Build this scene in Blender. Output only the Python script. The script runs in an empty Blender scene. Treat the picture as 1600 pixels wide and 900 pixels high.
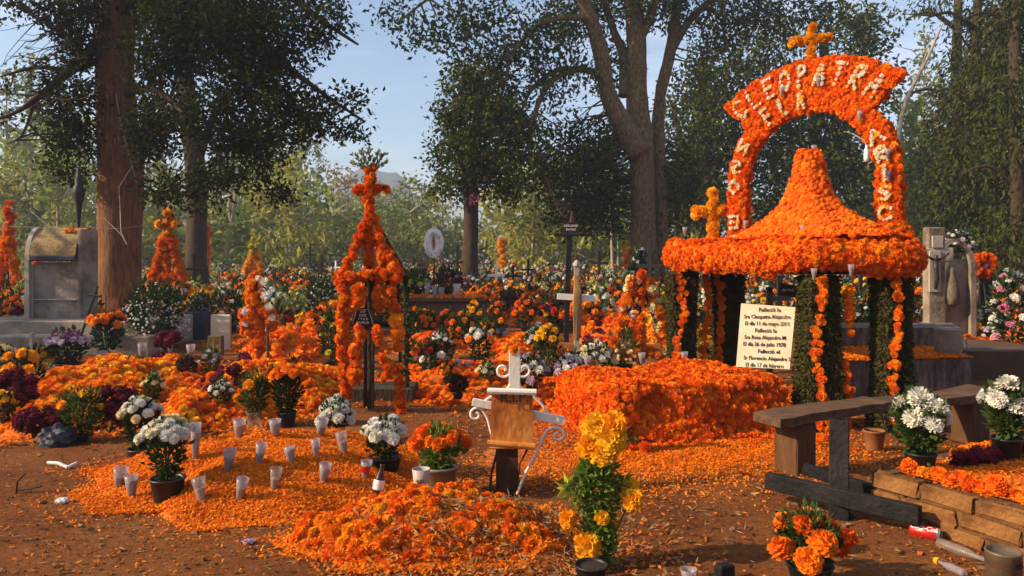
import bpy, math, random
import numpy as np
from mathutils import Vector, Matrix
R = math.radians
HAZE = 0.0013
rng = np.random.default_rng(11)
sc = bpy.context.scene
col = sc.collection
# ------------------------------------------------------------------ camera, world, sun
CAMZ, FPX = 1.6, 1200.0
cam_d = bpy.data.cameras.new('camera'); cam = bpy.data.objects.new('camera', cam_d); col.objects.link(cam)
cam.location = (0, 0, CAMZ); cam.rotation_euler = (R(90), 0, 0)
cam_d.sensor_width = 36; cam_d.lens = 36 * FPX / 1600; cam_d.shift_y = -50 / 1600
cam_d.clip_start = 0.05; cam_d.clip_end = 9000
sc.camera = cam
SUN_EL = R(29); SUN_TO = Vector((-0.978, -0.208, 0)).normalized()
w = bpy.data.worlds.new('World'); sc.world = w; w.use_nodes = True
nt = w.node_tree; nt.nodes.clear()
sky = nt.nodes.new('ShaderNodeTexSky'); sky.sky_type = 'NISHITA'; sky.sun_disc = False
sky.sun_elevation = SUN_EL; sky.sun_rotation = math.atan2(SUN_TO.x, SUN_TO.y)
sky.air_density = 1.0; sky.dust_density = 1.2; sky.ozone_density = 1.6
bg = nt.nodes.new('ShaderNodeBackground'); bg.inputs['Strength'].default_value = 0.14
wo = nt.nodes.new('ShaderNodeOutputWorld')
tcw = nt.nodes.new('ShaderNodeTexCoord'); mpw = nt.nodes.new('ShaderNodeMapping'); mpw.inputs['Scale'].default_value = (1.2, 1.2, 7); mpw.inputs['Rotation'].default_value = (0, R(6), 0)
nzw = nt.nodes.new('ShaderNodeTexNoise'); nzw.inputs['Scale'].default_value = 2.2; nzw.inputs['Detail'].default_value = 7; nzw.inputs['Roughness'].default_value = .6
mrw = nt.nodes.new('ShaderNodeMapRange'); mrw.inputs['From Min'].default_value = .42; mrw.inputs['From Max'].default_value = .78; mrw.inputs['To Max'].default_value = .75
mxw = nt.nodes.new('ShaderNodeMix'); mxw.data_type = 'RGBA'; mxw.inputs[7].default_value = (5.6, 5.9, 6.9, 1)
nt.links.new(tcw.outputs['Generated'], mpw.inputs[0]); nt.links.new(mpw.outputs[0], nzw.inputs['Vector']); nt.links.new(nzw.outputs['Fac'], mrw.inputs['Value']); nt.links.new(mrw.outputs[0], mxw.inputs[0])
nt.links.new(sky.outputs[0], mxw.inputs[6]); nt.links.new(mxw.outputs[2], bg.inputs[0]); nt.links.new(bg.outputs[0], wo.inputs[0])
sl = bpy.data.lights.new('sun', 'SUN'); sl.energy = 5.0; sl.angle = R(0.6); sl.color = (1.0, 0.77, 0.49)
so = bpy.data.objects.new('sun', sl); col.objects.link(so); so.location = (-60, -20, 40)
ld = Vector((-SUN_TO.x * math.cos(SUN_EL), -SUN_TO.y * math.cos(SUN_EL), -math.sin(SUN_EL)))
so.rotation_euler = ld.to_track_quat('-Z', 'Y').to_euler()
vs = sc.view_settings; vs.view_transform = 'Standard'; vs.look = 'None'; vs.exposure = 0.62; vs.gamma = 1; vs.use_curve_mapping = False
cy = sc.cycles; cy.use_denoising = True; cy.max_bounces = 5; cy.diffuse_bounces = 2; cy.glossy_bounces = 2
cy.transmission_bounces = 4; cy.transparent_max_bounces = 6; cy.volume_bounces = 0; cy.caustics_reflective = False; cy.caustics_refractive = False
cy.sample_clamp_indirect = 4

# ------------------------------------------------------------------ placement helpers
def gh(x, y):
    x = np.asarray(x, float); y = np.asarray(y, float)
    near = np.exp(-((np.abs(y) / 60.0) ** 2))
    h = 0.022 * np.sin(x * 1.3 + 0.7 * np.sin(y * 0.9)) * np.cos(y * 1.1 + 0.5) + 0.012 * np.sin(x * 3.1 + y * 2.3) * np.sin(y * 3.7 - x * 1.9)
    return h * near
def at(px, py, Y):                       # pixel of the 1600x900 photo at depth Y
    return Vector(((px - 800) / FPX * Y, Y, CAMZ - (py - 400) / FPX * Y))
def gp(px, py, z=0.0):                   # pixel on the ground (or on a level z)
    Y = (CAMZ - z) * FPX / (py - 400)
    x = (px - 800) / FPX * Y
    return Vector((x, Y, z if z else float(gh(x, Y))))

# ------------------------------------------------------------------ geometry accumulator
class G:
    def __init__(s): s.V = []; s.F = []; s.M = []; s.T = []; s.n = 0
    def add(s, V, F, mat=0, tint=0.0):
        V = np.asarray(V, float).reshape(-1, 3); F = np.asarray(F, np.int64)
        if len(V) == 0 or len(F) == 0: return s
        s.V.append(V); s.F.append(F + s.n); s.M.append(np.full(len(F), mat, np.int32) if np.isscalar(mat) else np.asarray(mat, np.int32))
        s.T.append(np.full(len(V), tint, float) if np.isscalar(tint) else np.asarray(tint, float)); s.n += len(V)
        return s
    def inst(s, t, M3, P, tint=None, mat=0):
        V, F = t[0], t[1]; K = len(P)
        if K == 0: return s
        W = np.einsum('kij,vj->kvi', M3, V) + np.asarray(P)[:, None, :]
        FF = (F[None] + (np.arange(K) * len(V))[:, None, None]).reshape(-1, F.shape[1])
        if tint is None: tint = rng.random(K)
        tt = np.repeat(tint, len(V))
        if len(t) > 2: tt = tt + np.tile(t[2], K)
        mm = mat if (len(t) < 4) else np.tile(t[3], K)
        return s.add(W.reshape(-1, 3), FF, mm, tt)
    def box(s, c, size, rot=None, mat=0, tint=0.0, bev=0.0):
        hx, hy, hz = [a / 2 for a in size]; b = min(bev, hx * .9, hy * .9, hz * .9)
        if b <= 0:
            V = np.array([[x, y, z] for z in (-hz, hz) for x, y in ((-hx, -hy), (hx, -hy), (hx, hy), (-hx, hy))])
            F = [[3, 2, 1, 0], [4, 5, 6, 7], [0, 1, 5, 4], [1, 2, 6, 5], [2, 3, 7, 6], [3, 0, 4, 7]]
            s._pl(V, [F], c, rot, mat, tint)
        else:
            rings = []
            for z, q in ((-hz, b), (-hz + b, 0), (hz - b, 0), (hz, b)):
                x, y = hx - q, hy - q
                k = b * 0.6 if q == 0 else 0
                rings.append([[-x + k, -y, z], [x - k, -y, z], [x, -y + k, z], [x, y - k, z], [x - k, y, z], [-x + k, y, z], [-x, y - k, z], [-x, -y + k, z]])
            V = np.array(rings).reshape(-1, 3); F = []
            for r in range(3):
                for i in range(8):
                    j = (i + 1) % 8; F.append([r * 8 + i, r * 8 + j, r * 8 + 8 + j, r * 8 + 8 + i])
            T = [[24, 24 + i, 25 + i] for i in range(1, 7)] + [[0, i + 1, i] for i in range(1, 7)]
            s._pl(V, [F, T], c, rot, mat, tint)
        return s
    def _pl(s, V, Fs, c, rot, mat, tint):
        if rot is not None:
            m = np.array(rot.to_3x3() if isinstance(rot, Matrix) else Matrix.Rotation(rot, 3, 'Z')); V = V @ m.T
        V = V + np.array(c); n0 = s.n
        s.V.append(V); s.T.append(np.full(len(V), tint, float)); s.n += len(V)
        for F in Fs:
            F = np.asarray(F, np.int64); s.F.append(F + n0); s.M.append(np.full(len(F), mat, np.int32))
    def tube(s, pts, rad, sides=8, mat=0, tint=0.0, noise=0.0, cap=True, sq=False, seed=0):
        P = np.array([tuple(p) for p in pts], float); n = len(P)
        r = np.full(n, rad, float) if np.isscalar(rad) else np.asarray(rad, float)
        T = np.gradient(P, axis=0); T /= np.linalg.norm(T, axis=1)[:, None] + 1e-9
        up = np.array([0, 0, 1.]) if abs(T[0][2]) < .9 else np.array([0, 1., 0])
        A = np.cross(T[0], up); A /= np.linalg.norm(A); fr = []
        for i in range(n):
            A = A - T[i] * A.dot(T[i]); A /= np.linalg.norm(A) + 1e-9; fr.append((A.copy(), np.cross(T[i], A)))
        a = np.arange(sides) / sides * 2 * np.pi + (np.pi / 4 if sq else 0)
        rr = np.random.default_rng(seed + 5)
        ph = rr.random(6) * 6.28
        V = []
        for i in range(n):
            k = 1 + (noise * (np.sin(a * 3 + ph[0] + i * .35) * .5 + np.sin(a * 5 + ph[1] - i * .6) * .35 + (rr.random(sides) - .5) * .9) if noise else 0)
            V.append(P[i] + r[i] * (np.outer(np.cos(a) * k, fr[i][0]) + np.outer(np.sin(a) * k, fr[i][1])))
        V = np.concatenate(V); F = []
        i = np.arange(n - 1)[:, None] * sides; j = np.arange(sides)[None]; j2 = (j + 1) % sides
        F = np.stack([i + j, i + j2, i + sides + j2, i + sides + j], -1).reshape(-1, 4)
        n0 = s.n; s.add(V, F, mat, tint)
        if cap:
            ft = [[n0, n0 + q + 1, n0 + q] for q in range(1, sides - 1)] + [[s.n - sides, s.n - sides + q, s.n - sides + q + 1] for q in range(1, sides - 1)]
            s.F.append(np.array(ft)); s.M.append(np.full(len(ft), mat, np.int32))
        return s
    def lathe(s, c, prof, seg=16, mat=0, tint=0.0, rot=None, capb=True):
        a = np.arange(seg) / seg * 2 * np.pi; V = []
        for r, z in prof: V.append(np.stack([r * np.cos(a), r * np.sin(a), np.full(seg, z)], 1))
        V = np.concatenate(V)
        if rot is not None: V = V @ np.array(rot.to_3x3()).T
        V = V + np.array(c); n = len(prof)
        i = np.arange(n - 1)[:, None] * seg; j = np.arange(seg)[None]; j2 = (j + 1) % seg
        s.add(V, np.stack([i + j, i + j2, i + seg + j2, i + seg + j], -1).reshape(-1, 4), mat, tint)
        return s
    def build(s, name, mats, parent=None, smooth=False, loc=None):
        me = bpy.data.meshes.new(name)
        if s.n:
            V = np.concatenate(s.V); me.vertices.add(len(V)); me.vertices.foreach_set('co', V.ravel())
            tot = sum(f.size for f in s.F); nf = sum(len(f) for f in s.F)
            me.loops.add(tot); me.polygons.add(nf)
            me.loops.foreach_set('vertex_index', np.concatenate([f.ravel() for f in s.F]).astype(np.int32))
            ks = np.concatenate([np.full(len(f), f.shape[1]) for f in s.F])
            me.polygons.foreach_set('loop_start', (np.cumsum(ks) - ks).astype(np.int32))
            me.polygons.foreach_set('material_index', np.concatenate(s.M))
            me.polygons.foreach_set('use_smooth', np.full(nf, smooth))
            at_ = me.attributes.new('tint', 'FLOAT', 'POINT'); at_.data.foreach_set('value', np.concatenate(s.T))
            me.update(calc_edges=True)
        for m in (mats if isinstance(mats, (list, tuple)) else [mats]): me.materials.append(m)
        return link(name, me, parent, loc)
def link(name, me, parent=None, loc=None):
    o = bpy.data.objects.new(name, me); col.objects.link(o)
    if parent is not None:
        o.parent = parent
        base = Vector(parent.get('_w', (0, 0, 0)))
        o.location = (Vector(loc) - base) if loc is not None else -base      # geometry given in world coordinates
    elif loc is not None: o.location = loc
    return o
def thing(name, label, cat, loc=(0, 0, 0), group=None):
    loc = tuple(float(v) for v in loc); o = bpy.data.objects.new(name, None); col.objects.link(o); o.location = loc
    o.empty_display_size = .1; o['_w'] = tuple(loc); o['label'] = label; o['category'] = cat
    if group: o['group'] = group
    return o
def sub(o):                               # lets a built part parent its own sub-parts in world coordinates
    o['_w'] = (0, 0, 0) if o.parent is None else tuple(Vector(o.location) + Vector(o.parent.get('_w', (0, 0, 0)))); return o
def tag(o, label=None, cat=None, group=None, kind=None):
    for k, v in (('label', label), ('category', cat), ('group', group), ('kind', kind)):
        if v: o[k] = v
    return o

# ------------------------------------------------------------------ materials
def newmat(name):
    m = bpy.data.materials.new(name); m.use_nodes = True; return m, m.node_tree, m.node_tree.nodes['Principled BSDF']
def N(nt, t, **kw):
    n = nt.nodes.new(t)
    for k, v in kw.items(): setattr(n, k, v)
    return n
def ramp(nt, cols):
    r = N(nt, 'ShaderNodeValToRGB'); e = r.color_ramp.elements
    while len(e) < len(cols): e.new(.5)
    for i, (p, c) in enumerate(cols): e[i].position = p; e[i].color = (*c, 1)
    return r
def solid(name, c1, c2=None, scale=6, rough=.8, bump=0.0, bscale=None, metal=0, spec=.3, detail=6, c3=None, stretch=None, pos=(.32, .68)):
    m, nt, b = newmat(name)
    tc = N(nt, 'ShaderNodeTexCoord'); n = N(nt, 'ShaderNodeTexNoise'); n.inputs['Scale'].default_value = scale; n.inputs['Detail'].default_value = detail; n.inputs['Roughness'].default_value = .65
    src = tc.outputs['Object']
    if stretch:
        mp = N(nt, 'ShaderNodeMapping'); mp.inputs['Scale'].default_value = stretch; nt.links.new(src, mp.inputs[0]); src = mp.outputs[0]
    nt.links.new(src, n.inputs['Vector'])
    c2 = c2 or tuple(x * .6 for x in c1)
    st = [(pos[0], c2), (pos[1], c1)]
    if c3: st = [(pos[0], c2), ((pos[0] + pos[1]) / 2, c1), (pos[1], c3)]
    r = ramp(nt, st); nt.links.new(n.outputs['Fac'], r.inputs[0]); nt.links.new(r.outputs[0], b.inputs['Base Color'])
    b.inputs['Roughness'].default_value = rough; b.inputs['Metallic'].default_value = metal; b.inputs['Specular IOR Level'].default_value = spec
    if bump:
        n2 = N(nt, 'ShaderNodeTexNoise'); n2.inputs['Scale'].default_value = bscale or scale * 4; n2.inputs['Detail'].default_value = 5
        nt.links.new(src, n2.inputs['Vector'])
        bp = N(nt, 'ShaderNodeBump'); bp.inputs['Strength'].default_value = bump; bp.inputs['Distance'].default_value = .02
        nt.links.new(n2.outputs['Fac'], bp.inputs['Height']); nt.links.new(bp.outputs[0], b.inputs['Normal'])
    return m
def tinted(name, cols, rough=.75, trans=.25, spec=.15):
    """petal / leaf material: colour picked per piece by the 'tint' attribute plus the object's random number"""
    m, nt, b = newmat(name)
    a = N(nt, 'ShaderNodeAttribute'); a.attribute_name = 'tint'
    oi = N(nt, 'ShaderNodeObjectInfo')
    ad = N(nt, 'ShaderNodeMath', operation='ADD'); fr = N(nt, 'ShaderNodeMath', operation='FRACT')
    nt.links.new(a.outputs['Fac'], ad.inputs[0]); nt.links.new(oi.outputs['Random'], ad.inputs[1]); nt.links.new(ad.outputs[0], fr.inputs[0])
    k = len(cols); r = ramp(nt, [((i + .5) / k, c) for i, c in enumerate(cols)]); nt.links.new(fr.outputs[0], r.inputs[0])
    nt.links.new(r.outputs[0], b.inputs['Base Color']); b.inputs['Roughness'].default_value = rough; b.inputs['Specular IOR Level'].default_value = spec
    if trans:
        t = N(nt, 'ShaderNodeBsdfTranslucent'); nt.links.new(r.outputs[0], t.inputs[0])
        mx = N(nt, 'ShaderNodeMixShader'); mx.inputs[0].default_value = trans
        nt.links.new(b.outputs[0], mx.inputs[1]); nt.links.new(t.outputs[0], mx.inputs[2])
        nt.links.new(mx.outputs[0], nt.nodes['Material Output'].inputs['Surface'])
    return m
M = {}
M['orange'] = tinted('marigold_orange', [(.92, .265, .006), (.90, .21, .005), (.94, .34, .009), (.86, .17, .005), (.78, .15, .006)])
M['deep'] = tinted('marigold_deep_orange', [(.90, .172, .005), (.86, .135, .004), (.93, .215, .006), (.86, .15, .004), (.74, .10, .005)])
M['gold'] = tinted('marigold_gold', [(.95, .42, .01), (.92, .34, .006), (.95, .50, .02)])
M['yellow'] = tinted('marigold_yellow', [(.92, .50, .012), (.90, .44, .01), (.93, .56, .02)])
M['white'] = tinted('white_petals', [(.82, .80, .72), (.85, .84, .80), (.78, .75, .60), (.84, .82, .76)])
M['cream'] = tinted('cream_petals', [(.80, .70, .40), (.84, .66, .26), (.78, .74, .56)])
M['lilac'] = tinted('lilac_petals', [(.55, .42, .50), (.62, .52, .58), (.45, .30, .42)])
M['pink'] = tinted('pink_petals', [(.62, .18, .30), (.70, .35, .42), (.55, .10, .25)])
M['purple'] = tinted('purple_petals', [(.22, .06, .16), (.32, .12, .25), (.42, .25, .36)])
M['wine'] = tinted('wine_red_petals', [(.13, .008, .025), (.18, .012, .03), (.09, .006, .02)], trans=.1)
M['red'] = tinted('red_petals', [(.55, .03, .02), (.42, .02, .02)])
M['lime'] = tinted('lime_petals', [(.50, .50, .06), (.60, .52, .05)])
M['petal'] = tinted('loose_orange_petals', [(.92, .23, .005), (.93, .28, .007), (.86, .16, .005), (.92, .34, .010), (.55, .10, .01), (.88, .19, .005)])
M['drypetal'] = tinted('dry_petals', [(.62, .14, .012), (.40, .10, .02), (.70, .24, .03), (.30, .12, .04)])
M['leaf'] = tinted('plant_leaves', [(.045, .085, .018), (.07, .12, .025), (.03, .06, .015), (.09, .14, .03)], trans=.3)
M['leafdk'] = tinted('dark_plant_leaves', [(.03, .055, .018), (.045, .08, .02), (.02, .04, .012)], trans=.25)
M['leaflt'] = tinted('light_plant_leaves', [(.16, .25, .035), (.22, .31, .05), (.11, .18, .03)], trans=.35)
M['moss'] = tinted('moss_sprigs', [(.07, .065, .012), (.05, .052, .012), (.10, .08, .016), (.03, .034, .008)], trans=.1)
M['treeleaf'] = tinted('tree_leaves', [(.022, .030, .006), (.032, .042, .008), (.065, .072, .012), (.014, .019, .004)], trans=.25, rough=.7, spec=.05)
M['treeleaf2'] = tinted('oak_leaves', [(.046, .062, .010), (.07, .088, .014), (.14, .155, .022), (.026, .036, .007)], trans=.3, rough=.7, spec=.05)
M['conifer'] = tinted('conifer_needles', [(.05, .062, .012), (.034, .044, .009), (.10, .108, .018), (.02, .027, .006)], trans=.2)
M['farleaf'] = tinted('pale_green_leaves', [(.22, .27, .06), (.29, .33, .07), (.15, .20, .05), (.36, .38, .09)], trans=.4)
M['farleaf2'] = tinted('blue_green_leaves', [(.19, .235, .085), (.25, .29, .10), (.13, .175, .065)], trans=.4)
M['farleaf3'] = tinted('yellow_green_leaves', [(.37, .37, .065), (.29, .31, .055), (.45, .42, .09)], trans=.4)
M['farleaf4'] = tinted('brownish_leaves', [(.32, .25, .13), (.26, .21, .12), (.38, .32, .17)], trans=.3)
M['bark_red'] = solid('reddish_bark', (.19, .082, .032), (.07, .034, .019), 3, .9, 1.0, 9, stretch=(6, 6, .8), c3=(.28, .13, .05))
M['bark'] = solid('grey_brown_bark', (.16, .105, .042), (.042, .030, .016), 5, .9, 1.0, 10, stretch=(3, 3, 1.2), c3=(.27, .20, .10))
M['bark_dark'] = solid('dark_bark', (.080, .050, .028), (.030, .021, .014), 5, .9, .8, 14, stretch=(3, 3, .8))
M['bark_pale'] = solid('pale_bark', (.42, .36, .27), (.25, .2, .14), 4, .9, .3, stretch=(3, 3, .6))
M['wood_dark'] = solid('dark_painted_wood', (.013, .012, .013), (.008, .007, .008), 5, .7, .5, 30, stretch=(1, 1, 1), c3=(.03, .025, .022), spec=.2)
M['wood'] = solid('weathered_wood', (.115, .060, .030), (.05, .028, .016), 4, .85, .6, 14, stretch=(1.2, 7, 7), c3=(.18, .105, .058))
M['woodblock'] = solid('wood_block', (.15, .068, .025), (.075, .036, .014), 4, .85, .6, 12, stretch=(6, 6, 1))
M['black'] = solid('black_plastic', (.018, .018, .022), (.012, .012, .014), 8, .45, spec=.4)
M['iron_white'] = solid('white_painted_iron', (.80, .77, .68), (.62, .52, .38), 9, .5, .15, 40, pos=(.25, .42))
M['iron_black'] = solid('black_iron', (.02, .02, .024), (.03, .022, .018), 12, .55, .2, 40)
M['rust'] = solid('rusty_plate', (.60, .19, .03), (.34, .09, .018), 6, .75, .3, 30, c3=(.66, .30, .07), stretch=(1, 1, .6))
M['rustdk'] = solid('dark_rust', (.085, .036, .018), (.04, .02, .012), 9, .8, .4, 30)
M['cement'] = solid('grey_cement', (.27, .215, .165), (.13, .10, .075), 2.2, .9, .6, 20, c3=(.36, .30, .235), pos=(.36, .66))
M['cement_lt'] = solid('pale_plaster', (.50, .45, .37), (.36, .31, .25), 3, .9, .25, 24)
M['cement_dk'] = solid('stained_concrete', (.15, .112, .085), (.055, .042, .034), 3, .9, .8, 18, stretch=(5, 5, 1.4), c3=(.26, .21, .17))
M['brownslab'] = solid('brown_painted_cement', (.13, .07, .04), (.08, .045, .03), 3, .7, .3)
M['mosaic'] = solid('mosaic_roof', (.30, .20, .08), (.12, .09, .04), 22, .7, .4, 60, c3=(.45, .26, .10))
M['brick'] = solid('adobe_brick', (.20, .082, .022), (.075, .034, .013), 3.2, .92, 1.0, 34, c3=(.29, .135, .04), pos=(.38, .64))
M['mortar'] = solid('mortar', (.19, .085, .03), (.11, .05, .02), 8, .95, .6)
M['terracotta'] = solid('clay_pot', (.30, .12, .045), (.18, .07, .03), 6, .8, .2)
M['tin'] = solid('galvanised_tin', (.42, .38, .33), (.26, .22, .18), 7, .4, .2, 20, metal=.5)
M['tindk'] = solid('dull_tin', (.20, .14, .09), (.12, .08, .05), 7, .5, .2, 20, metal=.4)
M['board'] = solid('cream_board', (.66, .58, .43), (.56, .47, .33), 3, .7)
M['ink'] = solid('black_ink', (.015, .012, .012), (.02, .015, .015), 3, .8)
M['whitepaint'] = solid('white_lettering', (.78, .77, .74), None, 3, .7, pos=(0, .01))
M['canred'] = solid('red_can', (.55, .02, .015), (.5, .02, .015), 3, .3, metal=.3, spec=.5)
M['canwhite'] = solid('can_white_print', (.8, .78, .78), (.78, .75, .75), 3, .35)
M['alu'] = solid('aluminium', (.6, .58, .56), (.5, .48, .46), 8, .3, metal=.8)
M['wax'] = solid('candle_wax', (.50, .42, .37), (.42, .34, .29), 5, .5)
M['paper'] = solid('litter_paper', (.72, .70, .70), (.5, .5, .52), 20, .8)
M['soil'] = solid('pot_soil', (.045, .028, .018), (.03, .02, .014), 15, .95, .6)
M['violet'] = solid('violet_print', (.25, .12, .25), (.4, .3, .4), 12, .6)
M['blueplaque'] = solid('blue_plaque', (.045, .05, .075), (.03, .035, .05), 6, .6)
M['christ'] = solid('bronze_figure', (.07, .05, .04), (.045, .035, .03), 10, .5, metal=.4)
M['cork'] = solid('dried_straw', (.38, .24, .10), (.24, .14, .06), 9, .9)
def plastic(name, c, tr=.5, alpha=.0):
    m, nt, b = newmat(name); b.inputs['Base Color'].default_value = (*c, 1); b.inputs['Roughness'].default_value = .3
    t = N(nt, 'ShaderNodeBsdfTranslucent'); t.inputs[0].default_value = (*c, 1)
    tp = N(nt, 'ShaderNodeBsdfTransparent')
    m1 = N(nt, 'ShaderNodeMixShader'); m1.inputs[0].default_value = tr
    m2 = N(nt, 'ShaderNodeMixShader'); m2.inputs[0].default_value = alpha
    nt.links.new(b.outputs[0], m1.inputs[1]); nt.links.new(t.outputs[0], m1.inputs[2])
    nt.links.new(m1.outputs[0], m2.inputs[1]); nt.links.new(tp.outputs[0], m2.inputs[2])
    nt.links.new(m2.outputs[0], nt.nodes['Material Output'].inputs['Surface']); return m
M['cup'] = plastic('frosted_glass', (.50, .44, .47), .35, .5)
M['cupclear'] = plastic('clear_glass', (.45, .38, .34), .2, .68)
M['bottle'] = plastic('dark_bottle_glass', (.05, .03, .02), .1, .2)

# ground: reddish earth with random darker patches, straw and petal dust
m, nt, b = newmat('red_earth'); M['earth'] = m
tc = N(nt, 'ShaderNodeTexCoord')
def noi(scale, det=6, rough=.6):
    n = N(nt, 'ShaderNodeTexNoise'); n.inputs['Scale'].default_value = scale; n.inputs['Detail'].default_value = det; n.inputs['Roughness'].default_value = rough
    nt.links.new(tc.outputs['Object'], n.inputs['Vector']); return n
n1 = noi(.8); r1 = ramp(nt, [(.3, (.14, .047, .017)), (.5, (.26, .090, .027)), (.72, (.38, .15, .045))]); nt.links.new(n1.outputs['Fac'], r1.inputs[0])
n2 = noi(24, 8, .75); r2 = ramp(nt, [(.30, (.45, .45, .45)), (.5, (.95, .95, .95)), (.75, (1.4, 1.3, 1.2))]); nt.links.new(n2.outputs['Fac'], r2.inputs[0])
mu = N(nt, 'ShaderNodeMix', data_type='RGBA', blend_type='MULTIPLY'); mu.inputs[0].default_value = 1
nt.links.new(r1.outputs[0], mu.inputs[6]); nt.links.new(r2.outputs[0], mu.inputs[7]); nt.links.new(mu.outputs[2], b.inputs['Base Color'])
b.inputs['Roughness'].default_value = .95; b.inputs['Specular IOR Level'].default_value = .1
n3 = noi(34, 8, .8); bp = N(nt, 'ShaderNodeBump'); bp.inputs['Strength'].default_value = 1.0; bp.inputs['Distance'].default_value = .035
n4 = noi(7, 6, .6); ma = N(nt, 'ShaderNodeMath', operation='ADD'); nt.links.new(n3.outputs['Fac'], ma.inputs[0]); nt.links.new(n4.outputs['Fac'], ma.inputs[1])
nt.links.new(ma.outputs[0], bp.inputs['Height']); nt.links.new(bp.outputs[0], b.inputs['Normal'])
M['hill'] = solid('far_hills', (.10, .11, .07), (.07, .08, .06), .01, .95)
# ------------------------------------------------------------------ templates
def ico(sub_):
    import bmesh
    bm = bmesh.new(); bmesh.ops.create_icosphere(bm, subdivisions=sub_, radius=1)
    V = np.array([v.co[:] for v in bm.verts]); F = np.array([[v.index for v in f.verts] for f in bm.faces]); bm.free(); return V, F
ICO1, ICO2, ICO3 = ico(1), ico(2), ico(3)
def pom(n, seed, wid=.4, zmin=-.45, inner=.45, roll=.6, flare=.0, core=.72, tilt=.15, squash=1.0, segs=1):
    r = np.random.default_rng(seed); Vs = []; Fs = []; T = []; k = 0
    V0, F0 = ICO1 if segs == 1 else ICO2
    Vs.append(V0 * core * np.array([1, 1, squash])); T.append(np.full(len(V0), .0)); Fs.append(np.concatenate([F0, F0[:, 2:3]], 1)); k = len(V0)
    for i in range(n):
        z = 1 - (1 - zmin) * (i + .5) / n; a = i * 2.399963 + r.random() * .3; q = math.sqrt(max(0, 1 - z * z))
        d = np.array([q * math.cos(a), q * math.sin(a), z]); t = np.cross(d, [0, 0, 1.]); t /= np.linalg.norm(t) + 1e-6
        s = np.cross(t, d); ro = (r.random() - .5) * 2 * roll; t = t * math.cos(ro) + s * math.sin(ro)
        L = 1 + (r.random() - .5) * .22; tip = d * L + s * tilt * (r.random() - .3) + np.array([0, 0, flare * q])
        b = d * inner; w_ = wid * (.8 + .4 * r.random())
        nn = np.cross(t, d)
        if segs == 1:
            P = [b - t * w_ * .3, b + t * w_ * .3, tip + t * w_ * .5 + nn * .05, tip - t * w_ * .5 - nn * .05]; f = [[0, 1, 2, 3]]
        else:
            mid = (b + tip) * .5 + nn * .07
            P = [b - t * w_ * .25, b + t * w_ * .25, mid + t * w_ * .5, mid - t * w_ * .5, tip + t * w_ * .42 + nn * .09 * (r.random() - .5), tip - t * w_ * .42 + nn * .09, tip * 1.04]
            f = [[0, 1, 2, 3], [3, 2, 4, 5]]
            P = P[:6]
        Vs.append(np.array(P) * np.array([1, 1, squash])); Fs.append(np.array(f) + k); k += len(P); T.append(np.full(len(P), (r.random() - .5) * .16))
    return np.concatenate(Vs), np.concatenate(Fs), np.concatenate(T)
MARI_H = [pom(90, s, .36, -.35, .5, .5, core=.74, segs=2, squash=.85) for s in (1, 2)]
MARI_M = [pom(34, s, .55, -.3, .5, .6, core=.74, squash=.85) for s in (3, 4)]
MARI_L = [pom(12, s, .8, -.1, .4, .5, core=.8, squash=.85) for s in (5,)]
MUM_H = [pom(130, s, .20, -.4, .3, .5, core=.58, segs=2, squash=.8, tilt=.25) for s in (6, 7)]
MUM_M = [pom(36, s, .26, -.15, .3, .5, core=.5, squash=.7, tilt=.25) for s in (8,)]
CEL = [pom(70, s, .2, -.5, .6, 1.5, core=.85, squash=.8) for s in (9, 10)]
SMALL = [(np.array([[0, 0, 0], [1, 0, .3], [.3, .95, .3], [-.8, .6, .3], [-.8, -.6, .3], [.3, -.95, .3]]), np.array([[0, 1, 2], [0, 2, 3], [0, 3, 4], [0, 4, 5], [0, 5, 1]]))]
LEAF = (np.array([[0, 0, 0], [.25, .45, .10], [0, 1, 0], [-.25, .45, .10]]), np.array([[0, 1, 2], [0, 2, 3]]))
NEEDLE = (np.array([[0, 0, 0], [.16, .5, .05], [0, 1, 0], [-.16, .5, .05]]), np.array([[0, 1, 2], [0, 2, 3]]))
PETAL = (np.array([[-.16, -.55, 0], [.18, -.5, .10], [.34, .5, .26], [-.26, .55, .12]]), np.array([[0, 1, 2, 3]]))
_mesh = {}
def tmesh(key, tmpl, mat):
    k = (key, mat.name)
    if k not in _mesh:
        g = G(); g.add(tmpl[0], tmpl[1], 0, tmpl[2] if len(tmpl) > 2 else 0.0)
        o = g.build(key, mat); _mesh[k] = o.data; bpy.data.objects.remove(o)
    return _mesh[k]
KINDS = {'mari_h': (MARI_H, 'marigold'), 'mari': (MARI_M, 'marigold'), 'mari_l': (MARI_L, 'marigold'), 'mum_h': (MUM_H, 'chrysanthemum'), 'mum': (MUM_M, 'chrysanthemum'), 'cel': (CEL, 'celosia_head')}

def frames(D, spin=None, S=None, axis=2):
    """K rotation-scale matrices taking local z (axis=2) or y (axis=1) to direction D"""
    D = np.asarray(D, float); D = D / (np.linalg.norm(D, axis=1)[:, None] + 1e-9); K = len(D)
    h = np.where(np.abs(D[:, 2:3]) > .95, np.array([[1., 0, 0]]), np.array([[0, 0, 1.]]))
    A = np.cross(h, D); A /= np.linalg.norm(A, axis=1)[:, None] + 1e-9; B = np.cross(D, A)
    if spin is None: spin = rng.random(K) * 6.2832
    c, s = np.cos(spin)[:, None], np.sin(spin)[:, None]
    A2 = A * c + B * s; B2 = -A * s + B * c
    Mx = np.stack([A2, B2, D], -1) if axis == 2 else np.stack([A2, D, -B2], -1)
    if S is not None: Mx = Mx * np.asarray(S, float).reshape(-1, 1, 1)
    return Mx

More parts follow.
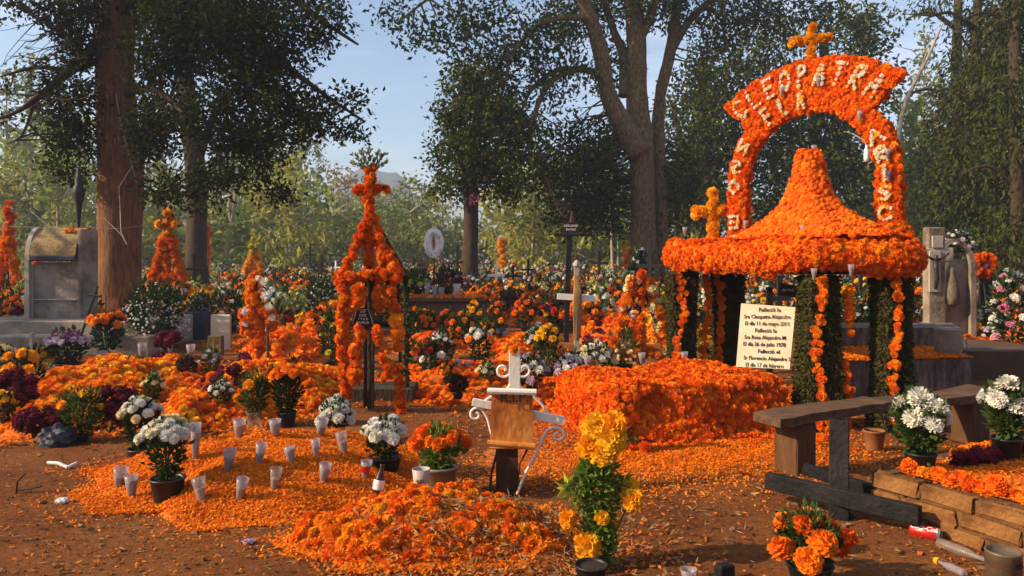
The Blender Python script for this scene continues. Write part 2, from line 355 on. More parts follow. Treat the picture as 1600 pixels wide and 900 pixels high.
class Surf:
    def __init__(s, fn, u, v, flip=1): s.fn, s.u, s.v, s.flip = fn, u, v, flip
    def PN(s, U, Vv):
        e = 1e-3; P = s.fn(U, Vv); du = s.fn(U + e, Vv) - P; dv = s.fn(U, Vv + e) - P
        n = np.cross(du, dv) * s.flip; a = np.linalg.norm(n, axis=-1); return P, n / (a[..., None] + 1e-12), a / e / e
    def mesh(s, g, nu, nv, mat=0):
        U, Vv = np.meshgrid(np.linspace(*s.u, nu + 1), np.linspace(*s.v, nv + 1), indexing='ij')
        P = s.fn(U, Vv).reshape(-1, 3); i = np.arange(nu)[:, None] * (nv + 1); j = np.arange(nv)[None]
        F = np.stack([i + j, i + j + 1, i + nv + 2 + j, i + nv + 1 + j], -1).reshape(-1, 4)
        if s.flip > 0: F = F[:, ::-1]
        g.add(P, F, mat, .5)
    def sample(s, spacing, keep=None):
        U = rng.random(5000) * (s.u[1] - s.u[0]) + s.u[0]; Vv = rng.random(5000) * (s.v[1] - s.v[0]) + s.v[0]
        _, _, a = s.PN(U, Vv); area = a.mean() * (s.u[1] - s.u[0]) * (s.v[1] - s.v[0])
        n = int(area / spacing ** 2 * 6) + 10
        U = rng.random(n * 3) * (s.u[1] - s.u[0]) + s.u[0]; Vv = rng.random(n * 3) * (s.v[1] - s.v[0]) + s.v[0]
        P, Nn, a = s.PN(U, Vv); ok = rng.random(len(a)) < a / (np.percentile(a, 97) + 1e-9)
        P, Nn = P[ok][:n], Nn[ok][:n]
        if keep is not None: k = keep(P); P, Nn = P[k], Nn[k]
        return thin(P, Nn, spacing * .86)
def thin(P, Nn, d):
    cell = {}; out = []; d2 = d * d
    for i, p in enumerate(P.tolist()):
        k = (int(p[0] // d), int(p[1] // d), int(p[2] // d)); bad = False
        for a in (-1, 0, 1):
            for b_ in (-1, 0, 1):
                for c in (-1, 0, 1):
                    for q in cell.get((k[0] + a, k[1] + b_, k[2] + c), ()):
                        if (p[0] - q[0]) ** 2 + (p[1] - q[1]) ** 2 + (p[2] - q[2]) ** 2 < d2: bad = True; break
                    if bad: break
                if bad: break
            if bad: break
        if not bad: cell.setdefault(k, []).append(p); out.append(i)
    return P[out], Nn[out]
def heads(root, P, Nn, rad, kind='mari', mat='orange', nmax=300, name=None, rest='flower_covering', jit=.36, lim=None, label=None, low=None):
    """flower heads: the nmax seen largest as parts sharing one mesh, the rest joined in one part"""
    P = np.asarray(P, float); Nn = np.asarray(Nn, float); K = len(P)
    if K == 0: return
    tm, nm = KINDS[kind]; name = name or nm
    S = rad * (1 + (rng.random(K) - .5) * 2 * jit) if np.isscalar(rad) else np.asarray(rad)
    P = P + rng.normal(0, rad * .12 if np.isscalar(rad) else 0, P.shape)
    D = Nn + rng.normal(0, .22, Nn.shape)
    mats = mat if isinstance(mat, (list, np.ndarray)) else [mat] * K
    dist = np.linalg.norm(P - np.array([0, 0, CAMZ]), axis=1); face = ((np.array([0, 0, CAMZ]) - P) * Nn).sum(1) / dist
    px = S / dist * FPX * 2
    order = np.argsort(-(px * np.where(face > -.1, 1, .01)))
    ind = [i for i in order[:nmax] if px[i] > 8 and face[i] > -.1] if nmax else []
    Mx = frames(D, S=S); base = Vector(root.get('_w', (0, 0, 0)))
    for i in ind:
        t = tm[i % len(tm)]; o = bpy.data.objects.new(name, tmesh(name + '_' + kind + str(i % len(tm)), t, M[mats[i]])); col.objects.link(o)
        o.parent = root; m4 = Matrix(Mx[i].tolist()).to_4x4(); m4.translation = Vector(P[i]) - base; o.matrix_local = m4
    rs = np.setdiff1d(np.arange(K), ind)
    if len(rs):
        g = G(); ms = sorted(set(mats[i] for i in rs)); tmr = KINDS[low][0] if low else tm
        for q, mn in enumerate(ms):
            idx = np.array([i for i in rs if mats[i] == mn])
            for j in range(len(tmr)):
                ii = idx[j::len(tmr)]
                if len(ii): g.inst(tmr[j], Mx[ii], P[ii], mat=q)
        o = g.build(rest, [M[x] for x in ms], root); o['kind'] = 'stuff'

def leafcloud(g, P, D, size, tm=LEAF, mat=0, jit=.3, tint=None):
    K = len(P); S = size * (1 + (rng.random(K) - .5) * 2 * jit)
    g.inst(tm, frames(D, S=S, axis=1), P, tint=tint, mat=mat)
def ball(n, c, r, shell=.5):
    d = rng.normal(0, 1, (n, 3)); d /= np.linalg.norm(d, axis=1)[:, None]; q = (shell + (1 - shell) * rng.random(n)) ** .7
    return np.array(c) + d * q[:, None] * np.array(r), d
def pot(g, c, r, h, mat=0, lip=.006, seg=16, soil=1):
    x, y, z = c
    g.lathe((x, y, z), [(.001, 0), (r * .72, 0), (r * .76, h * .1), (r * .97, h * .9), (r * 1.04, h * .92), (r * 1.04, h), (r * .95, h), (r * .93, h * .85)], seg, mat)
    g.lathe((x, y, z), [(r * .93, h * .86), (.001, h * .88)], seg, soil)

def plant(label, cat, base, wid, hgt, heads_=10, hr=.03, kind='mum', mat='white', potr=.09, poth=.16, potmat='black', leaf='leaf', leaf_n=500, leaf_s=.05,
          group=None, name='potted_flowers', drop=.45, fill=1.0, nmax=60, mats=None, tilt=.0, potname='pot', flat=False, leaf_r=.85, headoff=None):
    """a potted plant: pot, foliage, stems, flower heads"""
    b = Vector(base); root = thing(name, label, cat, b, group)
    if potr:
        g = G(); pot(g, b, potr, poth); g.build(potname, [M[potmat], M['soil']], root, smooth=True)
    top = b.z + hgt; z0 = b.z + poth * .9; R_ = wid / 2; zc = (z0 + top) / 2
    g = G(); P, D = ball(leaf_n, (b.x, b.y, z0 + (top - z0) * .48), (R_ * leaf_r, R_ * leaf_r, (top - z0) * .5), .35)
    f = np.clip((P[:, 2] - z0) / (top - z0), 0, 1); k = .45 + .55 * np.sqrt(f); P[:, 0] = b.x + (P[:, 0] - b.x) * k; P[:, 1] = b.y + (P[:, 1] - b.y) * k
    P = P + rng.normal(0, R_ * .09, P.shape); lob = 1 + .16 * np.sin(np.arctan2(P[:, 1] - b.y, P[:, 0] - b.x) * 3 + rng.random() * 6) ; P[:, 0] = b.x + (P[:, 0] - b.x) * lob; P[:, 1] = b.y + (P[:, 1] - b.y) * lob; P[:, 2] = np.maximum(P[:, 2], b.z + poth * .6)
    leafcloud(g, P, D * .8 + np.array([0, 0, .55]), leaf_s, jit=.45)
    for i in range(9):
        a = rng.random() * 6.28; q = R_ * .8 * rng.random()
        e = Vector((b.x + q * math.cos(a), b.y + q * math.sin(a), top - hr)); g.tube([b + Vector((0, 0, poth * .8)), b.lerp(e, .55) + Vector((0, 0, .03)), e], .0035, 4, cap=False)
    g.build('foliage', M[leaf], root)
    i = np.arange(heads_) + .5; q = np.sqrt(i / heads_) * R_ * fill; a = i * 2.399963 + rng.random() * 6
    if nmax == 0 and heads_ > 90: q = R_ * np.sqrt(rng.random(heads_)); a = rng.random(heads_) * 6.283; i = i + 0
    HP = np.stack([b.x + q * np.cos(a), b.y + q * np.sin(a), top - hr * .6 - (q / max(R_, 1e-3)) ** 2 * drop * (top - z0) + rng.normal(0, hr * .35, heads_) - (np.abs(rng.normal(0, .22 * (top - z0), heads_)) if (nmax == 0 and heads_ > 90) else 0)], 1)
    if headoff is not None: HP = np.array([[b.x + o_[0], b.y + o_[1], b.z + o_[2]] for o_ in headoff])
    HN = np.stack([np.cos(a) * q / R_ * .8, np.sin(a) * q / R_ * .8 - .25, np.full(heads_, .8)], 1) if headoff is None else np.array([[o_[0], o_[1] - .3, .4] for o_ in headoff])
    heads(root, HP, HN, hr, kind, mats or mat, nmax, jit=.18)
    return root
def pplant(px, py, wpx, hpx, label, cat='potted flowers', z=0.0, hrpx=8, potwpx=None, pothpx=None, **kw):
    p = gp(px, py, z); s = p.y / FPX
    potr = (potwpx or wpx * .45) * s / 2; poth = (pothpx or hpx * .25) * s
    lf = kw.pop('leaf_spx', 7)
    p.z -= .005
    return plant(label, cat, p, wpx * s, hpx * s, hr=hrpx * s, potr=potr, poth=poth, leaf_s=lf * s, **kw)

def glass(p, h=.12, r=.032, wax=.5, mat='cup', label='', group=None, tilt=0.0, band=None, cat='glass candle holder', name='votive_glass', rr=1.35, sink=.02):
    p = Vector(p); root = thing(name, label, cat, p, group); b0 = .55 if rr > 1.15 else .85
    rt = Matrix.Rotation(tilt, 3, 'Y') @ Matrix.Rotation(tilt * .6, 3, 'X')
    g = G(); z = -sink
    g.lathe(p, [(.001, z), (r * b0, z), (r * (b0 + (rr - b0) * .62), h * .5), (r * rr, h), (r * rr - .003, h), (r * (b0 + (rr - b0) * .62) - .003, h * .5), (r * b0 * .9, z + .006)], 16, rot=rt)
    g.build('cup', M[mat], root, smooth=True)
    if wax:
        g = G(); g.lathe(p, [(r * b0 * .9, z + .004), (r * (b0 + (rr - b0) * .62) - .004, h * .5), (r * (b0 + (rr - b0) * min(1, .4 + wax * .6)) * .9, h * max(.51, wax)), (.001, h * max(.5, wax * .97))], 14, rot=rt); g.build('candle_wax', M['wax'], root, smooth=True)
    if band:
        g = G(); a0 = np.linspace(-2.5, -.6, 9); q = r * (1.02 + (rr - .8) * .55); V = []
        for zz in (h * .38, h * .75):
            for a in a0: V.append(np.array(rt) @ np.array([q * math.cos(a), q * math.sin(a), zz]) + np.array(p))
        F = [[i, i + 1, i + 10, i + 9] for i in range(8)]; g.add(V, F); g.build('label', M[band], root)
    return root

def text_mesh(txt, size, loc, rot, mat, parent, name='lettering', depth=.001, sx=1, align='LEFT'):
    cu = bpy.data.curves.new('t', 'FONT'); cu.body = txt; cu.size = size; cu.extrude = depth; cu.align_x = align; cu.resolution_u = 2; cu.offset = size * .012
    ob = bpy.data.objects.new('t', cu); col.objects.link(ob); bpy.context.view_layer.update()
    me = bpy.data.meshes.new_from_object(ob.evaluated_get(bpy.context.evaluated_depsgraph_get())); bpy.data.objects.remove(ob)
    me.materials.clear(); me.materials.append(mat); me.name = name
    o = link(name, me, parent, loc); o.rotation_mode = 'XYZ'; o.rotation_euler = rot; o.scale = (sx, 1, 1); return o

STROKE = {'C': [[(.9, .85), (.5, 1), (.1, .7), (.1, .3), (.5, 0), (.9, .15)]], 'L': [[(.15, 1), (.15, 0), (.85, 0)]], 'E': [[(.85, 1), (.15, 1), (.15, 0), (.85, 0)], [(.15, .5), (.7, .5)]],
 'O': [[(.5, 1), (.1, .7), (.1, .3), (.5, 0), (.9, .3), (.9, .7), (.5, 1)]], 'P': [[(.15, 0), (.15, 1), (.7, .95), (.8, .7), (.15, .5)]], 'A': [[(.05, 0), (.5, 1), (.95, 0)], [(.25, .4), (.75, .4)]],
 'T': [[(.5, 0), (.5, 1)], [(.05, 1), (.95, 1)]], 'R': [[(.15, 0), (.15, 1), (.75, .95), (.8, .65), (.15, .5), (.85, 0)]], 'N': [[(.1, 0), (.1, 1), (.9, 0), (.9, 1)]], 'F': [[(.15, 0), (.15, 1), (.85, 1)], [(.15, .5), (.7, .5)]],
 'I': [[(.5, 0), (.5, 1)]], 'S': [[(.85, .9), (.4, 1), (.15, .75), (.8, .35), (.6, 0), (.1, .1)]], 'D': [[(.15, 0), (.15, 1), (.6, .95), (.9, .5), (.6, .05), (.15, 0)]], 'U': [[(.1, 1), (.1, .2), (.5, 0), (.9, .2), (.9, 1)]]}
def stroke_pts(ch, step):
    out = []
    for pl in STROKE[ch]:
        pl = np.array(pl, float); seg = np.linalg.norm(np.diff(pl, axis=0), axis=1); L = seg.sum(); n = max(2, int(L / step) + 1)
        t = np.linspace(0, L, n); cs = np.concatenate([[0], np.cumsum(seg)])
        out += list(zip(np.interp(t, cs, pl[:, 0]), np.interp(t, cs, pl[:, 1])))
    return out
# ------------------------------------------------------------------ ground, hills
t = np.linspace(-7.05, 7.05, 430); xs = 3.4 * np.sinh(t) / 1.0; ys = 6 + 3.4 * np.sinh(t)
X, Y = np.meshgrid(xs, ys, indexing='ij'); Z = gh(X, Y)
near = np.exp(-((X / 9) ** 2 + ((Y - 6) / 8) ** 2)); Z = Z + (rng.random(X.shape) - .5) * .016 * near
g = G(); i = np.arange(429)[:, None] * 430; j = np.arange(429)[None]
g.add(np.stack([X, Y, Z], -1), np.stack([i + j, i + 430 + j, i + 431 + j, i + 1 + j], -1).reshape(-1, 4))
o = g.build('ground', M['earth'], smooth=True); o['kind'] = 'structure'
g = G(); nx = 160; hx = np.linspace(-1200, 1200, nx); V = []
for r_, (yy, k) in enumerate(((500, 0), (532, .55), (580, 1), (680, 0))):
    hz = 15 + 62 * np.exp(-((hx + 225) / 95) ** 2) + 82 * np.exp(-((hx + 300) / 60) ** 2) + 26 + 12 * np.sin(hx / 90) + 5 * np.sin(hx / 23 + 1) + 3 * np.sin(hx / 9)
    V.append(np.stack([hx * .4, np.full(nx, yy), -2 + .4 * (hz + 55 * np.exp(-((hx + 210) / 45) ** 2)) * k * 1.05], 1))
i = np.arange(3)[:, None] * nx; j = np.arange(nx - 1)[None]
g.add(np.concatenate(V), np.stack([i + j, i + j + 1, i + nx + 1 + j, i + nx + j], -1).reshape(-1, 4))
o = g.build('hills', M['hill'], smooth=True); o['kind'] = 'structure'

# ------------------------------------------------------------------ trees
def L_(Y0, pts):
    """limb from photo pixels: (px, py, depth offset, radius in px)"""
    P = [at(a, b_, Y0 + c) for a, b_, c, r in pts]; rr = [r * (Y0 + c) / FPX for a, b_, c, r in pts]; return P, rr
def resample(P, rr, k=4):
    P = [np.array(tuple(p)) for p in P]; n = len(P); out = []; ro = []
    for i in range(n - 1):
        p0, p1, p2, p3 = P[max(i - 1, 0)], P[i], P[i + 1], P[min(i + 2, n - 1)]
        for q in range(k):
            t = q / k; out.append(.5 * ((2 * p1) + (-p0 + p2) * t + (2 * p0 - 5 * p1 + 4 * p2 - p3) * t * t + (-p0 + 3 * p1 - 3 * p2 + p3) * t ** 3)); ro.append(rr[i] * (1 - t) + rr[i + 1] * t)
    out.append(P[-1]); ro.append(rr[-1]); return out, ro
CM = 1.9
def tree(label, base, limbs, blobs, leafmat, bark, ls=.14, per=12, sig=.16, name='tree', group=None, cat='tree', sides=12, twig=.15, needle=False, cover=2.0, droop=.2, Y0=None, flat=.7):
    b = Vector(base); root = thing(name, label, cat, b, group)
    g = G(); allP = []
    for q, (P, rr) in enumerate(limbs):
        P, rr = resample(P, rr, 5); allP.append(np.array(P))
        gg = g if q else G(); gg.tube(P, rr, sides if q else sides + 6, noise=.13 if q else .10, seed=q)
        if not q: gg.build('trunk', M[bark], root, smooth=True)
    if len(limbs) > 1: g.build('limbs', M['bark_dark' if bark == 'bark_red' else bark], root, smooth=True)
    allP = np.concatenate(allP)
    lg = G(); tg = G(); LP = []; LD = []
    la = (.25 if not needle else .16) * ls * ls
    for bl in blobs:
        if Y0 is not None:
            px, py, rx, ry, dy, rY = bl[:6]; c = at(px, py, Y0 + dy); s = (Y0 + dy) / FPX; r3 = (rx * s, rY, ry * s); cv = bl[6] if len(bl) > 6 else cover
        else: c = Vector(bl[:3]); r3 = bl[3:6]; cv = bl[6] if len(bl) > 6 else cover
        nl = int(cv * CM * math.pi * r3[0] * r3[2] / la); nt_ = max(3, nl // per)
        C, D = ball(nt_, c, r3, .15)
        P = np.repeat(C, per, 0) + rng.normal(0, 1, (nt_ * per, 3)) * np.array([sig, sig, sig * flat])
        LP.append(P); LD.append(rng.normal(0, .7, P.shape) + np.repeat(D, per, 0) * .5 - np.array([0, 0, droop]))
        k = max(1, int(nt_ * twig))
        for q in range(k):
            e = C[q]; d = np.linalg.norm(allP - e, axis=1); a = allP[int(np.argmin(d + rng.random(len(d)) * .5))]
            if np.linalg.norm(e - a) > 7: a = e + (a - e) * (3.0 / np.linalg.norm(e - a))
            m_ = (a + e) / 2 + np.array([0, 0, .08 * np.linalg.norm(e - a)]) + rng.normal(0, .1, 3)
            tg.tube([a, m_, e], [.03 * ls / .14, .018 * ls / .14, .006], 4, cap=False)
    LP = np.concatenate(LP); LD = np.concatenate(LD)
    leafcloud(lg, LP, LD, ls, NEEDLE if needle else LEAF)
    o = lg.build('crown', M[leafmat], root)
    if tg.n: tg.build('branches', M['bark_dark' if bark == 'bark_red' else bark], root)['kind'] = 'stuff'
    return root

# the two big trees on the left
Y0 = 17.5
tree('huge tree with sunlit reddish trunk beside the grey niche tomb, a cord tied round it', at(188, 508, Y0),
  [L_(Y0, [(188, 520, 0, 39), (186, 470, 0, 34), (185, 400, 0, 32), (186, 250, 0, 33), (182, 150, 0, 29), (180, 60, 0, 28), (176, -80, 0, 29), (172, -300, 0, 22), (176, -520, 0, 12)]),
   L_(Y0, [(170, 60, 0, 11), (130, 90, -.5, 9), (75, 140, -1, 6), (20, 178, -1.5, 2.5), (-30, 190, -2, 1)]), L_(Y0, [(150, 95, -.3, 6), (110, 110, -.6, 5), (60, 105, -1, 3), (0, 120, -1.5, 1)]),
   L_(Y0, [(75, 140, -1, 4), (55, 160, -1, 3), (35, 210, -1, 1.5), (10, 225, -1, .8)]), L_(Y0, [(130, 88, -.5, 4), (100, 50, -1, 3), (60, 30, -1, 2), (20, -10, -1, 1)]),
   L_(Y0, [(180, -30, 0, 16), (260, -40, -1, 12), (350, 20, -1, 9), (430, 90, -1, 6), (510, 150, -1, 3), (570, 190, -1, 1.5)]),
   L_(Y0, [(180, -90, 0, 15), (300, -90, -1, 11), (420, -30, -1, 8), (500, 30, -1, 4), (560, 70, -1, 1.5)]),
   L_(Y0, [(350, 20, -1, 6), (380, 110, -1, 4), (400, 190, -1, 3), (420, 250, -1, 1.5)]), L_(Y0, [(190, 150, 0, 7), (240, 140, -1, 5), (300, 190, -1.5, 4), (350, 250, -1.5, 2)]),
   L_(Y0, [(172, -200, 0, 14), (60, -260, -1, 9), (-80, -240, -2, 5)]), L_(Y0, [(172, -200, 0, 14), (300, -300, 1, 9), (420, -280, 2, 5)])],
  [(330, 50, 110, 60, -1, 1.2, 1.8), (420, 60, 90, 60, -1, 1, 1.6), (395, 140, 90, 60, -1, .9, 1.7), (475, 185, 62, 40, -1, .6, 1.5), (500, 45, 50, 45, -1, .6, 1.2), (400, 220, 75, 40, -1, .7, 1.4), (550, 205, 35, 20, -1, .4, 1.1), (540, 160, 40, 28, -1, .4, .8),
   (250, 90, 55, 90, -1, .8, 1.4), (245, 200, 38, 55, -1, .6, 1.6), (325, 190, 70, 55, -1.5, .8, 1.2), (320, 275, 60, 28, -1.5, .6, 1.3), (395, 275, 45, 22, -1.3, .5, 1.1), (240, 290, 25, 22, -1, .4, 1.1), (330, 305, 46, 26, -1.2, .5, 1.0), (262, 305, 30, 30, -1, .4, 1.0), (428, 300, 40, 20, -1.2, .4, .9), (225, 215, 24, 60, -1, .4, 1.0), (100, 210, 30, 50, -.6, .5, 1.2), (90, 260, 24, 30, -.6, .4, .8), (300, -10, 230, 50, 0, 2, 2.2),
   (125, 40, 50, 60, -.6, .7, 1.8), (110, 140, 42, 60, -.8, .6, 1.6), (128, 215, 30, 40, -.6, .5, 1.4), (125, 270, 25, 25, -.5, .4, 1.0), (60, 110, 28, 12, -1, .4, .7), (20, 15, 45, 22, -1, .5, .7), (80, 5, 60, 22, -1, .5, 1.2), (35, 190, 30, 10, -1, .4, .3), (10, 130, 26, 10, -1, .4, .3)],
  'treeleaf', 'bark_red', ls=.12, per=16, sig=.15, Y0=Y0, sides=10, twig=.14)
bt = np.random.default_rng(3); r_ = [o for o in bpy.data.objects if o.name == 'tree'][0]; g = G()
for k in range(46):
    x, y, dy = 60 + bt.random() * 90, 20 + bt.random() * 150, -.5 - bt.random(); P = [at(x, y, 17.5 + dy)]; a = 2.7 + bt.random() * 1.1
    for q in range(5): x += math.cos(a) * (14 + 8 * bt.random()); y -= math.sin(a) * 14 - 4 - 5 * bt.random(); a += bt.normal(0, .35); P.append(at(x, y, 17.5 + dy))
    g.tube(P, [.02, .015, .011, .008, .006, .004], 4, cap=False)
g.build('bare_twigs', M['bark_dark'], r_)['kind'] = 'stuff'
Y0 = 27
tree('slimmer dark-barked tree standing just right of the huge reddish trunk', at(307, 436, Y0),
  [L_(Y0, [(308, 445, 0, 19), (307, 400, 0, 16), (308, 330, 0, 15), (302, 240, 0, 15), (292, 150, 0, 14), (284, 60, 0, 13), (276, -60, 0, 12), (270, -300, 0, 8)]),
   L_(Y0, [(312, 240, 0, 7), (340, 170, 0, 5), (390, 120, 0, 3), (440, 110, 0, 1.5)]), L_(Y0, [(276, 0, 0, 8), (220, -60, 0, 6), (160, -140, 0, 3)]), L_(Y0, [(284, 60, 0, 9), (350, 0, 0, 7), (430, -60, 0, 4)])],
  [(300, 60, 120, 80, .5, 2, .7), (400, 120, 90, 80, .5, 1.6, .5), (250, 190, 50, 60, .5, 1, .7), (390, 230, 70, 45, .5, 1, .5), (300, -40, 260, 50, 0, 2, 2.0), (280, -220, 200, 130, 0, 4, 1.6)],
  'treeleaf', 'bark_dark', ls=.2, per=12, sig=.26, Y0=Y0, twig=.1)
# the big forked tree in the middle
Y0 = 30
tree('big forked oak with pale mottled trunk, two stems rising behind the flower canopy', at(1008, 432, Y0),
  [L_(Y0, [(1008, 445, 0, 26), (1006, 400, 0, 20), (1005, 330, 0, 19), (1003, 260, 0, 19), (998, 210, 0, 21), (996, 150, 0, 16), (995, 80, 0, 15), (990, 0, 0, 14), (988, -150, 0, 10)]),
   L_(Y0, [(1000, 240, -.4, 18), (975, 195, -.5, 16), (950, 150, -.6, 13), (938, 80, -.8, 12), (920, 20, -1, 11), (895, -40, -1, 9), (860, -150, -1, 6)]),
   L_(Y0, [(1032, 440, .8, 12), (1033, 330, .8, 10), (1028, 230, .8, 11), (1032, 150, .8, 9), (1045, 90, .8, 9), (1055, 30, .8, 8), (1065, -60, .8, 7)]),
   L_(Y0, [(1048, 80, .8, 7), (1075, 35, .8, 6), (1110, 0, .8, 5), (1150, -40, .8, 3)]), L_(Y0, [(975, 150, 0, 9), (975, 90, .3, 8), (960, 50, .3, 6), (935, -20, .3, 5)]),
   L_(Y0, [(1000, 60, 0, 8), (1018, 20, 0, 7), (1030, -40, 0, 5)]),
   L_(Y0, [(945, 120, -.8, 6), (905, 108, -1.2, 5), (865, 125, -1.5, 4.5), (840, 165, -1.8, 4), (830, 215, -2, 3), (815, 250, -2, 1.5)]),
   L_(Y0, [(905, 108, -1.2, 4), (870, 110, -1.2, 4), (830, 140, -1.2, 3), (808, 195, -1.2, 2)]),
   L_(Y0, [(925, 30, -1, 5), (880, 28, -1.5, 4.5), (840, 40, -2, 4), (800, 85, -2.5, 3), (790, 130, -2.5, 1.5)]),
   L_(Y0, [(900, -30, -1, 6), (800, -50, -2, 5), (700, -20, -3, 3), (640, 20, -3.5, 1.5)]),
   L_(Y0, [(840, 240, -1.8, 2), (860, 300, -1.8, 1.8), (880, 340, -1.8, 1)])],
  [(750, 90, 70, 60, -2, 1.5, .9), (690, 50, 60, 30, -3, 1, .7), (620, 25, 45, 24, -3.4, .8, .7), (650, 70, 30, 16, -3.4, .5, .6), (745, 20, 70, 35, -2.5, 1.5, .9), (840, 60, 70, 60, -1.5, 1.5, .9), (900, 30, 60, 50, 0, 1.5, 1.1), (870, 130, 60, 50, -1, 1.5, .9),
   (1020, -10, 150, 50, 0, 3, 1.3), (1130, 40, 80, 45, 1, 2, .8), (1090, 110, 45, 40, 1, 1.5, .5), (960, 110, 40, 60, 1, 1.5, .7), (780, 200, 80, 60, -1.5, 1.5, 1.2), (820, 270, 70, 40, -1.5, 1.2, 1.2), (900, 250, 65, 65, 0, 1.5, 2.0), (940, 320, 50, 60, 1, 1.5, 2.0), (960, 230, 40, 60, 1, 1.2, 1.8), (1060, 290, 40, 80, 1.5, 1.5, 1.8), (880, 330, 50, 30, .5, 1.5, 1.6), (760, 140, 50, 50, -1.5, 1.5, 1.2),
   (1210, 25, 110, 40, 2, 2, 1.0), (900, -200, 300, 130, 0, 5, 1.0)],
  'treeleaf2', 'bark', ls=.2, per=12, sig=.26, Y0=Y0, sides=12, twig=.16)
Y0 = 25
r_ = tree('leafy evergreen oak with short bare trunk left of the forked tree, pink bow on it', at(734, 452, Y0),
  [L_(Y0, [(733, 470, 0, 18), (734, 430, 0, 14), (735, 380, 0, 12), (736, 320, 0, 11), (740, 250, 0, 9), (750, 150, 0, 6)]), L_(Y0, [(738, 300, 0, 6), (715, 240, 0, 4), (700, 180, 0, 2)]), L_(Y0, [(740, 290, 0, 6), (775, 240, 0, 4), (800, 180, 0, 2)])],
  [(740, 180, 62, 55, .2, 1.2, 1.4), (718, 240, 52, 50, 0, 1.1, 1.6), (765, 270, 55, 45, 0, 1.1, 1.6), (705, 295, 38, 25, -.2, .8, 1.6), (800, 210, 45, 50, .3, 1, 1.6), (700, 180, 25, 25, 0, .6, 1.4), (790, 300, 30, 22, 0, .6, 1.2), (730, 125, 40, 25, 0, .8, 1.4)],
  'treeleaf2', 'bark_dark', ls=.17, per=12, sig=.2, Y0=Y0, twig=.14)
g = G(); leafcloud(g, *ball(40, at(740, 312, Y0 - .5), (.16, .08, .16), .2), .13); g.build('pink_bow', M['pink'], r_)
# dark trees behind the arch
Y0 = 42
tree('dark round-crowned tree right behind the left side of the flower arch', at(1105, 425, Y0),
  [L_(Y0, [(1105, 432, 0, 14), (1106, 330, 0, 11), (1100, 200, 0, 9), (1095, 90, 0, 5)]), L_(Y0, [(1104, 300, 0, 6), (1140, 220, 0, 5), (1170, 140, 0, 3)]), L_(Y0, [(1104, 330, 0, 6), (1070, 240, 0, 5), (1050, 160, 0, 3)])],
  [(1090, 175, 60, 70, 0, 3, 1.9), (1130, 230, 70, 70, 0, 3, 1.9), (1070, 290, 50, 60, 0, 3, 1.7), (1120, 330, 60, 50, 0, 3, 1.6), (1160, 130, 60, 60, 0, 2.5, 1.6), (1110, 95, 40, 40, 0, 2, 1.0)],
  'treeleaf2', 'bark_dark', ls=.3, per=10, sig=.4, Y0=Y0, twig=.05)
tree('dark leafy tree seen through the opening of the flower arch', at(1270, 425, Y0),
  [L_(Y0, [(1270, 432, 0, 13), (1272, 330, 0, 11), (1275, 200, 0, 9), (1290, 60, 0, 5)]), L_(Y0, [(1272, 300, 0, 6), (1320, 200, 0, 5), (1350, 100, 0, 3)]), L_(Y0, [(1272, 250, 0, 5), (1220, 180, 0, 4), (1190, 100, 0, 3)])],
  [(1230, 260, 70, 80, 0, 3, 2.0), (1310, 250, 70, 80, 0, 3, 2.0), (1270, 160, 80, 70, 0, 3, 1.6), (1345, 130, 50, 70, 0, 3, 1.4), (1270, 350, 100, 50, 0, 2.5, 1.7), (1330, 50, 60, 50, 0, 2, 1.4), (1210, 70, 60, 50, 0, 2, 1.0), (1370, 40, 30, 40, 0, 2, .8)],
  'treeleaf2', 'bark_dark', ls=.3, per=10, sig=.4, Y0=Y0, twig=.05)
# conifers on the right
for lab, bx, Y0, hh in (('tall dark casuarina filling the right edge behind the pink orchids', 1590, 24, 470), ('dark casuarina with drooping boughs between the arch and the right edge', 1530, 27, 330), ('shadowy casuarina farther back behind the stone cross', 1500, 36, 250)):
    bl = []; x0 = bx
    k = 14 if hh > 300 else 9
    for q in range(k):
        f = q / (k - 1); py = 395 - f * hh; wd = (70 - 30 * f) * (1 if hh > 300 else .7)
        bl.append((x0 + (rng.random() - .5) * 50, py, wd * (.8 + .4 * rng.random()), 24, (rng.random() - .5) * 2, 1.6, 1.5 if py < 300 else 1.7))
    if bx == 1530: bl += [(1560, 30, 70, 40, 0, 2, 1.6), (1450, 8, 60, 14, 0, 1.5, .9), (1560, 120, 60, 60, 1, 2, 1.7), (1510, 210, 50, 60, 1, 2, 1.5)]
    if hh < 300: bl = [(b_[0], b_[1], b_[2] * 1.3, b_[3], b_[4], b_[5], 1.3) for b_ in bl]
    tree(lab, at(bx, 440, Y0), [L_(Y0, [(bx, 446, 0, 12), (bx, 300, 0, 10), (bx - 5, 120, 0, 8), (bx, -60, 0, 5)])] + [L_(Y0, [(bx, 350 - q * 60, 0, 4), (bx + (-1) ** q * 45, 320 - q * 60, 0, 2.5), (bx + (-1) ** q * 85, 330 - q * 60, 0, 1)]) for q in range(6)],
         bl, 'conifer', 'bark_dark', ls=.22, per=18, sig=.26, Y0=Y0, needle=True, droop=1.1, cover=2.0, twig=.08, flat=1.4)
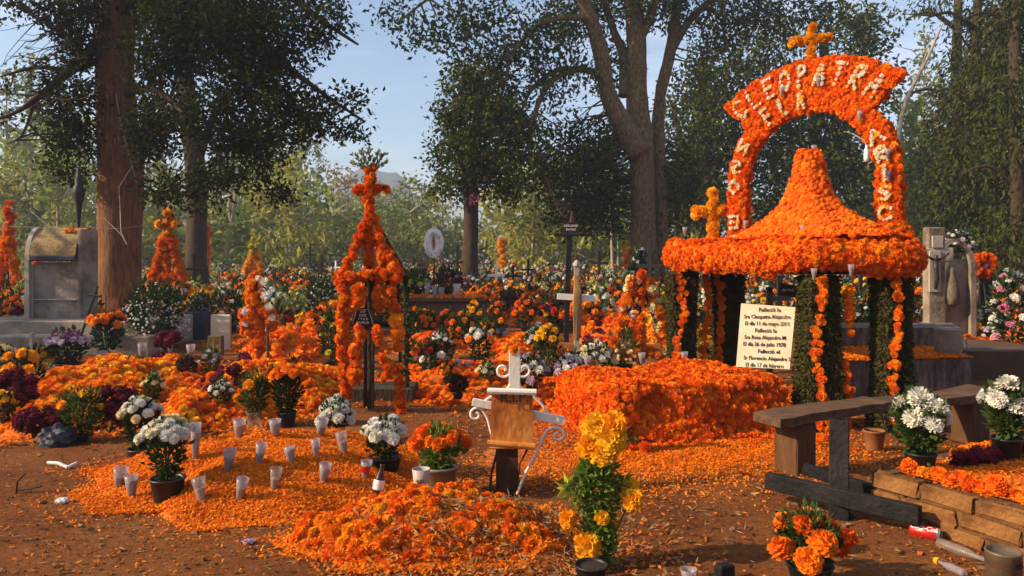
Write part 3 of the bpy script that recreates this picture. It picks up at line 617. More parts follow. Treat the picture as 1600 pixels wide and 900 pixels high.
# trees left of the frame: they throw the dappled shade
for q, (x, y, zt, r3) in enumerate(((-13.5, -2.2, 8.2, 2.5), (-14.5, 6.6, 6.3, 2.6), (-16.5, 11.5, 7.6, 3.4), (-25, 20, 10, 4.5))):
    tree(['small leafy tree nearest the camera beyond the left edge', 'second leafy tree beyond the left edge', 'third leafy tree beyond the left edge', 'taller tree far beyond the left edge'][q], (x, y, 0),
       [([(x, y, -.1), (x + .1, y, zt * .35), (x, y + .1, zt * .6), (x, y, zt * .8)], [.22, .17, .13, .05])] + [([(x, y, zt * .4), (x + math.cos(a) * r3 * .4, y + math.sin(a) * r3 * .4, zt * .6), (x + math.cos(a) * r3 * .8, y + math.sin(a) * r3 * .8, zt * .72)], [.08, .05, .02]) for a in (0.3, 2.2, 4.0, 5.2)],
       [(x + (rng.random() - .5) * r3 * 1.5, y + (rng.random() - .5) * r3 * 1.9, zt * (.45 + .42 * rng.random()), r3 * .42, r3 * .42, r3 * .24, .8 if q else 1.4) for _ in range(10 if q else 14)],
       'treeleaf', 'bark_dark', ls=.22, per=12, sig=.25, twig=.08)
CM = 1.25
# unseen trees added round and behind the camera to block skylight, deepening shade
for q, (x, y, zt, r3) in enumerate(((-5, -9, 11, 4.5), (2.5, -10, 12, 5), (9.5, -6, 11, 4.5), (13.5, 2, 11, 4.2), (17.5, 10, 12, 4.6), (-1.5, -17, 14, 5.5), (9, -16, 14, 5.5))):
    tree(['unseen broad tree behind the camera to the left', 'unseen broad tree straight behind the camera', 'unseen broad tree behind the camera to the right', 'unseen leafy tree beyond the right edge near the camera', 'unseen leafy tree beyond the right edge farther away', 'unseen taller tree far behind the camera', 'unseen taller tree farther back behind the camera to the right'][q], (x, y, 0),
       [([(x, y, -.1), (x + .1, y, zt * .35), (x, y + .1, zt * .6), (x, y, zt * .85)], [.35, .28, .2, .06])] + [([(x, y, zt * .35), (x + math.cos(a) * r3 * .4, y + math.sin(a) * r3 * .4, zt * .5), (x + math.cos(a) * r3 * .85, y + math.sin(a) * r3 * .85, zt * .62)], [.12, .08, .03]) for a in (0.3, 2.2, 4.0, 5.2)],
       [(x + (rng.random() - .5) * r3 * 1.5, y + (rng.random() - .5) * r3 * 1.5, zt * (.3 + .6 * rng.random()), r3 * .5, r3 * .5, r3 * .35, .9) for _ in range(11)],
       'treeleaf2', 'bark_dark', ls=.34, per=10, sig=.3, twig=.03)
# far pale woodland behind the cemetery (three base forms, copied)
def far_tree(kind, mat, bark, h=14, w=4, label='', trunkr=.16, n=26, cover=1.0, ls=.5, needle=False, clear=.15, name='woodland_tree'):
    bl = []
    for q in range(n):
        f = clear + (1 - clear) * (q + .5) / n; ww = w * (math.sin(math.pi * min(1, f * .9 + .08)) ** .6 if kind == 'round' else (1 - f) ** .8 + .12)
        a = rng.random() * 6.28; d = rng.random() * ww * .55
        bl.append((math.cos(a) * d, math.sin(a) * d, f * h, ww * .36, ww * .36, h / n * 1.5, cover))
    limbs = [([(0, 0, -.1), (.1, 0, h * .3), (-.1, .1, h * .65), (.05, 0, h * .97)], [trunkr, trunkr * .8, trunkr * .5, .03])]
    limbs += [([(0, 0, h * f_), (math.cos(a) * w * .25, math.sin(a) * w * .25, h * (f_ + .08)), (math.cos(a) * w * .45, math.sin(a) * w * .45, h * (f_ + .14))], [trunkr * .4, trunkr * .25, .02]) for f_, a in ((.3, .5), (.42, 3.2), (.5, 5), (.62, 1.8))]
    return tree(label, (0, 0, 0), limbs, bl, mat, bark, ls=ls, per=7, sig=.38, sides=6, twig=.05, needle=needle, name=name)
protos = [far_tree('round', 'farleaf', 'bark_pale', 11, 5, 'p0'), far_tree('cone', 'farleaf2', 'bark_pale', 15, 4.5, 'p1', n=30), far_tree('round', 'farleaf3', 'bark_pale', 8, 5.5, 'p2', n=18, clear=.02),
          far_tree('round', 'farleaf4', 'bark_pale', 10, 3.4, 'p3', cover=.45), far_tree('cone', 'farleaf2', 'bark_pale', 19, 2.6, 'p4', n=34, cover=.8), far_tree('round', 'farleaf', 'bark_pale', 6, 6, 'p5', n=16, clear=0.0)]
flab = ['pale green broadleaf tree in the hazy woodland behind the cemetery', 'blue-green conical tree in the hazy woodland behind the cemetery', 'yellow-green bushy tree at the edge of the far woodland',
        'thin brownish half-bare tree in the hazy woodland', 'tall slender airy tree rising from the hazy woodland', 'low spreading pale green tree at the foot of the woodland']
def copy_thing(root, loc, rz=0, s=1.0, label=None, group=None, sz=None):
    r = root.copy(); col.objects.link(r); r.location = loc; r.rotation_euler = (0, 0, rz); r.scale = (s, s, sz or s); r['_w'] = (0, 0, 0)
    if label: r['label'] = label
    if group: r['group'] = group
    for ch in root.children:
        c = ch.copy(); col.objects.link(c); c.parent = r
        for gc in ch.children:
            d = gc.copy(); col.objects.link(d); d.parent = c
    return r
def drop_thing(root):
    for ch in list(root.children_recursive): bpy.data.objects.remove(ch)
    bpy.data.objects.remove(root)
rt = np.random.default_rng(77)
# (photo px, top py, depth, kind)
FT = [(10, 190, 62, 4), (50, 178, 48, 1), (92, 250, 44, 0), (75, 215, 70, 1), (130, 240, 60, 0), (20, 270, 50, 2), (235, 250, 60, 3), (255, 300, 50, 2), (345, 240, 62, 3), (365, 300, 48, 5), (395, 245, 70, 0), (435, 212, 55, 0), (470, 225, 60, 1), (455, 290, 45, 2),
      (498, 245, 72, 4), (522, 278, 80, 3), (545, 288, 70, 3), (585, 305, 62, 2), (612, 308, 75, 0), (640, 290, 55, 0), (625, 320, 80, 3), (668, 315, 62, 2), (690, 290, 78, 3), (800, 300, 52, 2), (835, 285, 50, 2), (865, 300, 60, 0), (905, 290, 58, 2), (935, 280, 50, 5), (960, 300, 62, 2),
      (985, 300, 58, 0), (1060, 300, 60, 2), (1075, 250, 70, 0), (1420, 180, 44, 0), (1445, 95, 62, 4), (1400, 280, 50, 5), (1465, 150, 55, 1), (1440, 240, 50, 5), (1500, 260, 46, 5), (1560, 250, 46, 5), (1600, 260, 46, 5), (1370, 270, 55, 5), (1170, 300, 58, 5), (1230, 320, 60, 5), (1310, 320, 60, 5),
      (530, 330, 66, 5), (490, 335, 60, 5), (410, 335, 60, 5), (570, 345, 70, 5), (700, 340, 66, 5), (760, 340, 64, 5), (880, 345, 66, 5), (300, 330, 64, 5), (170, 320, 60, 5), (110, 330, 56, 5), (40, 325, 60, 5), (-40, 260, 55, 1), (-90, 230, 55, 0), (1680, 220, 50, 0), (1760, 240, 50, 1), (650, 350, 90, 2), (600, 350, 90, 2), (550, 340, 100, 0), (480, 340, 95, 2), (840, 340, 80, 5), (950, 345, 84, 5), (340, 345, 80, 5), (250, 345, 76, 5)]
HH = [11, 15, 8, 10, 19, 6]
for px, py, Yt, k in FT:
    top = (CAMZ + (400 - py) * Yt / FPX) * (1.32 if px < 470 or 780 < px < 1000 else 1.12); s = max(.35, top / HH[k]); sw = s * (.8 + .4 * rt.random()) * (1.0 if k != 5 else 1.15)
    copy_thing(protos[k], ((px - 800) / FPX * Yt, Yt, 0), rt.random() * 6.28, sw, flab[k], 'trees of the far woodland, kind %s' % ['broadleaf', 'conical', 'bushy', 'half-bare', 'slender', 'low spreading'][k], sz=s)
for p_ in protos: drop_thing(p_)
# pale leaning and upright bare trunks at the wood's edge
for px0, py0, px1, py1, Yt, rp, lab in ((1408, 185, 1452, 85, 36, 3.2, 'pale leaning bare trunk right of the flower arch'), (355, 400, 365, 325, 46, 2.2, 'pale bare sapling right of the slimmer dark tree'), (375, 395, 374, 330, 48, 1.8, 'second pale bare sapling right of the slimmer dark tree'), (957, 410, 955, 320, 44, 2.4, 'thin pale trunk just left of the forked oak'), (966, 412, 966, 350, 46, 1.6, 'thinner pale trunk close to the forked oak')):
    a = at(px0, py0, Yt); b_ = at(px1, py1, Yt); bs = Vector((a.x - (b_.x - a.x) * .3, a.y, 0)) if py0 < 300 else Vector((a.x, a.y, 0))
    r_ = thing('bare_tree', lab, 'tree', bs); g = G(); P, rr = resample([bs, (bs + a) / 2 + Vector((.1, 0, 0)), a, b_, b_ + (b_ - a) * .5], [rp * Yt / FPX * q for q in (1.5, 1.3, 1.1, .8, .3)]); g.tube(P, rr, 8, noise=.06); g.build('trunk', M['bark_pale'], r_, smooth=True)
    g = G()
    for q in range(4): e = b_ + Vector((rt.normal(0, 1), 0, rt.random() * 1.6)); g.tube([b_ - (b_ - a) * q * .15, (b_ + e) / 2, e], [.03, .02, .008], 4, cap=False)
    g.build('branches', M['bark_pale'], r_)
# cord on the reddish trunk
r_ = thing('cord', 'thin white cord looped round the reddish trunk and stretched to the left', 'cord', at(190, 360, 16.9))
g = G(); g.tube([at(181, 145, 16.93), at(190, 200, 16.9), at(202, 240, 16.93), at(213, 285, 17.0)], .009, 5); g.tube([at(222, 225, 17.1), at(205, 262, 16.9), at(186, 292, 16.85), at(188, 330, 16.88), at(189, 362, 16.86), at(198, 382, 16.88)], .012, 5); g.tube([at(162, 340, 17.0), at(188, 365, 16.9), at(198, 380, 16.9)], .008, 5)
g.tube([at(-40, 352, 16.2), at(80, 356, 16.4), at(189, 357, 16.85), at(240, 350, 17.5)], .005, 4); g.build('rope', M['cement_lt'], r_)
# ------------------------------------------------------------------ the big flower-covered grave: canopy, arch, bed
A = np.array([2.85, 7.15]); B = np.array([3.48, 7.05]); C = np.array([2.05, 9.3]); D = np.array([2.68, 9.55])
canopy = thing('flower_canopy', 'large canopy of orange marigolds with a bell-shaped crown and lettered flower arch, right of centre', 'flower canopy', (2.75, 8.26, 0))
# columns: square posts wrapped in moss sprigs, a marigold garland down the near corners
def moss_column(p, w_, z1, garl, seed):
    g = G(); g.box((p[0], p[1], z1 / 2), (w_ * .9, w_ * .9, z1), mat=0)
    n = 6500; s = rng.integers(0, 4, n); u = (rng.random(n) - .5) * w_; z = rng.random(n) * z1
    nx = np.array([1, 0, -1, 0])[s]; ny = np.array([0, 1, 0, -1])[s]; bulge = 1 + .12 * np.sin(z * 3 + seed)
    P = np.stack([p[0] + (nx * w_ / 2 + ny * u) * bulge, p[1] + (ny * w_ / 2 + nx * u) * bulge, z], 1)
    leafcloud(g, P, np.stack([nx, ny, -rng.random(n) * 1.5], 1) + rng.normal(0, .35, (n, 3)), .042, mat=1)
    o = g.build('column', [M['bark_dark'], M['moss']], canopy)
    for (dx, dy, zt, zb, wob) in garl:
        z = np.arange(zb, zt, .055); P = np.stack([p[0] + dx + wob * np.sin(z * 5 + seed), np.full(len(z), p[1] + dy - .02), z], 1)
        P = np.repeat(P, 2, 0) + rng.normal(0, .016, (len(z) * 2, 3))
        GR.append((P, np.tile([-.35, -.9, .1], (len(P), 1))))
GR = []
moss_column(A, .30, 1.42, [(-.06, -.17, 1.42, .06, .03), (.22, -.12, 1.3, .95, .01), (.20, -.12, .62, .05, .02)], 1)
moss_column(B, .27, 1.42, [(-.04, -.16, 1.42, .05, .02)], 2)
moss_column(C, .29, 1.42, [(-.06, -.16, 1.42, .06, .05), (.28, -.05, 1.38, .1, .03)], 3)
moss_column(D, .28, 1.42, [(-.15, -.16, 1.42, .15, .02)], 4)
# roof: rounded slab
def rim_fn(ex, zc, hz):
    cs = [np.array([1.86, 9.5]), np.array([2.62, 6.93]), np.array([3.62, 6.82]), np.array([4.05, 7.9]), np.array([3.0, 9.75])]
    pts = []
    for k in range(5):
        p0, p1, p2 = cs[k - 1], cs[k], cs[(k + 1) % 5]; a = p1 + (p0 - p1) / np.linalg.norm(p0 - p1) * .3; b_ = p1 + (p2 - p1) / np.linalg.norm(p2 - p1) * .3
        for q in np.linspace(0, 1, 7): pts.append((1 - q) ** 2 * a + 2 * q * (1 - q) * p1 + q * q * b_)
    pts = np.array(pts + [pts[0]]); seg = np.concatenate([[0], np.cumsum(np.linalg.norm(np.diff(pts, axis=0), axis=1))]); seg /= seg[-1]; cen = np.mean(cs, 0)
    def f(u, v):
        u_ = np.mod(u, 1); x = np.interp(u_, seg, pts[:, 0]); y = np.interp(u_, seg, pts[:, 1]); dx, dy = x - cen[0], y - cen[1]; L = np.sqrt(dx * dx + dy * dy)
        r = np.cos(v) * ex - ex; wav = 1 + .09 * np.sin(u * 43.98) + .07 * np.sin(u * 25.13 + 1) + .05 * np.sin(u * 81.7 + v * 3)
        return np.stack([x + dx / L * (r + ex * .45) * wav, y + dy / L * (r + ex * .45) * wav, zc + .014 * np.sin(u * 18.85 + 1) + .012 * np.sin(u * 37.7) + hz * np.sin(v) * wav], -1)
    return f, pts, cen
rf, rpts, rcen = rim_fn(.17, 1.595, .155)
S_rim = Surf(rf, (0, 1), (-1.45, 1.5), 1)
def in_poly(P, k=1.0):
    X_, Y_ = (P[..., 0] - rcen[0]) / k + rcen[0], (P[..., 1] - rcen[1]) / k + rcen[1]; ins = np.zeros(X_.shape, bool); n = len(rpts)
    for i in range(n - 1):
        x1, y1 = rpts[i]; x2, y2 = rpts[i + 1]; c = ((y1 > Y_) != (y2 > Y_)) & (X_ < (x2 - x1) * (Y_ - y1) / (y2 - y1 + 1e-12) + x1); ins ^= c
    return ins
bc = np.array([3.02, 7.8]); ax1 = np.array([-.33, .944]); ax2 = np.array([.944, .33])
bprof_r = np.array([0.0, .10, .125, .15, .185, .24, .35, .54, .80, 1.04]); bprof_z = np.array([2.66, 2.65, 2.60, 2.46, 2.33, 2.20, 2.07, 1.95, 1.835, 1.72])
bs_ = np.linspace(0, 1, len(bprof_r))
def bell(u, v):
    r = np.interp(v, bs_, bprof_r); z = np.interp(v, bs_, bprof_z); bl_ = np.clip((r - .15) / .5, 0, 1); k1 = (1 + .12 * bl_) * r * np.cos(u); k2 = (1 - .42 * bl_) * r * np.sin(u)
    return np.stack([bc[0] + ax1[0] * k1 + ax2[0] * k2, bc[1] + ax1[1] * k1 + ax2[1] * k2, z + .012 * np.sin(u * 7)], -1)
S_bell = Surf(bell, (0, 6.283), (0.02, .93), -1)
g = G(); S_rim.mesh(g, 90, 12)
top = np.array([[p[0], p[1], 1.775] for p in (rpts[:-1] - rcen) * .98 + rcen]); nn = len(top); cc = np.array([[rcen[0], rcen[1], 1.80]]); g.add(np.concatenate([top, cc]), [[i, (i + 1) % nn, nn] for i in range(nn)], 0, .5)
bot = top.copy(); bot[:, 2] = 1.44; g.add(np.concatenate([bot, cc * [1, 1, 0] + [0, 0, 1.40]]), [[(i + 1) % nn, i, nn] for i in range(nn)], 1, .5)
g.build('roof', [M['deep'], M['wood_dark']], canopy)
g = G(); S_bell.mesh(g, 40, 24); g.build('bell_crown', M['deep'], canopy)
HPs, HNs, HMs = [], [], []
def addh(P, Nn, mat): HPs.append(P); HNs.append(Nn); HMs.extend([mat] * len(P)) if isinstance(mat, str) else HMs.extend(mat)
P, Nn = S_rim.sample(.053); addh(P, Nn, ['deep' if q < .55 else 'orange' for q in rng.random(len(P))])
P, Nn = S_bell.sample(.047, keep=lambda P: in_poly(P, .99)); addh(P, Nn, ['deep' if q < .8 else 'orange' for q in rng.random(len(P))])
Pt = np.stack([rng.random(5000) * 2.4 + 1.6, rng.random(5000) * 3.4 + 6.5, np.full(5000, 1.765)], 1); Pt = Pt[in_poly(Pt, .97)]; Pt, Nt = thin(Pt, np.tile([0, 0, 1.], (len(Pt), 1)), .052); addh(Pt, Nt, 'deep')
for P, Nn in GR: addh(P, Nn, ['deep' if q < .3 else 'orange' for q in rng.random(len(P))])
# arch in its own plane
AL, AR = np.array([2.70, 9.1]), np.array([3.77, 7.68]); am = (AL + AR) / 2; e1 = (AR - AL) / np.linalg.norm(AR - AL); nrm = np.array([e1[1], -e1[0]])
if nrm[1] > 0: nrm = -nrm
ARC = 2.40; RM = .90
def arch_w(u, z, t): return np.stack([am[0] + e1[0] * u + nrm[0] * t, am[1] + e1[1] * u + nrm[1] * t, z], -1)
def path(s, r):                         # s 0..1 from the left foot over the top to the right foot
    s = np.asarray(s); leg = ARC - 1.70; L = 2 * leg + math.pi * RM; d = s * L; a = np.clip((d - leg) / RM, 0, math.pi)
    u = np.where(d < leg, -r, np.where(d > L - leg, r, -r * np.cos(a))); z = np.where(d < leg, 1.70 + d, np.where(d > L - leg, 1.70 + (L - d), ARC + r * np.sin(a) * 1.0)); return u, z, np.where((d < leg) | (d > L - leg), -1, a)
def rout(s):
    _, _, a = path(s, 1.0); ban = (a > R(43)) & (a < R(137)); e = np.abs(a - R(90)) / R(47)
    return np.where(ban, 1.32 + .12 * e ** 2, 1.01)
def rin(s): return .785 + 0 * s
TH = .04
def arch_face(sgn):
    def f(s, w_):
        ri, ro = rin(s), rout(s); r = ri + (ro - ri) * w_; u, z, _ = path(s, r); return arch_w(u, z, sgn * TH + sgn * .03 * np.sin(np.pi * w_))
    return f
S_front = Surf(arch_face(1), (0, 1), (0, 1), 1); S_back = Surf(arch_face(-1), (0, 1), (0, 1), -1)
def edge(rf_):
    def f(s, w_): u, z, _ = path(s, rf_(s)); return arch_w(u, z, (w_ * 2 - 1) * TH)
    return f
S_out = Surf(edge(rout), (0, 1), (0, 1), 1); S_in = Surf(edge(rin), (0, 1), (0, 1), -1)
g = G(); [s_.mesh(g, 120, 3) for s_ in (S_front, S_back, S_out, S_in)]; arch_o = g.build('arch', M['deep'], canopy)
def fixn(P, Nn, want): 
    sgn = np.sign((Nn * want).sum(1)); return P, Nn * np.where(sgn == 0, 1, sgn)[:, None]
fn3 = np.array([nrm[0], nrm[1], 0])
P, Nn = S_front.sample(.043); P, Nn = fixn(P, Nn, fn3); addh(P, Nn, ['deep' if q < .75 else 'orange' for q in rng.random(len(P))])
P, Nn = S_back.sample(.075); P, Nn = fixn(P, Nn, -fn3); addh(P, Nn, 'deep')
cen3 = np.array([am[0], am[1], ARC])
P, Nn = S_out.sample(.048); P, Nn = fixn(P, Nn, P - cen3); addh(P, Nn, ['deep' if q < .5 else 'orange' for q in rng.random(len(P))])
P, Nn = S_in.sample(.06); P, Nn = fixn(P, Nn, cen3 - P); addh(P, Nn, 'deep')
# the swelling at the foot of the right leg
d_ = rng.normal(0, 1, (150, 3)); d_ /= np.linalg.norm(d_, axis=1)[:, None]; d_[:, 2] = np.abs(d_[:, 2]) * .8; addh(np.array([3.79, 7.62, 1.76]) + d_ * [.16, .16, .22], d_, 'orange')
P = np.concatenate(HPs); Nn = np.concatenate(HNs); heads(canopy, P, Nn, .036, 'mari', HMs, 300, rest='marigold_covering')
# white flower letters laid on the arch
LP = []
def put_letter(ch, s0, w0, ds, dw, rot=0, tilt=0):
    for a, b_ in stroke_pts(ch, .22):
        if rot == 0: s_, w__ = s0 + (a - .5) * ds, w0 + (b_ - .5) * dw
        else: s_, w__ = s0 + rot * (.5 - b_) * ds, w0 + (a - .5) * dw
        f = arch_face(1)(np.array([s_]), np.array([w__]))[0]; LP.append(f + fn3 * .042)
L_tot = 2 * (ARC - 1.70) + math.pi * RM; sofs = lambda deg: ((ARC - 1.70) + R(deg) * RM) / L_tot
for i, ch in enumerate('CLEOPATRA'):
    put_letter(ch, sofs(48 + i * 10.4), .70, .023, .40)
for i, ch in enumerate('FLA'): put_letter(ch, sofs(60 + i * 14), .20, .022, .30)
for i, ch in enumerate('NSOES'): put_letter(ch, sofs(31 - i * 15) if i < 3 else .07 - (i - 3) * .055, .5, .032, .66, rot=0 if i < 0 else -1)
for i, ch in enumerate('ARISC'): put_letter(ch, 1 - (.265 - i * .047), .5, .032, .66, rot=1)
LP = np.array(LP); pk = {}
for nm_, idx in (('white_flower', np.arange(len(LP))),):
    heads(canopy, LP[idx], np.tile(fn3 + [0, 0, .1], (len(idx), 1)), .0215, 'mum', ['gold' if q < .08 else 'cream' if q < .7 else 'white' for q in rng.random(len(idx))], 0, rest='flower_lettering', jit=.3)
tag([c for c in canopy.children if c.name.startswith('flower_lettering')][0], 'pale flowers spelling the words on the arch')
# yellow cross on top, second yellow cross on the far corner
def flower_cross(root, c, h, w_, dirv, armz, r, mat, step=None, th=1):
    step = step or r * .8; P = []
    for z in np.arange(0, h, step): P.append(c + np.array([0, 0, z]))
    for u in np.arange(-w_ / 2, w_ / 2 + .001, step): P.append(c + np.array([dirv[0] * u, dirv[1] * u, armz + .1 * u]))
    P = np.repeat(np.array(P), 3 * th, 0); Nn = rng.normal(0, 1, P.shape); Nn /= np.linalg.norm(Nn, axis=1)[:, None]; P = P + Nn * r * .45
    heads(root, P, Nn, r, 'mari', mat, 0, rest='flower_covering'); return P
xr = thing('flower_cross', 'small golden marigold cross on the very top of the flower arch', 'flower cross', tuple(arch_w(np.array(.04), np.array(3.70), 0)))
flower_cross(xr, np.array(xr.location), .40, .38, (.93, -.3), .25, .040, 'gold'); g = G(); g.tube([xr.location, xr.location + Vector((0, 0, .34))], .02, 6); g.build('stake', M['wood'], xr)
xr = thing('flower_cross', 'yellow marigold cross standing at the far left corner of the canopy roof', 'flower cross', (2.42, 9.25, 1.72))
flower_cross(xr, np.array(xr.location), .68, .40, (1, -.2), .42, .055, 'gold'); g = G(); g.tube([xr.location, xr.location + Vector((0, 0, .66))], .02, 6); g.build('stake', M['wood'], xr)
# glass candle holders tucked into the flowers
def on_arch(s_, w__): return arch_face(1)(np.array([s_]), np.array([w__]))[0] + fn3 * .055
for k, (p, lab) in enumerate((((at(1058, 432, 9.28)), 'small glass candle holder under the canopy rim above the far left column'), (at(1150, 430, 8.15), 'glass candle holder tucked under the middle of the canopy rim'), (at(1197, 436, 7.7), 'glass candle holder under the rim right above the cream board'), (at(1272, 434, 7.0 - .12), 'glass candle holder under the rim above the near left column'),
        (at(1070, 366, 9.2), 'lilac glass candle holder on top of the far left end of the canopy rim'), (at(1255, 366, 7.35), 'glass candle holder at the foot of the bell-shaped crown'), (at(1272, 240, 7.8), 'glass candle holder standing on the very tip of the bell-shaped crown'), (at(1165, 356, 8.9), 'glass candle holder at the foot of the left leg of the arch'),
        (Vector(on_arch(sofs(76), .42)), 'glass candle holder stuck in the arch below the letters, left of its middle'), (Vector(on_arch(sofs(101), .46)), 'glass candle holder stuck in the arch below the letters, right of its middle'), (Vector(on_arch(sofs(138), .42)), 'greenish glass candle holder in the right shoulder of the arch'),
        (Vector(on_arch(1 - .155, .7)), 'lower glass candle holder on the right leg of the arch'), (Vector(on_arch(1 - .205, .75)), 'upper glass candle holder on the right leg of the arch'), (at(1378, 385, 7.0), 'glass candle holder in the flowers at the foot of the right arch leg'), (at(1330, 428, 6.75), 'glass candle holder under the rim between the two near columns'))):
    glass(p, .085, .022, .5, 'cup', lab, 'candle holders tucked into the flower canopy', cat='candle holder')
# hanging bottle on a wire
b_ = at(1354, 238, 7.5); r_ = thing('hanging_bottle', 'small white bottle hanging from a wire inside the right side of the arch', 'bottle', b_)
g = G(); g.lathe(b_, [(.001, -.09), (.022, -.09), (.026, -.06), (.024, .02), (.012, .05), (.01, .07), (.001, .07)], 12); g.build('bottle_body', M['whitepaint'], r_, smooth=True)
g = G(); g.tube([b_ + Vector((0, 0, .07)), b_ + Vector((-.02, 0, .12)), b_ + Vector((-.12, .05, .19)), b_ + Vector((-.2, .05, .21))], .006, 5); g.build('wire', M['cement_lt'], r_)
# cream board with handwriting
bd = thing('memorial_board', 'cream board with black handwritten lines leaning at the head of the flower bed', 'memorial board', (2.62, 7.66, .5))
a0, a1, a2, a3 = at(1150, 573, 7.84), at(1234, 577, 7.50), at(1243, 480, 7.56), at(1158, 474, 7.90)
g = G(); nb = (a1 - a0).cross(a3 - a0).normalized(); off = nb * .012
V = [a0, a1, a2, a3, a0 - off * 2, a1 - off * 2, a2 - off * 2, a3 - off * 2]
g.add([tuple(v) for v in V], [[0, 1, 2, 3], [7, 6, 5, 4], [4, 5, 1, 0], [5, 6, 2, 1], [6, 7, 3, 2], [7, 4, 0, 3]]); bo = sub(g.build('panel', M['board'], bd))
ux = (a1 - a0).normalized(); uy = (a3 - a0).normalized(); uy = (uy - ux * uy.dot(ux)).normalized(); uz = ux.cross(uy); rot = Matrix((ux, uy, uz)).transposed().to_euler()
W_, H_ = (a1 - a0).length, (a3 - a0).length
for i, (tx, x0) in enumerate((('Falleció la', .34), ('Sra Cleopatra Alejandre', .06), ('El día 11 de mayo 2011', .08), ('Falleció la', .27), ('Sra Rosa Alejandre M.', .07), ('El día 26 de julio 1978', .05), ('Falleció el', .33), ('Sr Florencio Alejandre S.', .06), ('El día 17 de febrero', .1))):
    text_mesh(tx, .056, a3 + ux * (x0 * W_) - uy * (H_ * (.13 + i * .107)) + uz * .003, rot, M['ink'], bo, 'handwritten_line', sx=.86 if len(tx) > 15 else 1.0)
p0 = at(1215, 474, 7.75); r_ = thing('small_plaque', 'small blue-grey plaque on a black post behind the cream board', 'plaque', Vector((p0.x, 8.0, 0)))
g = G(); g.box((p0.x, 8.0, .6), (.06, .05, 1.35)); g.build('post', M['iron_black'], r_); g = G(); g.box(tuple(at(1232, 454, 8.0)), (.2, .02, .13), Matrix.Rotation(.15, 3, 'Y'), bev=.004); po = g.build('plate', M['blueplaque'], r_)
text_mesh('EN PAZ', .035, at(1222, 455, 7.98), (R(90), .0, 0), M['whitepaint'], r_, 'lettering')

# flower bed in front of the canopy
bu, bv = np.array([.933, .36]), np.array([-.36, .933]); bo_ = np.array([.86, 6.42]); BL, BW, BH = 1.78, 1.12, .47
bed = thing('flower_bed_grave', 'raised grave completely covered with deep orange marigolds in front of the canopy', 'grave', (bo_[0] + .6, bo_[1] + .9, 0))
def bp(u, v, z): return np.stack([bo_[0] + bu[0] * u + bv[0] * v, bo_[1] + bu[1] * u + bv[1] * v, z + 0 * u], -1)
wv = lambda a, b_: .02 * np.sin(a * 6) + .015 * np.sin(b_ * 9 + a * 3)
S = [Surf(lambda u, v: bp(u, -.17 * np.abs(1 - v / BH) ** 1.4 + .035 * np.sin(u * 4 + 1) + .025 * np.sin(u * 7) + .07 * (v / BH) ** 6 + .012 * np.sin(v * 20 + u * 5), v), (0, BL), (0.02, BH), 1), Surf(lambda u, v: bp(u, v, BH + 1.4 * wv(u, v) - .07 * np.exp(-v / .07) - .07 * np.exp(-u / .07)), (0, BL), (0, BW), 1), Surf(lambda v, z: bp(.02 * np.sin(v * 8) - .08 * (1 - z / BH) + .05 * (z / BH) ** 6, v, z), (0, BW), (.02, BH), 1)]
g = G(); [s_.mesh(g, 16, 8) for s_ in S]; g.build('grave_box', M['deep'], bed)
want = [np.array([-bv[0], -bv[1], .2]) * 1.0, np.array([0, 0, 1.]), np.array([-bu[0], -bu[1], .2])]
want[0] = np.array([.36, -.933, .2])
PP, NN, MM = [], [], []
for s_, w_ in zip(S, want):
    P, Nn = s_.sample(.05); P, Nn = fixn(P, Nn, w_); PP.append(P); NN.append(Nn)
P = np.concatenate(PP); Nn = np.concatenate(NN); heads(bed, P, Nn, .04, 'mari', ['deep' if q < .7 else 'orange' for q in rng.random(len(P))], 300, rest='marigold_covering')
n = 170; uu = rng.random(n) * 1.9 - .1; vv = -.16 - np.abs(rng.normal(0, .16, n)); P = bp(uu, vv, .02 + np.maximum(0, .10 + vv * .4) * rng.random(n)); heads(bed, P, np.tile([0, -.3, 1.], (n, 1)) + rng.normal(0, .3, (n, 3)), .036, 'mari', ['deep' if q < .5 else 'orange' for q in rng.random(n)], 0, rest='spilled_marigolds')
for k, (u, v, lab) in enumerate(((.35, 1.2, 'round pale glass jar at the far left of the deep orange bed top'), (1.0, 1.25, 'whitish candle glass at the far edge of the bed top'), (1.45, 1.15, 'small dark glass jar near the cream board'))):
    glass(Vector(bp(np.array(u), np.array(v), .50)), .10, .03, .5, 'cup', lab, 'jars on the flower bed')

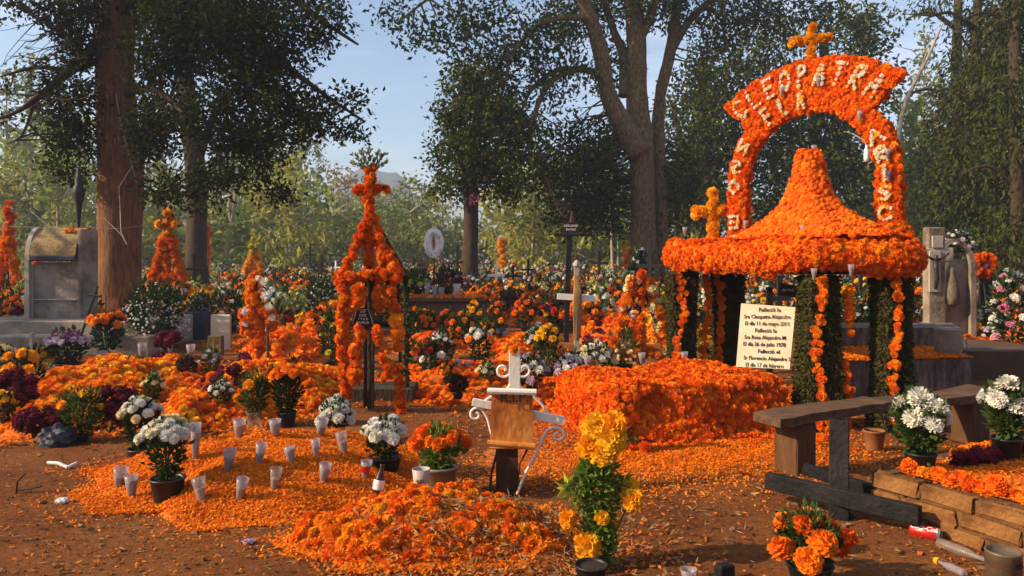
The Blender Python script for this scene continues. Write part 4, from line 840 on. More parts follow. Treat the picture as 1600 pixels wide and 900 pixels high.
# ------------------------------------------------------------------ petals: heaps and carpets
def mound(name, label, cat, c, rx, ry, h, rot=0, petals=9000, mat='petal', psize=.022, heads_n=0, hr=.035, hmat='orange', core='petal', pw=2.0, spill=1.25, group=None, kind='mari', nmax=300, noise=.3, restname='marigold_covering', hkeep=None, lumps=.03, root=None, res=60):
    c = np.array([c[0], c[1]]); cr, sr = math.cos(rot), math.sin(rot); z0 = float(gh(*c)); root = root or thing(name, label, cat, (c[0], c[1], z0), group)
    ph = rng.random(8) * 6.28
    def hh(x, y):
        a = np.arctan2(y, x); d = np.sqrt(x * x + y * y) / (1 + noise * .35 * np.sin(a * 3 + ph[0]) + noise * .25 * np.sin(a * 5 + ph[1]) + noise * .15 * np.sin(a * 9 + ph[2]))
        f = np.clip(1 - d ** pw, -1, 1); return h * f + lumps * (np.sin(x * 9 + ph[3]) * np.sin(y * 8 + ph[4]) + .6 * np.sin(x * 17 + ph[5]) * np.sin(y * 15 + ph[6])) * np.clip(f * 3, 0, 1) - .01
    def f(x, y): X_, Y_ = x * rx, y * ry; return np.stack([c[0] + X_ * cr - Y_ * sr, c[1] + X_ * sr + Y_ * cr, z0 + np.maximum(hh(x, y), -.05)], -1)
    Sf = Surf(f, (-1.3, 1.3), (-1.3, 1.3), 1)
    g = G(); Sf.mesh(g, res, res); g.build('heap', M[core + 'base'] if core + 'base' in M else M[core], root, smooth=True)
    if petals:
        n = petals; aa = rng.random(n) * 6.2832; qq = np.sqrt(rng.random(n)) * spill * (1 + .07 * np.sin(aa * 7 + ph[2]) + .05 * np.sin(aa * 13 + ph[3])) * np.where(rng.random(n) < .05, 1.18, 1)
        if core == 'dry': qq = np.abs(rng.normal(0, .55, n)) * spill * (1 + .25 * np.sin(aa * 5 + ph[2]) + .15 * np.sin(aa * 11 + ph[3]))
        U, V_ = qq * np.cos(aa), qq * np.sin(aa); qq = qq + 0; U, V_ = qq * np.cos(aa), qq * np.sin(aa); k = np.abs(U) + np.abs(V_) < 9; U, V_ = U[k], V_[k]; P, Nn, _ = Sf.PN(U, V_)
        gz = gh(P[:, 0], P[:, 1]); P[:, 2] = np.maximum(P[:, 2], gz) + .004 + np.abs(rng.normal(0, psize * .45, len(P))); Nn = Nn + rng.normal(0, .45, Nn.shape); Nn[:, 2] = np.abs(Nn[:, 2]) + .2
        g = G(); g.inst(PETAL, frames(Nn, S=psize * (.6 + .8 * rng.random(len(P)))), P); o = g.build('loose_petals', M[mat], root); o['kind'] = 'stuff'
    if heads_n:
        n = heads_n * 5; a = rng.random(n) * 6.283; q = np.sqrt(rng.random(n)) * 1.0; U, V_ = q * np.cos(a), q * np.sin(a); P, Nn, _ = Sf.PN(U, V_); k = P[:, 2] > z0 - .005
        if hkeep is not None: k &= hkeep(U, V_)
        P, Nn = P[k], Nn[k]; Nn[:, 2] = np.abs(Nn[:, 2]); P, Nn = thin(P, Nn, hr * 1.25); P, Nn = P[:heads_n], Nn[:heads_n]; P[:, 2] += hr * .25
        hm = hmat if isinstance(hmat, str) else [hmat[int(q)] for q in rng.integers(0, len(hmat), len(P))]
        heads(root, P, Nn + rng.normal(0, .3, Nn.shape), hr, kind, hm, nmax, rest=restname)
    root['_h'] = 1; return root, f
M['petalmix'] = tinted('mixed_petals', [(.90, .20, .005), (.55, .10, .01), (.85, .26, .02), (.35, .10, .02), (.80, .12, .004), (.26, .10, .03)])
M['petalbase'] = solid('petal_carpet', (.72, .15, .008), (.38, .07, .008), 30, .95, .9, 60, c3=(.85, .27, .012))
M['drybase'] = solid('brown_petal_earth', (.40, .12, .03), (.18, .06, .025), 16, .95, .9, 60, c3=(.66, .19, .02))
# near centre heap with whole marigold heads
h1, f1 = mound('marigold_heap', 'loose heap of whole orange marigold heads in the foreground centre', 'flower heap', (-.44, 4.40), .78, .50, .24, petals=60000, psize=.016, heads_n=330, hr=.037, hmat=['orange'] * 7 + ['deep', 'deep', 'gold'], kind='mari_h', lumps=.035, spill=1.10, pw=2.0, hkeep=lambda U, V_: (U < .55) | (rng.random(U.shape) < .3))
k_ = 3500; xx = -.46 + rng.normal(.45, .5, k_) ; yy = 4.22 + rng.normal(0, .28, k_); P = np.stack([xx, yy, gh(xx, yy) + .014 + .22 * np.clip(1 - (((xx + .44) / .78) ** 2 + ((yy - 4.4) / .5) ** 2), 0, 1)], 1); Nn = rng.normal(0, .5, P.shape); Nn[:, 2] = 1
g = G(); g.inst(PETAL, frames(Nn, S=.022 * (.5 + rng.random(k_))), P); o = g.build('withered_petals', M['drypetal'], h1); o['kind'] = 'stuff'
g = G(); leafcloud(g, P[:900] + [0, 0, .02], rng.normal(0, 1, (900, 3)) * [1, 1, .5], .05, (NEEDLE[0] * [.5, 1, 1], NEEDLE[1])); o = g.build('dry_stalks', M['farleaf4'], h1); o['kind'] = 'stuff'
# petal grave on the left
h2, f2 = mound('petal_grave', 'low grave strewn with loose orange petals and set with cups on the left', 'grave', (-1.78, 5.62), 1.18, .98, .28, petals=110000, psize=.0145, heads_n=0, lumps=.02, spill=1.08, noise=.25)
# petal carpet around the bed
h3, f3 = mound('petal_carpet', 'scattered carpet of orange petals along the foot of the deep orange bed', 'petal carpet', (1.45, 6.15), 1.30, .60, .03, rot=.3, petals=48000, mat='petal', psize=.016, core='dry', lumps=.008, spill=1.4, noise=.5)
h4, f4 = mound('petal_carpet', 'patch of orange petals between the white iron cross and the bed', 'petal carpet', (.35, 6.9), .45, 1.1, .02, mat='petalmix', petals=4500, psize=.018, core='dry', lumps=.006, spill=1.4, noise=.5)
# middle graves behind the white iron cross
mound('marigold_grave', 'orange marigold grave between the tall flower tower and the white iron cross', 'grave', (-.65, 9.6), 1.25, 1.7, .17, petals=2500, heads_n=500, hr=.05, hmat=['orange', 'orange', 'deep'], nmax=150, core='petal', spill=1.15)
mound('marigold_grave', 'small marigold grave just left of the deep orange bed', 'grave', (.35, 8.6), .65, 1.0, .12, petals=1500, heads_n=160, hr=.05, hmat=['orange', 'deep'], nmax=60, spill=1.2)
mound('marigold_grave', 'petal-covered grave behind the tall flower tower to its left', 'grave', (-3.9, 14.5), 1.3, 1.6, .28, petals=5000, psize=.04, heads_n=60, hr=.05, nmax=20)
# crowded grave at the left edge
lk = lambda U, V_: (np.abs(np.sin(U * 5 + V_ * 2)) > .22)
h5, f5 = mound('marigold_grave', 'crowded orange marigold grave at the left edge with wine-red celosia rows', 'grave', (-4.5, 8.7), 1.15, 1.9, .40, petals=9000, psize=.03, heads_n=700, hr=.05, hmat=['orange', 'orange', 'gold'], nmax=250, lumps=.04, hkeep=lk)
h6, f6 = mound('marigold_grave', 'crowded marigold grave behind the petal grave, ringed with potted flowers', 'grave', (-2.85, 8.75), .98, 1.75, .34, petals=9000, psize=.03, heads_n=600, hr=.048, hmat=['orange', 'orange', 'gold'], nmax=250, lumps=.04)
# ------------------------------------------------------------------ tall marigold tower cross (left of centre)
TY = 7.9
tw = thing('marigold_tower', 'tall orange marigold tower with a cross on top standing round a dark wooden cross', 'flower tower', at(578, 655, TY))
def strip(px0, py0, Y0_, px1, py1, Y1_, rpx=13, dens=1.0, bow=0):
    rpx = rpx * .74 if py0 > 436 or py1 > 436 else rpx * .55
    a, b_ = at(px0, py0, Y0_), at(px1, py1, Y1_); n = max(2, int((a - b_).length / .036)); P = []
    for i in range(n + 1): q = a.lerp(b_, i / n); q.x += bow * math.sin(math.pi * i / n); P.append(np.array(q))
    P = np.repeat(np.array(P), 3, 0); r = rpx * Y0_ / FPX
    d = rng.normal(0, 1, P.shape); d /= np.linalg.norm(d, axis=1)[:, None]; return P + d * r * .55, d + np.array([-.1, -.35, 0])
TP = [strip(*a) for a in ((577, 266, TY, 577, 350, TY, 11), (558, 298, TY, 602, 293, TY, 9), (575, 345, TY, 534, 432, TY - .15, 12), (578, 345, TY, 622, 432, TY - .1, 13), (577, 350, TY, 577, 425, TY, 11), (532, 436, TY - .15, 622, 428, TY - .1, 22), (585, 345, TY, 600, 420, TY + .4, 10),
       (537, 445, TY - .15, 540, 612, TY - .15, 13, 1, -.02), (562, 448, TY - .2, 560, 478, TY - .2, 11), (548, 478, TY - .15, 566, 450, TY - .15, 10), (592, 448, TY - .1, 590, 480, TY - .1, 11), (612, 440, TY, 608, 470, TY - .1, 14), (562, 515, TY - .2, 562, 532, TY - .2, 9), (587, 515, TY - .2, 590, 532, TY - .2, 9), (556, 548, TY - .2, 552, 590, TY - .2, 15), (560, 585, TY - .2, 560, 590, TY - .2, 8),
       (598, 548, TY - .2, 605, 570, TY - .2, 13), (600, 570, TY - .2, 618, 590, TY - .2, 14), (596, 590, TY - .2, 622, 575, TY - .2, 9), (622, 598, TY - .1, 626, 655, TY - .1, 9), (540, 600, TY - .1, 542, 618, TY - .1, 10), (535, 500, TY - .15, 535, 520, TY - .15, 12))]
UP = [(np.repeat(a, 2, 0) + rng.normal(0, .013, (len(a) * 2, 3)), np.repeat(b_, 2, 0)) for a, b_ in TP[:7]]; P = np.concatenate([a for a, _ in UP]); Nn = np.concatenate([b_ for _, b_ in UP])
heads(tw, P, Nn, .036, 'mari', ['orange' if q < .5 else 'deep' for q in rng.random(len(P))], 130, rest='upper_marigold_covering')
TP = TP[7:]; P = np.concatenate([a for a, _ in TP]); Nn = np.concatenate([b_ for _, b_ in TP])
heads(tw, P, Nn, .043, 'mari', ['orange' if q < .6 else 'deep' for q in rng.random(len(P))], 160, rest='marigold_covering')
for px, py, mt in ((616, 480, 'orange'), (618, 500, 'gold'), (621, 522, 'orange'), (624, 543, 'orange'), (612, 455, 'orange')):
    heads(tw, [np.array(at(px, py, TY - .12))], [np.array([-.2, -1, .2])], .068, 'mari_h', mt, 5, name='large_marigold')
g = G()
for a in ((577, 650, 577, 270), (536, 650, 532, 430), (628, 660, 622, 430), (532, 430, 577, 340), (622, 430, 577, 340), (532, 432, 624, 432), (558, 297, 604, 293)):
    g.tube([at(a[0], a[1], TY), at(a[2], a[3], TY)], .018, 6)
g.tube([at(636, 655, TY + .5), at(632, 420, TY + .5)], .025, 6); g.tube([at(560, 640, TY + .6), at(556, 430, TY + .6)], .022, 6); g.tube([at(632, 425, TY + .5), at(578, 330, TY)], .02, 6)
for z in (470, 575, 598): g.tube([at(538, z, TY - .1), at(624, z, TY - .1)], .003, 4)
g.build('cane_frame', M['bark_dark'], tw)
g = G(); P = np.array([np.array(at(634 + rng.normal(0, 2), 430 + q * 220, TY + .5 + rng.normal(0, .04))) for q in rng.random(500)]); leafcloud(g, P, rng.normal(0, 1, P.shape) + [0, -.4, .2], .06)
g.build('leafy_stem', M['leafdk'], tw)
g = G()
for i in (0, 2, 3, 4, 5, 6, 8):
    a = (i - 4) * .2; b_ = at(577, 272, TY); P = []; Dd = []
    L = .25 - abs(i - 4) * .02
    for q in np.linspace(0, 1, 30): P.append(np.array(b_) + np.array([math.sin(a * (1 + q)) * L * q, .02 * math.cos(i), math.cos(a) * L * q])); Dd.append([math.sin(a) + rng.normal(0, .5), rng.normal(0, .3), 1])
    P = np.repeat(np.array(P), 2, 0); leafcloud(g, P + rng.normal(0, .008, P.shape), np.repeat(np.array(Dd), 2, 0) + rng.normal(0, .4, P.shape), .045)
g.build('green_tuft', M['farleaf2'], tw)
cr = thing('wooden_cross', 'dark wooden grave cross with lettered black plaque inside the marigold tower', 'cross', at(577, 660, TY + .02))
g = G(); g.box(tuple(at(577, 545, TY + .08)), (.10, .07, 1.5), Matrix.Rotation(.01, 3, 'Y'), bev=.006); g.build('post', M['bark_dark'], cr)
g = G(); g.box(tuple(at(575, 506, TY + .0)), (.46, .05, .055), Matrix.Rotation(.03, 3, 'Y'), bev=.006); g.build('crossbar', M['wood_dark'], cr)
pb = at(567, 508, TY - .08); g = G(); s = TY / FPX
g.add([(pb.x - 18 * s, pb.y, pb.z), (pb.x + 18 * s, pb.y, pb.z), (pb.x + 9 * s, pb.y, pb.z + 26 * s), (pb.x - 9 * s, pb.y, pb.z + 26 * s), (pb.x - 18 * s, pb.y + .02, pb.z), (pb.x + 18 * s, pb.y + .02, pb.z), (pb.x + 9 * s, pb.y + .02, pb.z + 26 * s), (pb.x - 9 * s, pb.y + .02, pb.z + 26 * s)],
      [[0, 1, 2, 3], [7, 6, 5, 4], [4, 5, 1, 0], [5, 6, 2, 1], [6, 7, 3, 2], [7, 4, 0, 3]]); pq = sub(g.build('plaque', M['iron_black'], cr))
for i, tx in enumerate(('DEP', 'JOSE', '1 9 6 8', 'FAMILIA')): text_mesh(tx, .036, Vector((pb.x, pb.y - .004, pb.z + (19 - i * 5.6) * s)), (R(90), 0, 0), M['whitepaint'], pq, 'lettering', align='CENTER')
g = G(); g.tube([(pb.x - 16 * s, pb.y - .004, pb.z + .012), (pb.x - 9 * s, pb.y - .004, pb.z + 24 * s), (pb.x + 9 * s, pb.y - .004, pb.z + 24 * s), (pb.x + 16 * s, pb.y - .004, pb.z + .012)], .003, 4); g.build('white_border', M['whitepaint'], pq)

# ------------------------------------------------------------------ white iron cross with scrolls
CY = 5.15; ic = thing('iron_cross', 'white painted iron cross with scrolls and a rusty R.I.P. scroll plate', 'iron cross', at(803, 790, CY))
ih = G(); ih.box(tuple(at(804, 620, CY)), (.075, .02, .62), bev=.004); ih.build('upright', M['iron_white'], ic)
def beam(nm, a, b_, hw, tk, mat, root, bev=.004):
    a, b_ = Vector(a), Vector(b_); d = b_ - a; q = d.to_track_quat('X', 'Z').to_matrix(); g = G(); g.box(tuple((a + b_) / 2), (d.length, tk, hw), q, bev=bev); return g.build(nm, M[mat], root)
beam('arm', at(738, 628, CY - .02), at(800, 640, CY - .02), .055, .02, 'iron_white', ic); beam('arm', at(800, 641, CY - .02), at(882, 658, CY - .02), .058, .02, 'iron_white', ic)
pc = [at(768, 614, CY - .06), at(832, 614, CY - .06), at(833, 696, CY - .06), at(766, 690, CY - .06)]
g = G(); n_ = 8; V = []
for i in range(n_ + 1):
    t = i / n_
    for k in (0, .012): a = pc[0].lerp(pc[3], t); b_ = pc[1].lerp(pc[2], t); dy = -.004 * math.sin(t * math.pi * 2); V += [(a.x, a.y + dy + k, a.z), (b_.x, b_.y + dy + k, b_.z)]
F = []
for i in range(n_): o_ = i * 4; F += [[o_ + 4, o_ + 5, o_ + 1, o_], [o_ + 2, o_ + 3, o_ + 7, o_ + 6], [o_, o_ + 2, o_ + 6, o_ + 4], [o_ + 5, o_ + 7, o_ + 3, o_ + 1]]
g.add(V, F); pl = sub(g.build('scroll_plate', M['rust'], ic, smooth=False))
text_mesh('R.I.P.', .095, at(781, 628, CY - .088), (R(90), 0, 0), M['wood_dark'], pl, 'lettering')
for a, b_, mt in ((at(762, 611, CY - .075), at(838, 613, CY - .075), 'iron_white'), (at(762, 692, CY - .07), at(836, 698, CY - .07), 'rust')):
    g = G(); g.tube([a, b_], .022, 10, mat=0); g.tube([a - Vector((.001, 0, 0)), a - Vector((.004, 0, 0))], .014, 8); g.build('rolled_edge', M[mt], ic, smooth=False)
def scroll(px, py, r0, a0, turns, sgn, tail):
    """spiral bar: centre, start radius, then a tail through pixel points"""
    P = []; n_ = 26
    for i in range(n_): t = i / (n_ - 1); r = r0 * (.22 + .78 * t); a = a0 + sgn * turns * 6.283 * (1 - t); P.append(at(px + r * math.cos(a), py - r * math.sin(a), CY))
    tp, _ = resample([P[-1]] + [at(x, y, CY) for x, y in tail], [1] * (len(tail) + 1), 5)
    g = G(); g.tube(P[:-1] + tp, .0095, 8); g.build('scroll', M['iron_white'], ic, smooth=True)
scroll(786, 578, 13, R(0), 1.1, -1, [(799, 588), (794, 606), (776, 616), (758, 626), (751, 640)])
scroll(819, 578, 13, R(180), 1.1, 1, [(806, 590), (812, 604), (832, 618), (850, 636), (858, 655)])
scroll(744, 648, 11, R(60), 1.1, 1, [(752, 639), (761, 652), (766, 670), (771, 690)])
scroll(871, 680, 12, R(110), 1.1, -1, [(864, 668), (852, 676), (840, 704), (822, 738), (808, 772)])
g = G(); g.tube([at(825, 700, CY + .05), at(812, 725, CY + .05), at(808, 760, CY + .05), at(806, 790, CY + .05)], .008, 6); g.tube([at(778, 700, CY + .1), at(768, 740, CY + .1), at(764, 785, CY + .1)], .008, 6); g.build('legs', M['rustdk'], ic)
heads(ic, [np.array(at(803, 547, CY))] * 3, [np.array([0, -.6, 1.]), np.array([.5, 0, .7]), np.array([-.5, 0, .7])], .032, 'mari_h', 'orange', 3)
r_ = thing('rusty_stand', 'rusty rectangular candle stand below the white iron cross', 'candle stand', at(792, 785, CY + .02)); a = at(792, 742, CY + .02)
g = G(); g.box((a.x, a.y + .1, a.z), (.15, .14, .34), bev=.01); g.build('body', M['rustdk'], r_); g = G(); g.box((a.x - .002, a.y + .1, a.z + .178), (.23, .19, .014), bev=.004); g.build('top_plate', M['rust'], r_)
glass(at(732, 790, 4.85), .14, .033, .5, 'cupclear', 'clear glass tumbler on the ground left of the rusty candle stand', cat='glass', name='glass_tumbler', rr=1.0)

# ------------------------------------------------------------------ foreground golden marigold plant
pb = gp(930, 912); pf = thing('marigold_plant', 'tall golden-yellow marigold plant in a black pot at the front centre right', 'marigold plant', pb)
g = G(); pot(g, pb + Vector((-.02, 0, 0)), .08, .10); g.build('pot', [M['black'], M['soil']], pf, smooth=True)
PH = [(938, 664, .062, 0), (957, 662, .06, -.05), (920, 668, .055, .04), (957, 688, .058, -.07), (918, 700, .056, 0), (936, 712, .064, -.06), (985, 757, .052, .02), (988, 780, .056, -.03), (887, 812, .046, 0), (940, 811, .056, -.05), (915, 852, .05, -.04), (930, 684, .06, .03)]
P = np.array([np.array(at(a, b_, 3.95 + dy)) for a, b_, r, dy in PH]); heads(pf, P, np.tile([-.15, -.8, .45], (len(P), 1)), np.array([q[2] * 1.05 for q in PH]), 'mari_h', ['gold'] * len(P), 20) if False else [heads(pf, P[i:i + 1], np.array([[-.1, -.75, .5]]), PH[i][2] * 1.12, 'mari_h', 'gold' if i % 3 else 'yellow', 2) for i in range(len(PH))]
g = G()
for px, py, rx, ry, n in ((935, 765, 32, 55, 750), (935, 845, 26, 55, 650), (900, 765, 18, 22, 120), (975, 770, 12, 28, 90), (925, 740, 24, 20, 200)):
    c = at(px, py, 3.97); s = 3.97 / FPX; Pp, Dd = ball(n, c, (rx * s, .07, ry * s), .2); leafcloud(g, Pp, Dd * .7 + rng.normal(0, .4, Pp.shape) + [0, 0, .3], .042)
g.build('foliage', M['leaflt'], pf)
g = G()
for a, b_ in (((932, 895), (938, 690)), ((930, 890), (985, 780)), ((930, 850), (890, 815)), ((932, 880), (915, 855)), ((928, 800), (885, 765))): g.tube([at(*a, 3.97), at((a[0] + b_[0]) / 2 + 3, (a[1] + b_[1]) / 2, 3.97), at(*b_, 3.98)], .0045, 6)
g.build('stems', M['leaflt'], pf)
g = G(); c = at(885, 762, 3.95); leafcloud(g, np.array([np.array(c)] * 5), np.array([[-1, -.1, .0], [-.2, 0, 1], [-.7, -.3, -.6], [.4, -.2, .8], [-.8, 0, .5]]), .07); g.build('pale_leaf_sprig', M['lime'], pf)

# ------------------------------------------------------------------ potted flowers near and middle
pplant(1265, 912, 118, 118, 'potted orange marigolds on the bare ground at the bottom right', 'marigold pot', hrpx=19, heads_=12, kind='mari_h', mats=['deep', 'orange', 'deep'] * 4, mat='orange', leaf='leaf', leaf_n=900, leaf_spx=13, potwpx=70, pothpx=36, drop=.55, leaf_r=.72, fill=1.05)
pplant(686, 770, 92, 112, 'orange marigolds in a galvanised bucket beside a white cup', 'bucket of marigolds', hrpx=12, heads_=15, kind='mari_h', mat='orange', mats=['deep' if q % 2 else 'orange' for q in range(15)], leaf='leaflt', leaf_n=700, leaf_spx=11, potwpx=60, pothpx=52, potmat='tin', potname='bucket', drop=.2, leaf_r=.7)
pplant(602, 742, 62, 94, 'white chrysanthemums in a rounded black pot left of the marigold bucket', hrpx=10, heads_=20, kind='mum_h', mat='white', leaf='leafdk', leaf_n=600, leaf_spx=9, potwpx=50, pothpx=34, drop=.35)
pplant(262, 788, 80, 134, 'white chrysanthemums in flat tiers in a black pot on the petal grave', hrpx=9, heads_=26, kind='mum_h', mat='white', mats=['cream' if q % 4 == 0 else 'white' for q in range(26)], leaf='leafdk', leaf_n=900, leaf_spx=9, potwpx=52, pothpx=40, drop=.22, leaf_r=.7)
pplant(220, 732, 64, 114, 'white chrysanthemums in a black pot behind the flat-tiered ones', hrpx=8, heads_=20, kind='mum_h', mat='white', mats=['cream' if q % 3 == 0 else 'white' for q in range(20)], leaf='leafdk', leaf_n=800, leaf_spx=9, potwpx=40, pothpx=32, drop=.3, leaf_r=.75)
pplant(524, 694, 54, 78, 'white chrysanthemums by the petal grave, left of the tower foot', hrpx=9, heads_=18, kind='mum_h', mat='white', leaf='leafdk', leaf_n=500, leaf_spx=8, potwpx=34, pothpx=24, drop=.6)
pplant(105, 592, 64, 76, 'mauve and pink chrysanthemums in a dark bucket before the niche tomb', hrpx=6, heads_=34, kind='mum', mat='lilac', mats=['purple' if q < 16 else 'lilac' for q in range(34)], leaf='leafdk', leaf_n=600, leaf_spx=8, potwpx=40, pothpx=26, drop=.3)
pplant(166, 562, 52, 76, 'tall orange marigold bunch in front of the huge reddish trunk', hrpx=7, heads_=16, kind='mari', mat='orange', leaf='leafdk', leaf_n=500, leaf_spx=8, potwpx=24, pothpx=12, drop=.12)
pplant(240, 548, 108, 108, 'wide bush of tiny white flowers right of the huge reddish trunk', hrpx=1.7, heads_=420, kind='mum', mat='white', nmax=0, leaf='leafdk', leaf_n=1500, leaf_spx=8, potwpx=40, pothpx=16, drop=.7)
pplant(36, 640, 62, 92, 'golden-yellow marigolds in a pot at the left edge', hrpx=9, heads_=12, kind='mari', mat='gold', leaf='leafdk', leaf_n=500, leaf_spx=8, potwpx=30, pothpx=18, drop=.35)
pplant(6, 610, 44, 68, 'cream chrysanthemums cut by the left edge of the photo', hrpx=7, heads_=14, kind='mum', mat='cream', leaf='leafdk', leaf_n=400, leaf_spx=8, potwpx=26, pothpx=16, drop=.4)
pplant(126, 690, 74, 84, 'feathery marigold bush with two yellow heads beside the dark cloth bag', hrpx=8, heads_=5, kind='mari', mat='gold', leaf='leaf', leaf_n=900, leaf_spx=8, potwpx=26, pothpx=12, drop=.5, leaf_r=1.0)
pplant(291, 656, 50, 72, 'dark green cypress-like bush in the crowded marigold grave', hrpx=4, heads_=0, kind='mari', mat='gold', leaf='leafdk', leaf_n=1100, leaf_spx=7, potwpx=26, pothpx=10, leaf_r=1.0) if False else None
pplant(397, 668, 54, 90, 'sparse yellow marigolds in a glass jar behind the petal grave', hrpx=8, heads_=5, kind='mari', mat='gold', leaf='leaf', leaf_n=600, leaf_spx=8, potwpx=24, pothpx=26, potmat='cupclear', potname='jar', drop=.6)
pplant(448, 668, 52, 92, 'flat-topped orange marigolds in a black pot left of the tower foot', hrpx=8, heads_=16, kind='mari', mat='orange', leaf='leafdk', leaf_n=700, leaf_spx=8, potwpx=30, pothpx=24, drop=.1)
pplant(750, 582, 46, 74, 'white and orange flowers in a black can right of the dark slab tomb', hrpx=6, heads_=14, kind='mum', mat='white', mats=['white'] * 11 + ['orange'] * 3, leaf='leafdk', leaf_n=400, leaf_spx=7, potwpx=22, pothpx=24, drop=.3)
pplant(857, 592, 40, 82, 'yellow marigolds in front of the black cross', hrpx=6, heads_=12, kind='mari', mat='yellow', leaf='leafdk', leaf_n=450, leaf_spx=7, potwpx=18, pothpx=16, drop=.3)
pplant(828, 622, 62, 72, 'whitish chrysanthemums peeping from behind the white iron cross', hrpx=7, heads_=20, kind='mum', mat='white', mats=['white', 'lilac'] * 10, leaf='leafdk', leaf_n=450, leaf_spx=7, potwpx=30, pothpx=18, drop=.5)
pplant(893, 622, 54, 74, 'lilac-white chrysanthemums in a dark pot at the left corner of the deep orange bed', hrpx=6, heads_=24, kind='mum', mat='lilac', mats=['white', 'lilac'] * 12, leaf='leafdk', leaf_n=450, leaf_spx=7, potwpx=26, pothpx=22, drop=.5)
pplant(930, 600, 66, 68, 'cream and white chrysanthemums behind the left end of the deep orange bed', hrpx=6, heads_=24, kind='mum', mat='white', mats=['white', 'cream'] * 12, leaf='leafdk', leaf_n=450, leaf_spx=7, potwpx=30, pothpx=18, drop=.5)
pplant(975, 585, 60, 72, 'spray of small cream flowers inside the leaning flower triangle', hrpx=3, heads_=140, kind='mum', mat='cream', nmax=0, leaf='leaflt', leaf_n=500, leaf_spx=7, potwpx=26, pothpx=14, drop=.7)
pplant(674, 598, 50, 70, 'red roses and white flowers right of the tower', hrpx=6, heads_=12, kind='mari', mat='red', mats=['red'] * 7 + ['white'] * 3 + ['pink'] * 2, leaf='leafdk', leaf_n=450, leaf_spx=8, potwpx=24, pothpx=14, drop=.6)
pplant(516, 578, 40, 96, 'lime-yellow pompon flowers on dark foliage left of the tower', hrpx=5, heads_=9, kind='mari', mat='lime', leaf='leafdk', leaf_n=500, leaf_spx=7, potwpx=18, pothpx=16, drop=.9)
pplant(503, 520, 56, 92, 'tall bush dotted with tiny white flowers behind the tower', hrpx=2, heads_=200, kind='mum', mat='white', nmax=0, leaf='leafdk', leaf_n=900, leaf_spx=7, potwpx=26, pothpx=12, drop=.8)
pplant(648, 532, 34, 50, 'orange marigolds before the left end of the dark slab tomb', hrpx=6, heads_=5, kind='mari', mat='orange', leaf='leafdk', leaf_n=300, leaf_spx=7, potwpx=18, pothpx=12, drop=.4)
pplant(722, 545, 40, 58, 'mixed orange and yellow flowers before the right end of the dark slab tomb', hrpx=5, heads_=9, kind='mari', mat='orange', mats=['orange', 'gold', 'deep'] * 3, leaf='leafdk', leaf_n=350, leaf_spx=7, potwpx=18, pothpx=12, drop=.5)
pplant(312, 530, 46, 70, 'speckled grey-green bunch beside the slimmer dark tree', hrpx=2.2, heads_=120, kind='mum', mat='lilac', nmax=0, leaf='leaf', leaf_n=600, leaf_spx=7, potwpx=30, pothpx=26, drop=.7)
pplant(358, 520, 56, 74, 'white-flowered bunch behind the small cream headstone', hrpx=5, heads_=10, kind='mum', mat='white', leaf='leafdk', leaf_n=500, leaf_spx=7, potwpx=24, pothpx=14, drop=.7)
pplant(1003, 470, 46, 84, 'upright spray of white gladioli left of the canopy', hrpx=4, heads_=26, kind='mum', mat='white', leaf='leaf', leaf_n=350, leaf_spx=8, potwpx=16, pothpx=14, drop=.9)
pplant(1582, 572, 70, 160, 'tall pink and white orchid sprays at the right edge', hrpx=7, heads_=34, kind='mum', mat='pink', mats=['pink', 'white', 'lilac', 'white'] * 8 + ['pink'] * 2, leaf='leafdk', leaf_n=500, leaf_spx=10, potwpx=34, pothpx=30, drop=.8)
pplant(1498, 545, 62, 98, 'orange and yellow bouquet right of the stone cross', hrpx=6.5, heads_=22, kind='mari', mat='orange', mats=['orange', 'gold', 'yellow', 'orange', 'deep'] * 4 + ['gold'] * 2, leaf='leafdk', leaf_n=450, leaf_spx=8, potwpx=26, pothpx=14, drop=.9)
pplant(1552, 545, 66, 74, 'cloud of tiny white flowers under the orange wreath', hrpx=2.5, heads_=160, kind='mum', mat='white', nmax=0, leaf='leaf', leaf_n=500, leaf_spx=7, potwpx=24, pothpx=12, drop=.6)
pplant(1345, 560, 90, 100, 'large mixed white-flowered bush behind the near columns', hrpx=2.5, heads_=160, kind='mum', mat='white', nmax=0, leaf='leafdk', leaf_n=1000, leaf_spx=9, potwpx=40, pothpx=18, drop=.7)
pplant(1430, 545, 46, 76, 'pink-tinged flowers at the foot of the stone cross', hrpx=4, heads_=26, kind='mum', mat='lilac', mats=['lilac', 'wine'] * 13, leaf='leafdk', leaf_n=350, leaf_spx=7, potwpx=20, pothpx=12, drop=.8)
# sunflowers behind the far columns
for px, py, lab in ((1097, 521, 'sunflower between the two far columns, the upper one'), (1103, 548, 'smaller sunflower below it between the far columns')):
    c = at(px, py, 9.9); r_ = thing('sunflower', lab, 'sunflower', (c.x, c.y, 0)); g = G(); a = np.arange(18) / 18 * 6.283; D_ = np.stack([np.cos(a), np.full(18, -.15), np.sin(a)], 1); leafcloud(g, np.array(c) + D_ * .045, D_, .08); g.build('petals', M['yellow'], r_)
    g = G(); g.add(ICO1[0] * [.05, .025, .05] + np.array(c), ICO1[1]); g.build('disc', M['ink'], r_); g = G(); g.tube([(c.x, c.y + .03, 0), (c.x, c.y + .03, c.z)], .012, 6); leafcloud(g, *ball(30, (c.x, c.y + .08, c.z - .2), (.12, .05, .2)), .1); g.build('stem', M['leaf'], r_)
